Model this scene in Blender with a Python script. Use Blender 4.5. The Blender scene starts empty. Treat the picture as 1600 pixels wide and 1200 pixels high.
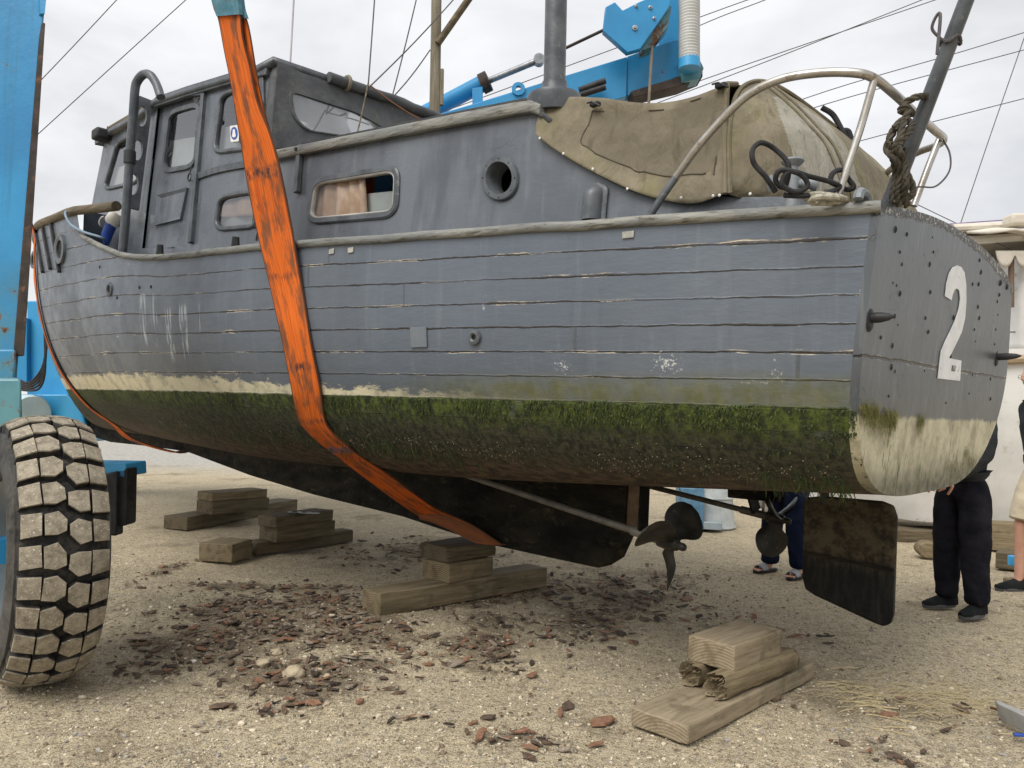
import bpy, bmesh, math, random
import numpy as np
from mathutils import Vector, Matrix, noise as mnoise
from mathutils.geometry import delaunay_2d_cdt, tessellate_polygon

random.seed(7); rng = np.random.default_rng(7)
SC = bpy.context.scene
COL = SC.collection
R = math.radians

# ------------------------------------------------------------------ camera
FPX, CAM_H, PITCH, ROLL = 1209.0, 1.4, R(2.13), R(1.2)
cd = bpy.data.cameras.new("camera"); cam = bpy.data.objects.new("camera", cd); COL.objects.link(cam)
cd.sensor_width = 36.0; cd.lens = FPX / 1600.0 * 36.0
cd.clip_start = 0.05; cd.clip_end = 2000
cF = Vector((0, math.cos(PITCH), math.sin(PITCH))); cU0 = Vector((0, -math.sin(PITCH), math.cos(PITCH))); cR0 = Vector((1, 0, 0))
cR = math.cos(ROLL) * cR0 + math.sin(ROLL) * cU0
cU = -math.sin(ROLL) * cR0 + math.cos(ROLL) * cU0
cam.matrix_world = Matrix(((cR.x, cU.x, -cF.x, 0), (cR.y, cU.y, -cF.y, 0), (cR.z, cU.z, -cF.z, CAM_H), (0, 0, 0, 1)))
SC.camera = cam

# ------------------------------------------------------------------ sky and sun
SC.view_settings.view_transform = 'Standard'; SC.view_settings.look = 'None'
SC.view_settings.gamma = 1.0; SC.view_settings.exposure = 1.05
SUN_EL, SUN_AZ = R(52), R(215)
w = bpy.data.worlds.new("World"); SC.world = w; w.use_nodes = True
wt = w.node_tree; wt.nodes.clear()
_o = wt.nodes.new('ShaderNodeOutputWorld'); _b = wt.nodes.new('ShaderNodeBackground')
_s = wt.nodes.new('ShaderNodeTexSky'); _s.sky_type = 'NISHITA'; _s.sun_disc = False
_s.sun_elevation = SUN_EL; _s.sun_rotation = SUN_AZ; _s.air_density = 1.0; _s.dust_density = 3.0
_tc = wt.nodes.new('ShaderNodeTexCoord'); _mp = wt.nodes.new('ShaderNodeMapping'); _mp.inputs['Scale'].default_value = (1.0, 1.0, 2.6)
_n = wt.nodes.new('ShaderNodeTexNoise'); _n.inputs['Scale'].default_value = 2.3; _n.inputs['Detail'].default_value = 8; _n.inputs['Roughness'].default_value = 0.52
_n.inputs['Distortion'].default_value = 0.25
_r = wt.nodes.new('ShaderNodeValToRGB')
_r.color_ramp.elements[0].position = 0.38; _r.color_ramp.elements[0].color = (0.44, 0.443, 0.452, 1)
_r.color_ramp.elements[1].position = 0.58; _r.color_ramp.elements[1].color = (0.60, 0.60, 0.605, 1)
_m = wt.nodes.new('ShaderNodeMix'); _m.data_type = 'RGBA'; _m.inputs[0].default_value = 0.93
_g = wt.nodes.new('ShaderNodeMix'); _g.data_type = 'RGBA'; _g.blend_type = 'MULTIPLY'; _g.inputs[0].default_value = 1.0; _g.inputs[7].default_value = (8.2, 8.2, 8.2, 1)
wt.links.new(_tc.outputs['Generated'], _mp.inputs['Vector']); wt.links.new(_mp.outputs[0], _n.inputs['Vector'])
wt.links.new(_n.outputs[0], _r.inputs[0]); wt.links.new(_r.outputs[0], _g.inputs[6])
wt.links.new(_s.outputs[0], _m.inputs[6]); wt.links.new(_g.outputs[2], _m.inputs[7])
wt.links.new(_m.outputs[2], _b.inputs[0]); _b.inputs[1].default_value = 0.10
wt.links.new(_b.outputs[0], _o.inputs[0])
sd = bpy.data.lights.new("sun", 'SUN'); sd.energy = 1.5; sd.angle = R(40); sd.color = (1.0, 0.97, 0.92)
sun = bpy.data.objects.new("sun", sd); COL.objects.link(sun)
_d = Vector((math.sin(SUN_AZ) * math.cos(SUN_EL), math.cos(SUN_AZ) * math.cos(SUN_EL), math.sin(SUN_EL)))
sun.rotation_euler = _d.to_track_quat('Z', 'Y').to_euler()

# ------------------------------------------------------------------ pixel rays (1600 x 1200 photo) -> world points
def ray(x, y): return cF + cR * ((x - 800) / FPX) + cU * ((600 - y) / FPX)
def ground(x, y, z=0.0):
    r = ray(x, y); t = (z - CAM_H) / r.z
    return Vector((0, 0, CAM_H)) + r * t
def at(x, y, Y):
    r = ray(x, y); return Vector((0, 0, CAM_H)) + r * (Y / r.y)

# ------------------------------------------------------------------ mesh helpers
class MB:
    def __init__(s): s.v = []; s.f = []; s.uv = None; s.mi = []
    def add(s, vs, fs, mi=0):
        o = len(s.v); s.v += [tuple(v) for v in vs]; s.f += [tuple(i + o for i in f) for f in fs]; s.mi += [mi] * len(fs)
    def box(s, c, size, rot=None, mi=0):
        hx, hy, hz = size[0] / 2, size[1] / 2, size[2] / 2
        vs = [Vector((x, y, z)) for x in (-hx, hx) for y in (-hy, hy) for z in (-hz, hz)]
        if rot is not None: vs = [rot @ v for v in vs]
        vs = [v + Vector(c) for v in vs]
        s.add(vs, [(0, 1, 3, 2), (4, 6, 7, 5), (0, 4, 5, 1), (2, 3, 7, 6), (0, 2, 6, 4), (1, 5, 7, 3)], mi)
    def bar(s, a, b, w, h, up=(0, 0, 1), mi=0):
        a = Vector(a); b = Vector(b); d = b - a; L = d.length; d.normalize(); u = Vector(up)
        side = d.cross(u)
        if side.length < 1e-4: side = d.cross(Vector((1, 0, 0)))
        side.normalize(); u = side.cross(d)
        rot = Matrix((d, side, u)).transposed()
        s.box((a + b) / 2, (L, w, h), rot, mi)
    def tube(s, pts, r, n=10, caps=True, mi=0, flat=1.0, up=None):
        pts = [Vector(p) for p in pts]; k = len(pts)
        rs = r if isinstance(r, (list, tuple)) else [r] * k
        tang = []
        for i in range(k):
            a = pts[max(0, i - 1)]; b = pts[min(k - 1, i + 1)]; tang.append((b - a).normalized())
        u = Vector(up) if up else (Vector((0, 0, 1)) if abs(tang[0].z) < .9 else Vector((1, 0, 0)))
        vs = []; fs = []
        for i in range(k):
            t = tang[i]; u = (u - t * u.dot(t))
            if u.length < 1e-5: u = t.orthogonal()
            u.normalize(); b = t.cross(u)
            for j in range(n):
                an = 2 * math.pi * j / n
                vs.append(pts[i] + (u * math.cos(an) + b * math.sin(an) * flat) * rs[i])
        for i in range(k - 1):
            for j in range(n):
                fs.append((i * n + j, i * n + (j + 1) % n, (i + 1) * n + (j + 1) % n, (i + 1) * n + j))
        if caps: fs.append(tuple(range(n - 1, -1, -1))); fs.append(tuple((k - 1) * n + j for j in range(n)))
        s.add(vs, fs, mi)
    def lathe(s, prof, n=32, M=None, mi=0, closed=False):
        vs = []; fs = []; k = len(prof)
        for i in range(n):
            an = 2 * math.pi * i / n
            for (r, z) in prof:
                v = Vector((r * math.cos(an), r * math.sin(an), z)); vs.append(M @ v if M else v)
        for i in range(n):
            i2 = (i + 1) % n
            for j in range(k - 1 if not closed else k):
                j2 = (j + 1) % k
                fs.append((i * k + j, i2 * k + j, i2 * k + j2, i * k + j2))
        s.add(vs, fs, mi)
    def prism(s, poly, d, mi=0):          # poly: list of Vectors (ring), d: extrusion vector
        n = len(poly); d = Vector(d); a = [Vector(p) for p in poly]; b = [p + d for p in a]
        tris = tessellate_polygon([a])
        fs = [tuple(t) for t in tris] + [tuple(n + i for i in reversed(t)) for t in tris]
        fs += [(i, (i + 1) % n, n + (i + 1) % n, n + i) for i in range(n)]
        s.add(a + b, fs, mi)
    def grid(s, G, wrap=False, mi=0):      # G[i][j] vectors
        m = len(G); n = len(G[0]); vs = [v for row in G for v in row]; fs = []
        for i in range(m - 1):
            for j in range(n - 1): fs.append((i * n + j, i * n + j + 1, (i + 1) * n + j + 1, (i + 1) * n + j))
            if wrap: fs.append((i * n + n - 1, i * n, (i + 1) * n, (i + 1) * n + n - 1))
        s.add(vs, fs, mi)
    def build(s, name, mat=None, parent=None, smooth=True, bevel=0, angle=40, recalc=True, solid=0, subsurf=0):
        me = bpy.data.meshes.new(name); me.from_pydata(s.v, [], s.f)
        mats = mat if isinstance(mat, (list, tuple)) else [mat]
        for m in mats:
            if m: me.materials.append(m)
        if len(mats) > 1: me.polygons.foreach_set('material_index', s.mi)
        if s.uv is not None:
            ul = me.uv_layers.new(name="UVMap"); li = np.empty(len(me.loops), dtype=np.int32); me.loops.foreach_get('vertex_index', li)
            ul.data.foreach_set('uv', np.asarray(s.uv, dtype=np.float32)[li].ravel())
        if recalc:
            bm = bmesh.new(); bm.from_mesh(me); bmesh.ops.recalc_face_normals(bm, faces=bm.faces); bm.to_mesh(me); bm.free()
        me.update()
        o = bpy.data.objects.new(name, me); COL.objects.link(o)
        if parent is not None: o.parent = parent
        if solid:
            md = o.modifiers.new("solid", 'SOLIDIFY'); md.thickness = solid; md.offset = 0
        if bevel:
            md = o.modifiers.new("bevel", 'BEVEL'); md.width = bevel; md.segments = 2; md.limit_method = 'ANGLE'; md.angle_limit = R(35)
        if subsurf:
            md = o.modifiers.new("sub", 'SUBSURF'); md.levels = subsurf; md.render_levels = subsurf
        if smooth:
            me.polygons.foreach_set('use_smooth', [True] * len(me.polygons))
            if angle: 
                try: me.set_sharp_from_angle(angle=R(angle))
                except Exception: pass
        return o

def thing(name, label, cat, loc=(0, 0, 0), rotz=0.0, group=None):
    o = bpy.data.objects.new(name, None); COL.objects.link(o); o.location = loc; o.rotation_euler = (0, 0, rotz); o.empty_display_size = .2
    o['label'] = label; o['category'] = cat
    if group: o['group'] = group
    return o
def tag(o, label, cat, group=None, kind=None):
    o['label'] = label; o['category'] = cat
    if group: o['group'] = group
    if kind: o['kind'] = kind
    return o
def fbm(v, o=4): return mnoise.fractal(Vector(v), 1.0, 2.0, o)
def spline(xs, ys):
    """natural cubic through points -> callable"""
    xs = np.asarray(xs, float); ys = np.asarray(ys, float); n = len(xs)
    # pchip (shape preserving)
    h = np.diff(xs); dl = np.diff(ys) / h; m = np.zeros(n)
    for i in range(1, n - 1):
        if dl[i - 1] * dl[i] > 0:
            w1 = 2 * h[i] + h[i - 1]; w2 = h[i] + 2 * h[i - 1]; m[i] = (w1 + w2) / (w1 / dl[i - 1] + w2 / dl[i])
    m[0] = dl[0]; m[-1] = dl[-1]
    def f(x):
        x = min(max(x, xs[0]), xs[-1]); i = int(min(max(np.searchsorted(xs, x) - 1, 0), n - 2)); t = (x - xs[i]) / h[i]
        return float((1 + 2 * t) * (1 - t) ** 2 * ys[i] + t * (1 - t) ** 2 * h[i] * m[i] + t * t * (3 - 2 * t) * ys[i + 1] + t * t * (t - 1) * h[i] * m[i + 1])
    return f
def catmull(pts, k=8):
    pts = [Vector(p) for p in pts]; P = [pts[0] * 2 - pts[1]] + pts + [pts[-1] * 2 - pts[-2]]; out = []
    for i in range(1, len(P) - 2):
        for j in range(k):
            t = j / k; a, b, c, d = P[i - 1], P[i], P[i + 1], P[i + 2]
            out.append(.5 * ((2 * b) + (c - a) * t + (2 * a - 5 * b + 4 * c - d) * t * t + (3 * b - a - 3 * c + d) * t ** 3))
    out.append(pts[-1]); return out

# ------------------------------------------------------------------ node helpers
class NT:
    def __init__(s, name):
        s.m = bpy.data.materials.new(name); s.m.use_nodes = True; s.t = s.m.node_tree; s.t.nodes.clear()
        s.out = s.t.nodes.new('ShaderNodeOutputMaterial'); s.b = s.t.nodes.new('ShaderNodeBsdfPrincipled')
        s.t.links.new(s.b.outputs[0], s.out.inputs[0]); s._tc = None
    def set(s, inp, v):
        if isinstance(v, bpy.types.NodeSocket): s.t.links.new(v, inp)
        else:
            if inp.type == 'RGBA' and len(v) == 3: v = (*v, 1)
            inp.default_value = v
    def P(s, **kw):
        for k, v in kw.items(): s.set(s.b.inputs[k.replace('_', ' ')], v)
        return s.m
    def tc(s, which='Object'):
        if s._tc is None: s._tc = s.t.nodes.new('ShaderNodeTexCoord')
        return s._tc.outputs[which]
    def map(s, vec, scale=(1, 1, 1), loc=(0, 0, 0), rot=(0, 0, 0)):
        n = s.t.nodes.new('ShaderNodeMapping'); s.t.links.new(vec, n.inputs[0]); n.inputs['Scale'].default_value = scale; n.inputs['Location'].default_value = loc; n.inputs['Rotation'].default_value = rot
        return n.outputs[0]
    def noise(s, vec, scale, detail=4, rough=.55, dist=0.0, out=0):
        n = s.t.nodes.new('ShaderNodeTexNoise'); s.t.links.new(vec, n.inputs['Vector']); n.inputs['Scale'].default_value = scale
        n.inputs['Detail'].default_value = detail; n.inputs['Roughness'].default_value = rough; n.inputs['Distortion'].default_value = dist
        return n.outputs[out]
    def vor(s, vec, scale, out='Distance', feature='F1', rand=1.0):
        n = s.t.nodes.new('ShaderNodeTexVoronoi'); n.feature = feature; s.t.links.new(vec, n.inputs['Vector']); n.inputs['Scale'].default_value = scale; n.inputs['Randomness'].default_value = rand
        return n.outputs[out]
    def ramp(s, fac, stops, interp='LINEAR'):
        n = s.t.nodes.new('ShaderNodeValToRGB'); s.t.links.new(fac, n.inputs[0]); e = n.color_ramp; e.interpolation = interp
        while len(e.elements) > 1: e.elements.remove(e.elements[-1])
        for i, (p, c) in enumerate(stops):
            if not isinstance(c, (tuple, list)): c = (c, c, c)
            el = e.elements[0] if i == 0 else e.elements.new(p)
            el.position = p; el.color = (*c[:3], 1)
        return n.outputs[0]
    def mix(s, fac, a, b, blend='MIX'):
        n = s.t.nodes.new('ShaderNodeMix'); n.data_type = 'RGBA'; n.blend_type = blend; n.clamp_factor = True
        s.set(n.inputs[0], fac); s.set(n.inputs[6], a); s.set(n.inputs[7], b); return n.outputs[2]
    def math(s, op, a, b=0.0, c=0.0, clamp=False):
        n = s.t.nodes.new('ShaderNodeMath'); n.operation = op; n.use_clamp = clamp
        s.set(n.inputs[0], a); s.set(n.inputs[1], b); s.set(n.inputs[2], c); return n.outputs[0]
    def mr(s, v, a, b, c=0.0, d=1.0, smooth=True):
        n = s.t.nodes.new('ShaderNodeMapRange'); n.interpolation_type = 'SMOOTHSTEP' if smooth else 'LINEAR'; n.clamp = True
        s.set(n.inputs[0], v)
        for i, q in enumerate((a, b, c, d)): s.set(n.inputs[i + 1], q)
        return n.outputs[0]
    def sep(s, vec):
        n = s.t.nodes.new('ShaderNodeSeparateXYZ'); s.t.links.new(vec, n.inputs[0]); return n.outputs[0], n.outputs[1], n.outputs[2]
    def comb(s, x, y, z):
        n = s.t.nodes.new('ShaderNodeCombineXYZ')
        for i, q in enumerate((x, y, z)): s.set(n.inputs[i], q)
        return n.outputs[0]
    def attr(s, name, out='Fac'):
        n = s.t.nodes.new('ShaderNodeAttribute'); n.attribute_name = name; return n.outputs[out]
    def rnd(s):
        n = s.t.nodes.new('ShaderNodeObjectInfo'); return n.outputs['Random']
    def bump(s, h, strength=.5, dist=.01, normal=None):
        n = s.t.nodes.new('ShaderNodeBump'); n.inputs['Strength'].default_value = strength; n.inputs['Distance'].default_value = dist
        s.t.links.new(h, n.inputs['Height'])
        if normal is not None: s.t.links.new(normal, n.inputs['Normal'])
        s.t.links.new(n.outputs[0], s.b.inputs['Normal']); return n.outputs[0]

def simple(name, c1, c2=None, rough=.5, metal=0.0, scale=6, bump=0.0, bscale=40, bdist=.004, spec=.4, stretch=(1, 1, 1), dirt=None, dirt_amt=.35, coat=0):
    q = NT(name); v = q.map(q.tc(), scale=stretch)
    col = c1
    if c2 is not None: col = q.mix(q.mr(q.noise(v, scale, 5, .6), .35, .65), c1, c2)
    if dirt is not None:
        d = q.mr(q.noise(v, scale * 2.7, 7, .68, .4), .62 - dirt_amt * .3, .72)
        col = q.mix(d, col, dirt)
    rr = q.mr(q.noise(v, scale * 1.7, 4, .6), .3, .7, max(0, rough - .1), min(1, rough + .12))
    q.P(Base_Color=col, Roughness=rr, Metallic=metal); q.b.inputs['Specular IOR Level'].default_value = spec
    if coat: q.b.inputs['Coat Weight'].default_value = coat
    if bump: q.bump(q.noise(v, bscale, 5, .6), bump, bdist)
    return q.m
# ================================================================== BOAT: frame (x forward, y port, z up)
PROP_A, PROP_B = 160, 20
BC = Vector((2.1262, 3.6746, 0)); BANG = R(137)
BA = Vector((math.cos(BANG), math.sin(BANG), 0)); BP = Vector((-BA.y, BA.x, 0))
def tol(P): v = Vector(P) - BC; return Vector((v.dot(BA), v.dot(BP), P[2]))
def rayl(x, y): r = ray(x, y); return Vector((r.dot(BA), r.dot(BP), r.z))
OL = tol(Vector((0, 0, CAM_H)))
def hit(x, y, fn, t0=1.5, t1=12.0):
    """first crossing of a pixel ray with the port surface p = fn(s, z)"""
    r = rayl(x, y); prev = None; n = 240
    for i in range(n + 1):
        t = t0 + (t1 - t0) * i / n; P = OL + r * t; g = P.y - fn(P.x, P.z)
        if prev is not None and g <= 0 < prev[1]:
            a, b = prev[0], t
            for _ in range(30):
                m = (a + b) / 2; Q = OL + r * m
                if Q.y - fn(Q.x, Q.z) > 0: a = m
                else: b = m
            return OL + r * b
        prev = (t, g)
    # grazing: closest
    best = min((abs((OL + r * (t0 + (t1 - t0) * i / n)).y - fn((OL + r * (t0 + (t1 - t0) * i / n)).x, 0)), i) for i in range(n + 1))
    return OL + r * (t0 + (t1 - t0) * best[1] / n)
def onp(x, y, p):                       # on the plane at port offset p
    r = rayl(x, y); return OL + r * ((p - OL.y) / r.y)
def onz(x, y, z):
    r = rayl(x, y); return OL + r * ((z - OL.z) / r.z)
def ons(x, y, s):
    r = rayl(x, y); return OL + r * ((s - OL.x) / r.x)
RAKE = 0.13
def ontr(x, y, off=0.0):                # on the raked transom plane
    r = rayl(x, y); t = (RAKE * (2.2 - OL.z) - off - OL.x) / (r.x + RAKE * r.z); return OL + r * t

bsh = spline([-1, 0, 1, 2, 3, 4, 5, 6, 7, 8, 9, 10, 11, 11.8, 12.3, 12.5], [.93, 1.15, 1.345, 1.5, 1.61, 1.69, 1.75, 1.79, 1.79, 1.69, 1.46, 1.16, .78, .42, .15, .02])
zrb = spline([0, 1.5, 3, 5, 7, 8.2, 9.5, 10.5, 11.1, 11.6, 12.0, 12.3, 12.45, 12.5], [1.063, 1.0, .95, .93, .97, 1.01, 1.03, 1.05, 1.12, 1.35, 1.8, 2.5, 3.2, 3.65])
nsh = spline([0, 2, 4, 6, 8, 9.5, 11, 12.5], [4.0, 3.7, 3.2, 2.7, 2.4, 2.2, 1.9, 1.3])
# sheer heights read off the picture on the deck-edge surface
_sp = []
for (px, py) in [(1373, 325), (1200, 335), (1042, 345), (900, 354), (759, 363), (650, 371), (462, 383), (406, 387), (262, 402), (200, 401)]:
    P = hit(px, py, lambda s, z: bsh(s)); _sp.append((P.x, P.z))
_sp.sort(); _sp[0] = (0.0, _sp[0][1])
zdk = spline([a for a, _ in _sp] + [7.5, 9.5, 12.5], [b for _, b in _sp] + [_sp[-1][1] + .12, _sp[-1][1] + .3, _sp[-1][1] + .5])
_bp = []
for (px, py) in [(168, 390), (146, 379), (126, 364), (119, 331), (90, 342), (60, 355)]:
    P = hit(px, py, lambda s, z: bsh(s)); _bp.append((P.x, P.z))
print('sheer', [(round(a, 2), round(b, 2)) for a, b in _sp]); print('bulwark', [(round(a, 2), round(b, 2)) for a, b in _bp])
_S0 = _sp[-1][0]
ztop_pts = _sp + [q for q in _bp if q[0] > _S0 + .1]
ztop_pts = [ztop_pts[0]] + [b for a, b in zip(ztop_pts, ztop_pts[1:]) if b[0] > a[0] + .05]
ztop_pts += [(9.6, 3.32), (10.8, 3.48), (12.5, 3.65)]
ztop = spline([a for a, _ in ztop_pts], [b for _, b in ztop_pts])
print('top', [(round(a, 2), round(b, 2)) for a, b in ztop_pts])
def hullp(s, z):
    """half breadth of the hull at (s,z)"""
    zt = ztop(s); zr = zrb(s); n = nsh(s)
    if z >= zt: return bsh(s)
    if z <= zr: return 0.0
    f = (zt - z) / (zt - zr); return bsh(s) * max(0.0, 1 - f ** n) ** (1 / n)
def stern_shift(s, z): return RAKE * (2.2 - z) * max(0.0, 1 - s / 2.5)
def stbd_k(s, z):
    zt = ztop(s); zr = zrb(s); f = (zt - z) / max(1e-6, zt - zr); return 1 + .19 * math.sin(math.pi * min(1, max(0, f)) ** 1.15) * max(0, 1 - s / 4)
_wl = []
for (px, py) in [(1325, 640), (1150, 634), (850, 622), (500, 618), (300, 612)]:
    P = hit(px, py, hullp); _wl.append((P.x, P.z))
print('waterline', [(round(a, 2), round(b, 2)) for a, b in _wl])
_A = np.polyfit([a for a, _ in _wl], [b for _, b in _wl], 1); WLK, WL0 = float(_A[0]), float(_A[1])
print('WL', WLK, WL0)
def zwl(s): return WL0 + WLK * s

# ------------------------------------------------------------------ boat materials
def hull_material():
    q = NT('grey_hull_paint'); uv = q.tc('UV'); ob = q.tc('Object')
    u, v, _ = q.sep(uv); ox, oy, oz = q.sep(ob)
    zrel = q.math('SUBTRACT', oz, q.math('MULTIPLY_ADD', ox, WLK, WL0))
    uvs = q.comb(u, v, 0.0)
    # paint
    big = q.noise(ob, 1.1, 5, .6); fine = q.noise(ob, 26, 5, .65)
    col = q.mix(q.mr(big, .35, .65), (.098, .118, .148), (.128, .149, .178))
    dr = q.noise(q.map(ob, scale=(9, 9, .55)), 2.2, 6, .65)                      # washed down streaks
    col = q.mix(q.math('MULTIPLY', q.mr(dr, .52, .76), .18), col, (.27, .30, .33))
    dr2 = q.noise(q.map(ob, scale=(5, 5, .5), loc=(7, 3, 0)), 2.4, 5, .6)
    col = q.mix(q.math('MULTIPLY', q.mr(dr2, .55, .78), .35), col, (.07, .08, .09))
    col = q.mix(q.math('MULTIPLY', q.mr(q.noise(q.map(ob, scale=(.9, .9, .25), loc=(2, 0, 0)), 1.3, 3, .5), .45, .65), .35), col, (.075, .085, .10))
    # per-plank tone
    pl = q.math('FLOOR', v); wn = q.t.nodes.new('ShaderNodeTexWhiteNoise'); wn.noise_dimensions = '1D'; q.t.links.new(pl, wn.inputs['W'])
    col = q.mix(q.math('MULTIPLY', wn.outputs[0], .22), col, (.11, .125, .14))
    # seams
    wob = q.math('MULTIPLY', q.math('SUBTRACT', q.noise(q.comb(u, q.math('MULTIPLY', v, .4), 0.0), 5.0, 6, .68), .5), .22)
    vv = q.math('ADD', v, wob); fr = q.math('FRACT', vv); d = q.math('MINIMUM', fr, q.math('SUBTRACT', 1.0, fr))
    sn = q.noise(q.comb(q.math('MULTIPLY', u, 1.0), q.math('MULTIPLY', v, .55), 3.0), 1.7, 6, .62)
    wid = q.mr(sn, .36, .72, .006, .075, False)
    crack = q.math('SUBTRACT', 1.0, q.mr(d, q.math('MULTIPLY', wid, .45), q.math('MULTIPLY', wid, 1.0)))
    faint = q.math('SUBTRACT', 1.0, q.mr(d, .012, .05))
    wood_n = q.noise(q.comb(q.math('MULTIPLY', u, 1.0), q.math('MULTIPLY', v, .7), 9.0), 2.6, 7, .7)
    flake = q.math('MULTIPLY', q.math('SUBTRACT', 1.0, q.mr(d, q.math('MULTIPLY', wid, 1.1), q.math('MULTIPLY', wid, 1.9))), q.mr(wood_n, .53, .60))
    above = q.mr(zrel, .03, .10)
    col = q.mix(q.math('MULTIPLY', faint, .45), col, (.055, .06, .065))
    col = q.mix(q.math('MULTIPLY', flake, above), col, (.50, .44, .35))
    col = q.mix(crack, col, (.035, .03, .026))
    # butt joints of planks
    pr = q.math('MULTIPLY', wn.outputs[0], 3.1); fu = q.math('FRACT', q.math('ADD', q.math('MULTIPLY', u, .17), pr)); db = q.math('ABSOLUTE', q.math('SUBTRACT', fu, .5))
    butt = q.math('MULTIPLY', q.math('SUBTRACT', 1.0, q.mr(db, .0006, .0016)), .45)
    col = q.mix(butt, col, (.05, .05, .05))
    # little chips
    chips = q.math('MULTIPLY', q.mr(q.noise(ob, 34, 3, .6), .755, .775), q.mr(q.noise(ob, 2.1, 3, .6), .42, .55))
    col = q.mix(q.math('MULTIPLY', chips, above), col, (.55, .52, .46))
    # paint worn off in patches: (s, z, half sizes)
    for (px, py, rs, rz, amp) in [(1040, 568, .13, .085, 1.0), (878, 572, .09, .06, .8), (1210, 585, .05, .06, .7), (183, 525, .14, .035, 1.0), (370, 582, .07, .045, 1.0), (1180, 597, .22, .02, .5), (1345, 470, .03, .11, 1.0), (755, 478, .015, .06, .8)]:
        P = hit(px, py, hullp)
        g = q.math('POWER', q.math('DIVIDE', q.math('SUBTRACT', ox, P.x), rs), 2.0); h = q.math('POWER', q.math('DIVIDE', q.math('SUBTRACT', oz, P.z), rz), 2.0)
        m = q.math('SUBTRACT', 1.25, q.math('SQRT', q.math('ADD', g, h)))
        m = q.math('MULTIPLY', q.mr(q.math('ADD', q.math('MULTIPLY', m, .24), q.math('MULTIPLY', q.noise(q.map(ob, scale=(1, 1, 1.5)), 58, 5, .8), 1.15)), .855, .915), amp)
        col = q.mix(m, col, (.60, .60, .58) if px > 600 else (.62, .54, .38))
    # pale drips under the two small holes
    for (px, py, hw) in [(222, 460, .05), (240, 458, .05), (262, 480, .05), (285, 476, .06), (312, 470, .02)]:
        P = hit(px, py, hullp)
        g = q.math('ABSOLUTE', q.math('DIVIDE', q.math('SUBTRACT', ox, P.x), hw))
        st = q.mr(q.noise(q.map(ob, scale=(38, 38, .8)), 1.0, 3, .6), .50, .62)
        m = q.math('MULTIPLY', q.math('MULTIPLY', q.math('SUBTRACT', 1.0, q.mr(g, .6, 1.3)), st), q.math('MULTIPLY', q.mr(oz, P.z - .45, P.z - .3), q.math('SUBTRACT', 1.0, q.mr(oz, P.z - .04, P.z + .02))))
        col = q.mix(q.math('MULTIPLY', m, .75), col, (.48, .51, .53))
    # boot top: cream forward, olive slime aft, ragged
    rag = q.math('MULTIPLY', q.math('SUBTRACT', q.noise(q.map(ob, scale=(.7, .7, 1.6)), 11, 8, .74), .5), .20)
    ragv = q.math('MULTIPLY', q.math('SUBTRACT', q.noise(q.map(ob, scale=(8, 8, .9)), 4.0, 6, .7), .5), .30)
    zz = q.math('ADD', zrel, rag)
    fwd = q.mr(ox, 1.3, 2.9)
    crm_h = q.math('MULTIPLY_ADD', q.mr(ox, 2.0, 6.0), .105, .03)
    cream = q.math('MULTIPLY', fwd, q.math('SUBTRACT', 1.0, q.mr(q.math('SUBTRACT', zz, crm_h), -.012, .012)))
    ccol = q.mix(q.mr(q.noise(ob, 9, 6, .7), .45, .68), (.66, .60, .42), (.36, .34, .25))
    col = q.mix(cream, col, ccol)
    ol = q.math('MULTIPLY', q.math('SUBTRACT', 1.0, fwd), q.math('SUBTRACT', 1.0, q.mr(q.math('MULTIPLY_ADD', rag, .6, zrel), .05, .16)))
    col = q.mix(q.math('MULTIPLY', ol, q.mr(q.noise(q.map(ob, scale=(3, 3, 1.6)), 5, 8, .74), .34, .64, .40, .85)), col, q.mix(q.mr(q.noise(ob, 14, 6, .7), .4, .65), (.105, .105, .025), (.15, .15, .075)))
    # weed below the waterline
    zg = q.math('MULTIPLY_ADD', rag, .22, zrel)
    below = q.math('SUBTRACT', 1.0, q.mr(zg, -.006, .010))
    green = q.mix(q.mr(q.noise(q.map(ob, scale=(1, 1, .6)), 26, 8, .76), .40, .62), (.014, .022, .006), (.085, .115, .016))
    dk = q.mix(q.mr(q.noise(q.map(ob, scale=(7, 7, 1)), 5, 7, .7), .38, .62), (.012, .014, .008), (.060, .058, .034))
    depth = q.mr(q.math('ADD', zrel, ragv), -.20, -.03)
    wc = q.mix(depth, dk, green)
    patch = q.mr(q.noise(ob, 3.4, 6, .66), .60, .68)
    wc = q.mix(q.math('MULTIPLY', patch, .75), wc, (.10, .105, .085))
    brown = q.mix(q.mr(q.noise(q.map(ob, scale=(2, 2, 3)), 7, 7, .7), .4, .62), (.022, .014, .008), (.105, .068, .040))
    bl = q.math('SUBTRACT', 1.0, q.mr(q.math('ADD', zrel, q.math('MULTIPLY', ragv, .7)), -.42, -.24))
    wc = q.mix(bl, wc, brown)
    fw2 = q.math('MULTIPLY', q.mr(ox, 5.0, 8.0), q.math('SUBTRACT', 1.0, q.mr(q.math('ADD', zrel, ragv), -.42, -.25)))
    wc = q.mix(q.math('MULTIPLY', fw2, .7), wc, q.mix(q.mr(q.noise(ob, 8, 6, .7), .4, .6), (.14, .115, .085), (.06, .05, .038)))
    col = q.mix(below, col, wc)
    rough = q.mix(below, q.mr(q.noise(ob, 7, 5, .6), .3, .7, .30, .50), (.85, .85, .85))
    q.P(Base_Color=col, Roughness=rough); q.b.inputs['Specular IOR Level'].default_value = .45
    h = q.math('MULTIPLY', crack, -1.0); h = q.math('SUBTRACT', h, q.math('MULTIPLY', faint, .35)); h = q.math('SUBTRACT', h, butt)
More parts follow.
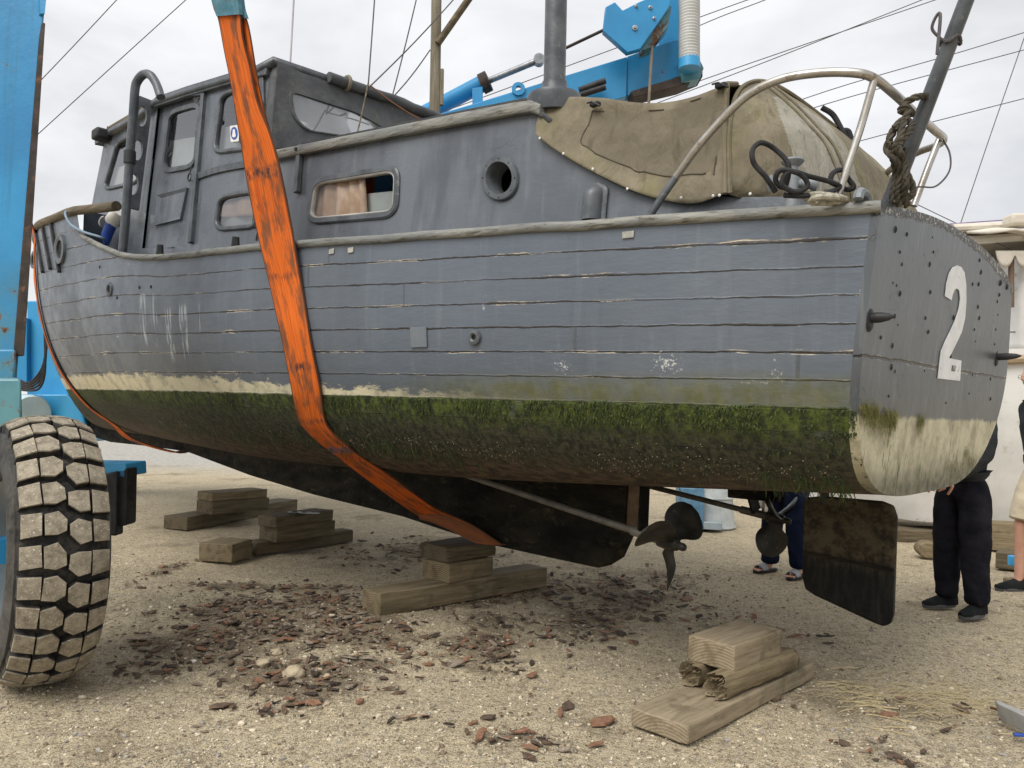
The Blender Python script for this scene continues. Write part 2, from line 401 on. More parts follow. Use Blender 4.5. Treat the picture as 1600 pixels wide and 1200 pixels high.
    h = q.math('ADD', h, q.math('MULTIPLY', flake, .3)); h = q.math('ADD', h, q.math('MULTIPLY', q.noise(q.map(ob, scale=(1, 1, 3)), 9, 5, .6), .55))
    h = q.math('ADD', h, q.math('MULTIPLY', below, q.math('MULTIPLY', fine, 2.6)))
    q.bump(h, .8, .006)
    return q.m

def transom_material():
    q = NT('transom_paint'); ob = q.tc('Object'); ox, oy, oz = q.sep(ob)
    zrel = q.math('SUBTRACT', oz, WL0 - .005)
    col = q.mix(q.mr(q.noise(ob, 1.6, 5, .6), .35, .65), (.068, .077, .086), (.094, .104, .114))
    dr = q.noise(q.map(ob, scale=(9, 9, .6)), 2.4, 6, .65); col = q.mix(q.math('MULTIPLY', q.mr(dr, .52, .76), .35), col, (.26, .275, .28))
    # scratches
    sc = q.noise(q.map(ob, scale=(3, 3, 3)), 2.0, 2, .5, 3.0); sl = q.math('ABSOLUTE', q.math('SUBTRACT', sc, .5))
    scr = q.math('MULTIPLY', q.math('SUBTRACT', 1.0, q.mr(sl, .0012, .004)), q.mr(q.noise(ob, 4.5, 3, .5), .56, .64))
    col = q.mix(scr, col, (.03, .032, .035))
    # edge rot along the top and corner
    top = q.math('MULTIPLY_ADD', q.math('POWER', q.math('DIVIDE', oy, 1.15), 2.0), -.1, 2.29)
    td = q.math('SUBTRACT', top, oz); rn = q.noise(ob, 24, 6, .75)
    rot = q.mr(q.math('SUBTRACT', q.math('MULTIPLY', rn, .075), td), .006, .016)
    col = q.mix(rot, col, q.mix(q.mr(q.noise(ob, 45, 4, .7), .54, .60), (.022, .019, .016), (.40, .38, .34)))
    # plank joint
    jz = q.math('MULTIPLY_ADD', q.noise(ob, 9, 5, .65), .03, -.015)
    jd = q.math('ABSOLUTE', q.math('SUBTRACT', q.math('ADD', oz, jz), q.math('MULTIPLY_ADD', oy, -.012, 1.655)))
    jn = q.noise(ob, 6, 5, .7)
    joint = q.math('SUBTRACT', 1.0, q.mr(jd, .003, .008)); jfl = q.math('MULTIPLY', q.math('SUBTRACT', 1.0, q.mr(jd, .008, .015)), q.mr(jn, .5, .6))
    col = q.mix(jfl, col, (.30, .28, .24)); col = q.mix(joint, col, (.03, .028, .025))
    # bottom
    rag = q.math('MULTIPLY', q.math('SUBTRACT', q.noise(ob, 8, 7, .7), .5), .07)
    low = q.math('SUBTRACT', 1.0, q.mr(q.math('ADD', zrel, rag), -.035, -.012))
    crm = q.mix(q.mr(q.noise(ob, 7, 7, .7), .38, .66), (.58, .54, .39), (.34, .31, .22))
    crm = q.mix(q.mr(zrel, -.36, -.16), q.mix(q.mr(q.noise(ob, 16, 6, .7), .4, .6), (.10, .10, .075), (.20, .19, .13)), crm)
    dn = q.noise(q.map(ob, scale=(17, 17, .7)), 1.5, 7, .72); dl = q.mr(dn, .590, .630)
    crm = q.mix(q.math('MULTIPLY', dl, .85), crm, q.mix(q.mr(q.noise(ob, 3, 3, .6), .45, .55), (.035, .034, .022), (.045, .065, .014)))
    gl = q.math('MULTIPLY', q.mr(q.noise(q.map(ob, scale=(3, 3, 1)), 4, 5, .6), .56, .63), q.math('MULTIPLY', q.mr(zrel, -.33, -.27), q.math('SUBTRACT', 1.0, q.mr(zrel, -.27, -.18))))
    crm = q.mix(gl, crm, (.06, .085, .015))
    col = q.mix(low, col, crm)
    q.P(Base_Color=col, Roughness=q.mix(low, (.36, .36, .36), (.75, .75, .75))); q.b.inputs['Specular IOR Level'].default_value = .45
    h = q.math('SUBTRACT', q.math('MULTIPLY', q.noise(ob, 12, 5, .6), .5), joint); h = q.math('SUBTRACT', h, scr); h = q.math('ADD', h, q.math('MULTIPLY', rot, q.noise(ob, 50, 5, .7)))
    q.bump(h, .8, .006)
    return q.m

def cabin_material():
    q = NT('grey_cabin_paint'); ob = q.tc('Object'); ox, oy, oz = q.sep(ob)
    col = q.mix(q.mr(q.noise(ob, 1.4, 5, .6), .35, .65), (.086, .098, .115), (.122, .136, .154))
    dr = q.noise(q.map(ob, scale=(6, 6, .6)), 2.0, 6, .65); col = q.mix(q.math('MULTIPLY', q.mr(dr, .5, .74), .4), col, (.20, .22, .235))
    dk = q.noise(q.map(ob, scale=(2.2, 2.2, .35), loc=(3, 0, 0)), 1.6, 4, .6); col = q.mix(q.math('MULTIPLY', q.mr(dk, .52, .66), .6), col, (.052, .058, .072))
    crk = q.noise(q.map(ob, scale=(2.4, 2.4, 9)), 2.2, 4, .6, 1.2); cl = q.math('MULTIPLY', q.math('SUBTRACT', 1.0, q.mr(q.math('ABSOLUTE', q.math('SUBTRACT', crk, .5)), .0015, .005)), q.mr(q.noise(ob, 3, 3, .5), .57, .64))
    col = q.mix(q.math('MULTIPLY', cl, .8), col, (.04, .04, .045))
    ch = q.mr(q.noise(ob, 40, 3, .6), .77, .79); col = q.mix(ch, col, (.4, .4, .38))
    q.P(Base_Color=col, Roughness=q.mr(q.noise(ob, 5, 5, .6), .3, .7, .20, .40)); q.b.inputs['Specular IOR Level'].default_value = .5
    h = q.math('SUBTRACT', q.math('MULTIPLY', q.noise(q.map(ob, scale=(1, 1, 2.0)), 7, 5, .6), .9), cl)
    q.bump(h, .55, .006)
    return q.m

M_hull = hull_material(); M_tran = transom_material(); M_cab = cabin_material()
M_trim = simple('dark_grey_trim', (.055, .062, .072), (.10, .11, .12), .38, scale=7, bump=.4, bscale=30, dirt=(.18, .18, .16), dirt_amt=.1)
M_black = simple('black_rubber', (.012, .012, .013), (.028, .028, .03), .6, scale=9, bump=.3)
M_gun = simple('weathered_gunwale', (.16, .165, .16), (.26, .255, .225), .62, scale=5, bump=.8, bscale=26, bdist=.008, stretch=(.35, 3, 3), dirt=(.06, .055, .035), dirt_amt=.45)
M_rail = simple('brown_rail_wood', (.075, .055, .032), (.16, .125, .075), .7, scale=6, bump=.8, bscale=24, bdist=.008, stretch=(.4, 3, 3), dirt=(.06, .065, .03), dirt_amt=.4)
M_steel = simple('stainless_tube', (.50, .48, .45), (.38, .35, .31), .34, metal=.85, scale=8, bump=.1, dirt=(.22, .18, .13), dirt_amt=.3)
M_keel = simple('black_keel_paint', (.005, .005, .005), (.022, .019, .013), .62, scale=3.2, bump=.9, bscale=22, bdist=.01, dirt=(.06, .05, .03), dirt_amt=.25, stretch=(1, 1, 2.4), spec=.12)
def rudder_material():
    q = NT('rudder_paint'); ob = q.tc(); x, y, z = q.sep(ob); n = q.noise(q.map(ob, scale=(6, 6, 1)), 5, 7, .7)
    up = q.mr(q.math('ADD', z, q.math('MULTIPLY', q.math('SUBTRACT', n, .5), .28)), .60, .72)
    col = q.mix(up, q.mix(q.mr(n, .4, .65), (.004, .004, .004), (.016, .015, .013)), q.mix(q.mr(q.noise(ob, 14, 7, .72), .38, .62), (.022, .018, .012), (.072, .058, .036)))
    q.P(Base_Color=col, Roughness=q.mix(up, (.4, .4, .4), (.8, .8, .8))); q.b.inputs['Specular IOR Level'].default_value = .15; q.bump(q.noise(ob, 30, 6, .7), .8, .008); return q.m
M_rud = rudder_material()
M_bronze = simple('dark_bronze', (.010, .010, .009), (.035, .032, .026), .45, metal=.15, spec=.25, scale=7, bump=.3, dirt=(.07, .06, .04), dirt_amt=.15)
M_shaft = simple('grey_shaft', (.07, .065, .056), (.13, .12, .10), .5, metal=.1, scale=9, bump=.3)
M_white = simple('white_gear_paint', (.72, .71, .68), (.6, .59, .55), .45, scale=5, bump=.1)
def glass_material(name='window_glass', tint=(.75, .8, .82), refl=.015, k=.55):
    q = NT(name); q.t.nodes.remove(q.b)
    tr = q.t.nodes.new('ShaderNodeBsdfTransparent'); tr.inputs[0].default_value = (*tint, 1)
    gl = q.t.nodes.new('ShaderNodeBsdfGlossy'); gl.inputs['Roughness'].default_value = .04; gl.inputs[0].default_value = (.95, .97, 1, 1)
    fr = q.t.nodes.new('ShaderNodeFresnel'); fr.inputs[0].default_value = 1.5
    ad = q.math('ADD', q.math('MULTIPLY', fr.outputs[0], k), refl, clamp=True)
    mx = q.t.nodes.new('ShaderNodeMixShader'); q.t.links.new(ad, mx.inputs[0]); q.t.links.new(tr.outputs[0], mx.inputs[1]); q.t.links.new(gl.outputs[0], mx.inputs[2])
    q.t.links.new(mx.outputs[0], q.out.inputs[0]); return q.m
M_glass = glass_material(); M_glass2 = glass_material('wheelhouse_glass', (.9, .94, .96), .10, 1.0)

# ------------------------------------------------------------------ hull
boat = thing('motor_boat', 'old grey wooden motor boat with mossy bottom hanging in orange slings', 'boat', BC, BANG)
ST = list(np.concatenate([np.linspace(0, 2.5, 26), np.linspace(2.6, 5.2, 24), np.linspace(5.25, 7.0, 44), np.linspace(7.08, 12.5, 70)]))
NV = 56
def section(s, side):
    zt = ztop(s); zr = zrb(s); n = nsh(s); b = bsh(s); pts = []
    for i in range(161):
        th = i / 160 * math.pi / 2
        z = zt - (zt - zr) * math.sin(th) ** (2 / n); p = b * math.cos(th) ** (2 / n)
        if i == 160: p = 0; z = zr
        pts.append((p, z))
    d = [0]
    for a, c in zip(pts, pts[1:]): d.append(d[-1] + math.hypot(a[0] - c[0], a[1] - c[1]))
    d = np.array(d); t = np.linspace(0, d[-1], NV); P = np.interp(t, d, [q[0] for q in pts]); Z = np.interp(t, d, [q[1] for q in pts])
    zd = zdk(s); zw = zwl(s); out = []; uv = []
    for p, z, tt in zip(P, Z, t):
        k = stbd_k(s, z) if side < 0 else 1
        out.append(Vector((s + stern_shift(s, z), side * p * k, z)))
        if z > zw: vv = (zd - z) / max(.1, (zd - zw)) * 7.0
        else: vv = 7.0 + (tt - np.interp(-zw, -Z, t)) / .105
        uv.append((s, vv + 20))
    return out, uv
hb = MB(); hb.uv = []
for side in (1, -1):
    rows = [section(s, side) for s in ST]
    hb.grid([r[0] for r in rows]); hb.uv += [q for r in rows for q in r[1]]
hull = hb.build('hull', M_hull, boat, angle=0)
# transom
def tr_top(p): return 2.19 + .105 * (1 - (p / 1.15) ** 2) + (.02 * (-p) if p < 0 else 0)
tb = MB()
po = section(0, 1)[0]; so = section(0, -1)[0]
ring = []
npx = 14
for i in range(npx + 1):
    p = 1.15 - 2.3 * i / npx; z = tr_top(p); ring.append(Vector((RAKE * (2.2 - z), p, z)))
ring_out = ring[:-1] + so[:-1] + list(reversed(po))[:-1]
off = Vector((-.012, 0, 0))
cx = Vector((RAKE * .5, 0, 1.7))
nr = len(ring_out); G = []
for k in range(9):
    t = k / 8; G.append([off + cx + (q - cx) * t * 1.004 for q in ring_out])
tb.grid(G[1:], wrap=True); tb.add([off + cx] + G[1], [(0, i + 1, (i + 1) % nr + 1) for i in range(nr)])
tb.grid([G[-1], [q + Vector((.05, 0, 0)) for q in G[-1]]], wrap=True)
transom = tb.build('transom', M_tran, boat, angle=50)
# deck
db = MB(); rows = []
for s in [0.05] + list(np.linspace(.3, 12.3, 44)):
    b = bsh(s) - .01; zd = min(zdk(s), ztop(s)) - .015
    b = min(b, hullp(s, zd) - .03) if s < 12.2 else .03
    rows.append([Vector((s, p * b, zd + .09 * (1 - p * p))) for p in np.linspace(-1, 1, 13)])
db.grid(rows); db.build('deck', M_trim, boat)
# gunwale moulding (port and starboard), then bow rail
for side in (1, -1):
    gb = MB(); pts = []
    for s in np.linspace(-.01, _S0 + 1.05 if side > 0 else 6.6, 110):
        pts.append(Vector((s, side * (bsh(s) + .006), ztop(s) + .004 + .004 * fbm((s * 3, side, 2)))))
    gb.tube(pts, .024, 8, flat=.8)
    gb.build('gunwale', M_gun, boat, angle=60)
S_BR = [a for a, b in ztop_pts if a > 6][0] if any(a > 6 for a, b in ztop_pts) else 6.3
rb = MB(); pts = [hit(x, y, lambda s, z: bsh(s)) for x, y in [(182, 322), (165, 324), (140, 327), (119, 329)]]
pts += [Vector((s, bsh(s), ztop(s) + .015)) for s in np.linspace(pts[-1].x + .2, 12.45, 40)]
pts2 = [Vector((p.x, -p.y, p.z)) for p in reversed(pts)]
rb.tube(pts, .042, 10); rb.tube(pts2, .042, 10); rb.build('bow_rail', M_rail, boat)
# keel
kp = [onp(x, y, 0) for x, y in [(990, 748), (985, 830), (966, 872), (945, 885), (910, 878), (780, 850), (700, 826), (640, 806), (500, 772), (400, 742), (300, 705)]]
kp = [Vector((q.x, 0, q.z)) for q in kp] + [Vector((9.2, 0, .88)), Vector((10.4, 0, .88)), Vector((11.1, 0, .93)), Vector((11.6, 0, 1.15)), Vector((11.9, 0, 1.5)), Vector((12.15, 0, 2.0))]
for s in (12.1, 11.85, 11.5, 11, 10, 9, 8, 7, 6, 5, 4, 3, 2.3): kp.append(Vector((s, 0, zrb(s) + .05)))
kb = MB(); kb.prism([q + Vector((0, -.07, 0)) for q in kp], (0, .14, 0)); kb.build('keel', M_keel, boat, bevel=.012)
lb = MB(); lb.bar((1.86, 0, .70), (1.86, 0, 1.05), .10, .16); lb.build('stern_post', simple('bare_hull_wood', (.10, .065, .04), (.19, .13, .085), .7, scale=6, bump=.6), boat, bevel=.01)
# stem post
sb = MB(); sb.tube([Vector((s + .02, 0, zrb(s) - .0)) for s in np.linspace(11.3, 12.5, 14)], .05, 8); sb.build('stem', M_hull, boat)
# ================================================================== CABIN
def cabp(s, z): return bsh(s) - .20 - .09 * (z - 2.35)
def cab(x, y, off=0.0):
    P = hit(x, y, lambda s, z: cabp(s, z) + off); return P
def sz(x, y): P = cab(x, y); return (P.x, P.z)
def surf(s, z, off=0.0): return Vector((s, cabp(s, z) + off, z))
def rrect(corners, r=.35, k=6):
    """rounded polygon through pixel corners (fraction r of the short side)"""
    n = len(corners); out = []
    P = [np.array(c, float) for c in corners]
    sh = min(np.linalg.norm(P[i] - P[i - 1]) for i in range(n)); rr = r * sh
    for i in range(n):
        a, b, c = P[i - 1], P[i], P[(i + 1) % n]
        d1 = (a - b) / np.linalg.norm(a - b); d2 = (c - b) / np.linalg.norm(c - b)
        p1 = b + d1 * min(rr, np.linalg.norm(a - b) * .5); p2 = b + d2 * min(rr, np.linalg.norm(c - b) * .5)
        for j in range(k + 1):
            t = j / k; out.append(tuple((1 - t) ** 2 * p1 + 2 * t * (1 - t) * b + t * t * p2))
    return out
def szpoly(pix): return [sz(*p) for p in pix]
def panel(outline, holes, fn, step=.09, name='panel', mat=None, parent=None):
    """triangulated sheet over (s,z) with holes, mapped by fn"""
    vs = []; es = []
    def loop(L):
        o = len(vs); dense = []
        for a, b in zip(L, L[1:] + L[:1]):
            d = math.hypot(a[0] - b[0], a[1] - b[1]); k = max(1, int(d / step))
            for i in range(k): dense.append((a[0] + (b[0] - a[0]) * i / k, a[1] + (b[1] - a[1]) * i / k))
        for q in dense: vs.append(Vector(q))
        n = len(dense)
        for i in range(n): es.append((o + i, o + (i + 1) % n))
        return dense
    O = loop(outline); H = [loop(h) for h in holes]
    def inside(p, L):
        c = False; n = len(L)
        for i in range(n):
            a = L[i]; b = L[i - 1]
            if (a[1] > p[1]) != (b[1] > p[1]) and p[0] < (b[0] - a[0]) * (p[1] - a[1]) / (b[1] - a[1]) + a[0]: c = not c
        return c
    xs = [q[0] for q in O]; zs = [q[1] for q in O]
    x = min(xs) + step * .5
    while x < max(xs):
        z = min(zs) + step * .5
        while z < max(zs):
            if inside((x, z), O) and not any(inside((x, z), h) for h in H): vs.append(Vector((x, z)))
            z += step
        x += step
    V, E, F, _, _, _ = delaunay_2d_cdt(vs, es, [], 0, 1e-5)
    keep = []
    for f in F:
        c = sum((V[i] for i in f), Vector((0, 0))) / len(f)
        if inside(c, O) and not any(inside(c, h) for h in H): keep.append(tuple(f))
    m = MB(); m.add([fn(q[0], q[1]) for q in V], keep)
    return m.build(name, mat, parent, angle=0)
def ringframe(loop, wid, thick, fn, name, mat, parent, inset=.0, sec=None):
    """frame along a closed (s,z) loop: flat ring of width wid standing proud"""
    n = len(loop); c = (sum(p[0] for p in loop) / n, sum(p[1] for p in loop) / n); L = []
    area = sum(loop[i - 1][0] * loop[i][1] - loop[i][0] * loop[i - 1][1] for i in range(n)); sg = 1 if area > 0 else -1
    for i in range(n):
        a, b = loop[i - 1], loop[(i + 1) % n]; d = math.hypot(b[0] - a[0], b[1] - a[1]) or 1
        L.append(((b[1] - a[1]) / d * sg, -(b[0] - a[0]) / d * sg))
    m = MB(); prof = [(-.012, -.02), (-.012, thick * .6), (-.004, thick), (wid - .01, thick), (wid, thick * .5), (wid, -.01)]
    G = [[fn(loop[i][0] + L[i][0] * (u + inset), loop[i][1] + L[i][1] * (u + inset), v) for i in range(n)] for u, v in prof]
    m.grid(G, wrap=True); return m.build(name, mat, parent, angle=30)
def sheet(loop, off, fn, name, mat, parent):
    return panel(loop, [], lambda s, z: fn(s, z, off), .12, name, mat, parent)

# window and door loops (photo pixels)
W_trunk = szpoly(rrect([(493, 285), (621, 264), (618, 333), (484, 345)], .3))
W_low = szpoly(rrect([(343, 309), (398, 299), (402, 353), (338, 358)], .3))
W_wh = szpoly(rrect([(347, 148), (404, 132), (402, 229), (335, 238)], .25))
W_fr = szpoly(rrect([(184, 224), (227, 201), (218, 283), (163, 296)], .25))
W_door = rrect([(262, 176), (309, 162), (301, 257), (252, 266)], .3)
D_out = [(248, 157), (322, 148), (302, 378), (288, 384), (286, 388), (222, 388)]
P_c = cab(783, 279); 
_pt = [cab(783 + 20 * math.cos(t), 279 + 24.5 * math.sin(t)) for t in np.linspace(0, 2 * math.pi, 28, endpoint=False)]
W_port = [(p.x, p.z) for p in _pt]

trk_top = [sz(x, y) for x, y in [(1300, 309), (1240, 307), (1150, 308), (1050, 304), (960, 268), (880, 222), (843, 169), (760, 182), (650, 203), (560, 220), (440, 243)]]
S_RW = sz(412, 240)[0]; print('rear wall s', S_RW, 'trunk top', [(round(a, 2), round(b, 2)) for a, b in trk_top])
trk_top = [q for q in trk_top if q[0] < S_RW - .02]
zt_rw = sz(412, 247)[1]
bot = [(s, zdk(s) - .03) for s in np.linspace(.25, S_RW, 24)]
o_trunk = [(.25, zdk(.25) - .03)] + bot[1:] + [(S_RW, zt_rw)] + trk_top[::-1] + [(.25, 2.25)]
cabin = panel(o_trunk, [W_trunk, W_port], lambda s, z: surf(s, z), .09, 'cabin_side', M_cab, boat)
wh_top = [sz(x, y) for x, y in [(404, 108), (357, 122), (300, 139), (250, 156), (232, 172), (205, 188), (176, 206)]]
wh_fr = [sz(x, y) for x, y in [(164, 220), (155, 262), (143, 322)]]
print('wh', [(round(a, 2), round(b, 2)) for a, b in wh_top], [(round(a, 2), round(b, 2)) for a, b in wh_fr])
S_FW = wh_fr[-1][0]
o_wh = [(s, min(zdk(s), 2.62) - .03) for s in np.linspace(S_RW, S_FW, 20)] + wh_fr[::-1] + wh_top[::-1] + [(S_RW, wh_top[0][1])]
door_loop = szpoly(D_out)
wside = panel(o_wh, [W_low, W_wh, W_fr, door_loop], lambda s, z: surf(s, z), .09, 'wheelhouse_side', M_cab, boat)
# starboard copies of the sides (closed boat)
panel(o_trunk, [W_trunk, W_port], lambda s, z: Vector((s, -cabp(s, z), z)), .2, 'cabin_side', M_cab, boat)
panel(o_wh, [W_low, W_wh, W_fr, szpoly(W_door)], lambda s, z: Vector((s, -cabp(s, z), z)), .2, 'wheelhouse_side', M_cab, boat)
M_bead = simple('pale_window_bead', (.42, .41, .38), (.3, .29, .27), .45)
fs = lambda s, z, o: surf(s, z, o)
for nm, loop in (('cabin_window', W_trunk), ('wheelhouse_window', W_low), ('wheelhouse_window', W_wh), ('wheelhouse_window', W_fr)):
    g = ringframe(loop, .03 if nm == 'cabin_window' else .022, .018, fs, nm, M_trim, boat)
    sheet(loop, -.006, fs, 'pane', M_glass if nm == 'cabin_window' else M_glass2, g)
    if nm == 'cabin_window': ringframe(loop, .006, .016, fs, 'window_bead', M_bead, g, inset=-.007)
# door
pane_loop = szpoly(W_door)
door = panel(door_loop, [pane_loop], lambda s, z: surf(s, z, -.022), .1, 'door', M_cab, boat)
ringframe(pane_loop, .026, .0, lambda s, z, o: surf(s, z, o - .006), 'door_window', M_trim, door); sheet(pane_loop, -.024, fs, 'door_pane', M_glass2, door)
pl_o = szpoly([(245, 305), (291, 293), (281, 342), (240, 352)]); pl_i = szpoly([(249, 309), (286, 299), (278, 337), (245, 346)])
m = MB(); n4 = 4; G = [[surf(*q, -.024) for q in pl_o], [surf(*q, -.001) for q in pl_o], [surf(*q, -.014) for q in pl_i]]
m.grid(G, wrap=True); m.add([surf(*q, -.014) for q in pl_i], [(0, 1, 2, 3)]); m.build('door_panel', M_cab, door, smooth=False)
def strip(pix, w, t, name, mat, parent, off=0.0, n=8, rnd=False):
    pts = [cab(*p) for p in pix]; pts = catmull(pts, 4) if len(pts) > 2 else [pts[0].lerp(pts[-1], k / n) for k in range(n + 1)]
    m = MB(); vs = [Vector((p.x, cabp(p.x, p.z) + off, p.z)) for p in pts]
    if rnd: m.tube(vs, w / 2, 8)
    else:
        for a, b in zip(vs, vs[1:]): m.bar(a, b, t, w, up=(0, 0, 1) if abs((b - a).normalized().z) < .8 else (1, 0, 0))
    return m.build(name, mat, parent, bevel=.002 if not rnd else 0)
def vstrip(pix_a, pix_b, w, t, name, mat, parent, off):
    a = cab(*pix_a); b = cab(*pix_b); a = surf(a.x, a.z, off); b = surf(b.x, b.z, off); m = MB()
    m.bar(a, b, w, t, up=(0, 1, 0)); return m.build(name, mat, parent, bevel=.004)
vstrip((321, 148), (301, 380), .05, .035, 'door_frame', M_trim, boat, .012)
strip([(250, 155), (321, 146)], .035, .03, 'door_frame', M_trim, boat, .012)
# pierced grab plate standing at the fore side of the door
gp = MB(); a0 = cab(243, 160); b0 = cab(222, 330); a0 = surf(a0.x, a0.z, .03); b0 = surf(b0.x, b0.z, .03); dv = (b0 - a0); L = dv.length; dv.normalize()
sx = Vector((0, 1, 0)); sx = (sx - dv * sx.dot(dv)).normalized(); nx = dv.cross(sx)
wp = .13
def gpp(u, v): return a0 + dv * (u * L) + sx * (v * wp)
out = [(0, 0), (0, .85), (.04, 1), (.93, 1), (1.0, .55), (1.0, 0)]
holes = []
for c in (.17, .48, .79):
    holes.append([(c + .095 * math.cos(t) * 1.0, .52 + .28 * math.sin(t)) for t in np.linspace(0, 2 * math.pi, 16, endpoint=False)])
vs = [Vector((u * L, v * wp)) for u, v in out]; es = [(i, (i + 1) % len(out)) for i in range(len(out))]
for h in holes:
    o = len(vs); vs += [Vector((u * L, v * wp)) for u, v in h]; es += [(o + i, o + (i + 1) % 16) for i in range(16)]
V, E_, F, *_ = delaunay_2d_cdt(vs, es, [], 0, 1e-5)
keep = [tuple(f) for f in F if not any(((sum(V[i].x for i in f) / len(f) / L - c) / .095) ** 2 + ((sum(V[i].y for i in f) / len(f) / wp - .52) / .28) ** 2 < .97 for c in (.17, .48, .79)) and not (sum(V[i].x for i in f) / len(f) / L > .93 and sum(V[i].y for i in f) / len(f) / wp > 1 - .45 * (sum(V[i].x for i in f) / len(f) / L - .93) / .07)]
gp.add([a0 + dv * q.x + sx * q.y for q in V], keep); gp.build('grab_plate', M_trim, boat, solid=.035, smooth=False)
# door handle ring, bolt
m = MB(); c = cab(297, 277); Mx = Matrix.Translation(surf(c.x, c.z, .004)) @ Matrix.Rotation(R(90), 4, 'X')
m.lathe([(.030 + .006 * math.cos(t), .006 * math.sin(t)) for t in np.linspace(0, 2 * math.pi, 8, endpoint=False)], 20, Mx, closed=True); m.tube([surf(c.x, c.z + .09, 0), surf(c.x, c.z + .03, .006)], .006, 6)
m.build('door_handle', M_black, door)
# roof edge boards
def roofpt(x, y, off): P = cab(x, y); return surf(P.x, P.z, off)
rp = [roofpt(*p, .02) for p in [(425, 103), (404, 107), (357, 121), (300, 138), (250, 155)]]
m = MB()
for a, b in zip(rp, rp[1:]): m.bar(a - Vector((0, 0, .035)), b - Vector((0, 0, .035)) + (b - a) * .02, .045, .085)
m.build('roof_edge', M_trim, boat, bevel=.006)
rp2 = [roofpt(*p, .02) for p in [(250, 160), (232, 170), (205, 187), (174, 205)]]
m = MB()
for a, b in zip(rp2, rp2[1:]): m.bar(a, b + (b - a) * .02, .04, .06)
m.build('roof_edge', M_rail, boat, bevel=.006)
# wheelhouse roof, front, rear canvas
allr = [(p.x, p.z) for p in rp[1:] + rp2[1:]]; rows = []
for s, z in [(S_RW - .06, allr[0][1] + .01)] + allr + [(S_FW + .02, allr[-1][1] - .02)]:
    b = cabp(s, z) + .05; rows.append([Vector((s, p * b, z - .035 + .035 * (1 - p * p))) for p in np.linspace(1, -1, 21)])
m = MB(); m.grid(rows); m.build('wheelhouse_roof', M_trim, boat, solid=.05)
m = MB(); rows = []
for t in np.linspace(0, 1, 6):
    a = wh_fr[0]; b = wh_fr[-1]; s = S_FW + .02 + (a[0] - S_FW) * (1 - t) * .0 ; z = 2.4 + (wh_top[-1][1] + .1 - 2.4) * t
    sf = np.interp(z, [wh_fr[2][1], wh_fr[1][1], wh_fr[0][1]], [wh_fr[2][0], wh_fr[1][0], wh_fr[0][0]])
    rows.append([Vector((sf, p * cabp(sf, z), z)) for p in np.linspace(1, -1, 9)])
m.grid(rows); m.build('wheelhouse_front', M_cab, boat)
# rear canvas with clear window
M_canv = simple('grey_canvas', (.070, .074, .080), (.115, .12, .125), .8, scale=4, bump=.6, bscale=9, bdist=.02, dirt=(.13, .13, .11), dirt_amt=.25)
zr0, zr1 = 2.55, wh_top[0][1] - .05
def rear(p, z):
    k = (z - zr0) / (zr1 - zr0); b = cabp(S_RW, z) + .01
    return Vector((S_RW - .05 - .05 * math.sin(k * 3) - .012 * fbm((p * 2.2, z * 3, 1)), p * b, z))
def onrear(x, y):
    P = ons(x, y, S_RW - .09); return (P.y / cabp(S_RW, P.z), P.z)
cwin = [onrear(*q) for q in rrect([(458, 143), (480, 150), (560, 176), (628, 214), (560, 216), (480, 204), (462, 182)], .55)]
oc = [(1, zr0), (1, zr1 + .02)] + [(p, zr1 + .035 + .05 * (1 - p * p)) for p in np.linspace(.9, -.9, 12)] + [(-1, zr1 + .02), (-1, zr0)]
panel(oc, [cwin], rear, .08, 'rear_canvas', M_canv, boat)
M_clear = glass_material('cloudy_plastic', (.45, .46, .48), .16)
_t = M_clear.node_tree; _d = _t.nodes.new('ShaderNodeBsdfDiffuse'); _d.inputs[0].default_value = (.30, .31, .32, 1); _mx = _t.nodes.new('ShaderNodeMixShader'); _mx.inputs[0].default_value = .55
_o = [n for n in _t.nodes if n.type == 'OUTPUT_MATERIAL'][0]; _src = _o.inputs[0].links[0].from_socket; _t.links.new(_src, _mx.inputs[1]); _t.links.new(_d.outputs[0], _mx.inputs[2]); _t.links.new(_mx.outputs[0], _o.inputs[0])
cw = panel(cwin, [], lambda p, z: rear(p, z) + Vector((.004, 0, 0)), .1, 'canvas_window', M_clear, boat)
n = len(cwin); cxx = sum(q[0] for q in cwin) / n; czz = sum(q[1] for q in cwin) / n
m = MB(); G = [[rear(cxx + (q[0] - cxx) * k, czz + (q[1] - czz) * k) + Vector((-o, 0, 0)) for q in cwin] for k, o in ((.985, .002), (.99, .012), (1.06, .012), (1.075, .0))]
m.grid(G, wrap=True); m.build('window_border', M_canv, cw)
m = MB(); m.grid([[rear(.995, z), surf(S_RW - .03, z, .016), surf(S_RW + .03, z, .006)] for z in np.linspace(zr0 + .1, zr1 + .02, 14)]); m.build('canvas_edge', M_canv, boat, solid=.004)
# rolled canvas along the rear top edge
m = MB(); m.tube([rear(p, zr1 + .005 + .05 * (1 - p * p)) + Vector((-.02, 0, .02 + .012 * fbm((p * 6, 0, 4)))) for p in np.linspace(.7, -1, 24)], [.040 + .010 * fbm((k * .6, 2, 2)) for k in range(24)], 10); m.build('canvas_roll', M_canv, boat)
M_web = simple('webbing', (.16, .14, .10), (.22, .2, .15), .8)
for p in (.58, -.45):
    m = MB(); m.tube([rear(p, zr1 + .005 + .05 * (1 - p * p)) + Vector((-.02, 0, .02)) + Vector((math.cos(t) * .052, 0, math.sin(t) * .052)) for t in np.linspace(0, 6.28, 14)], .014, 6); m.build('canvas_tie', M_web, boat)
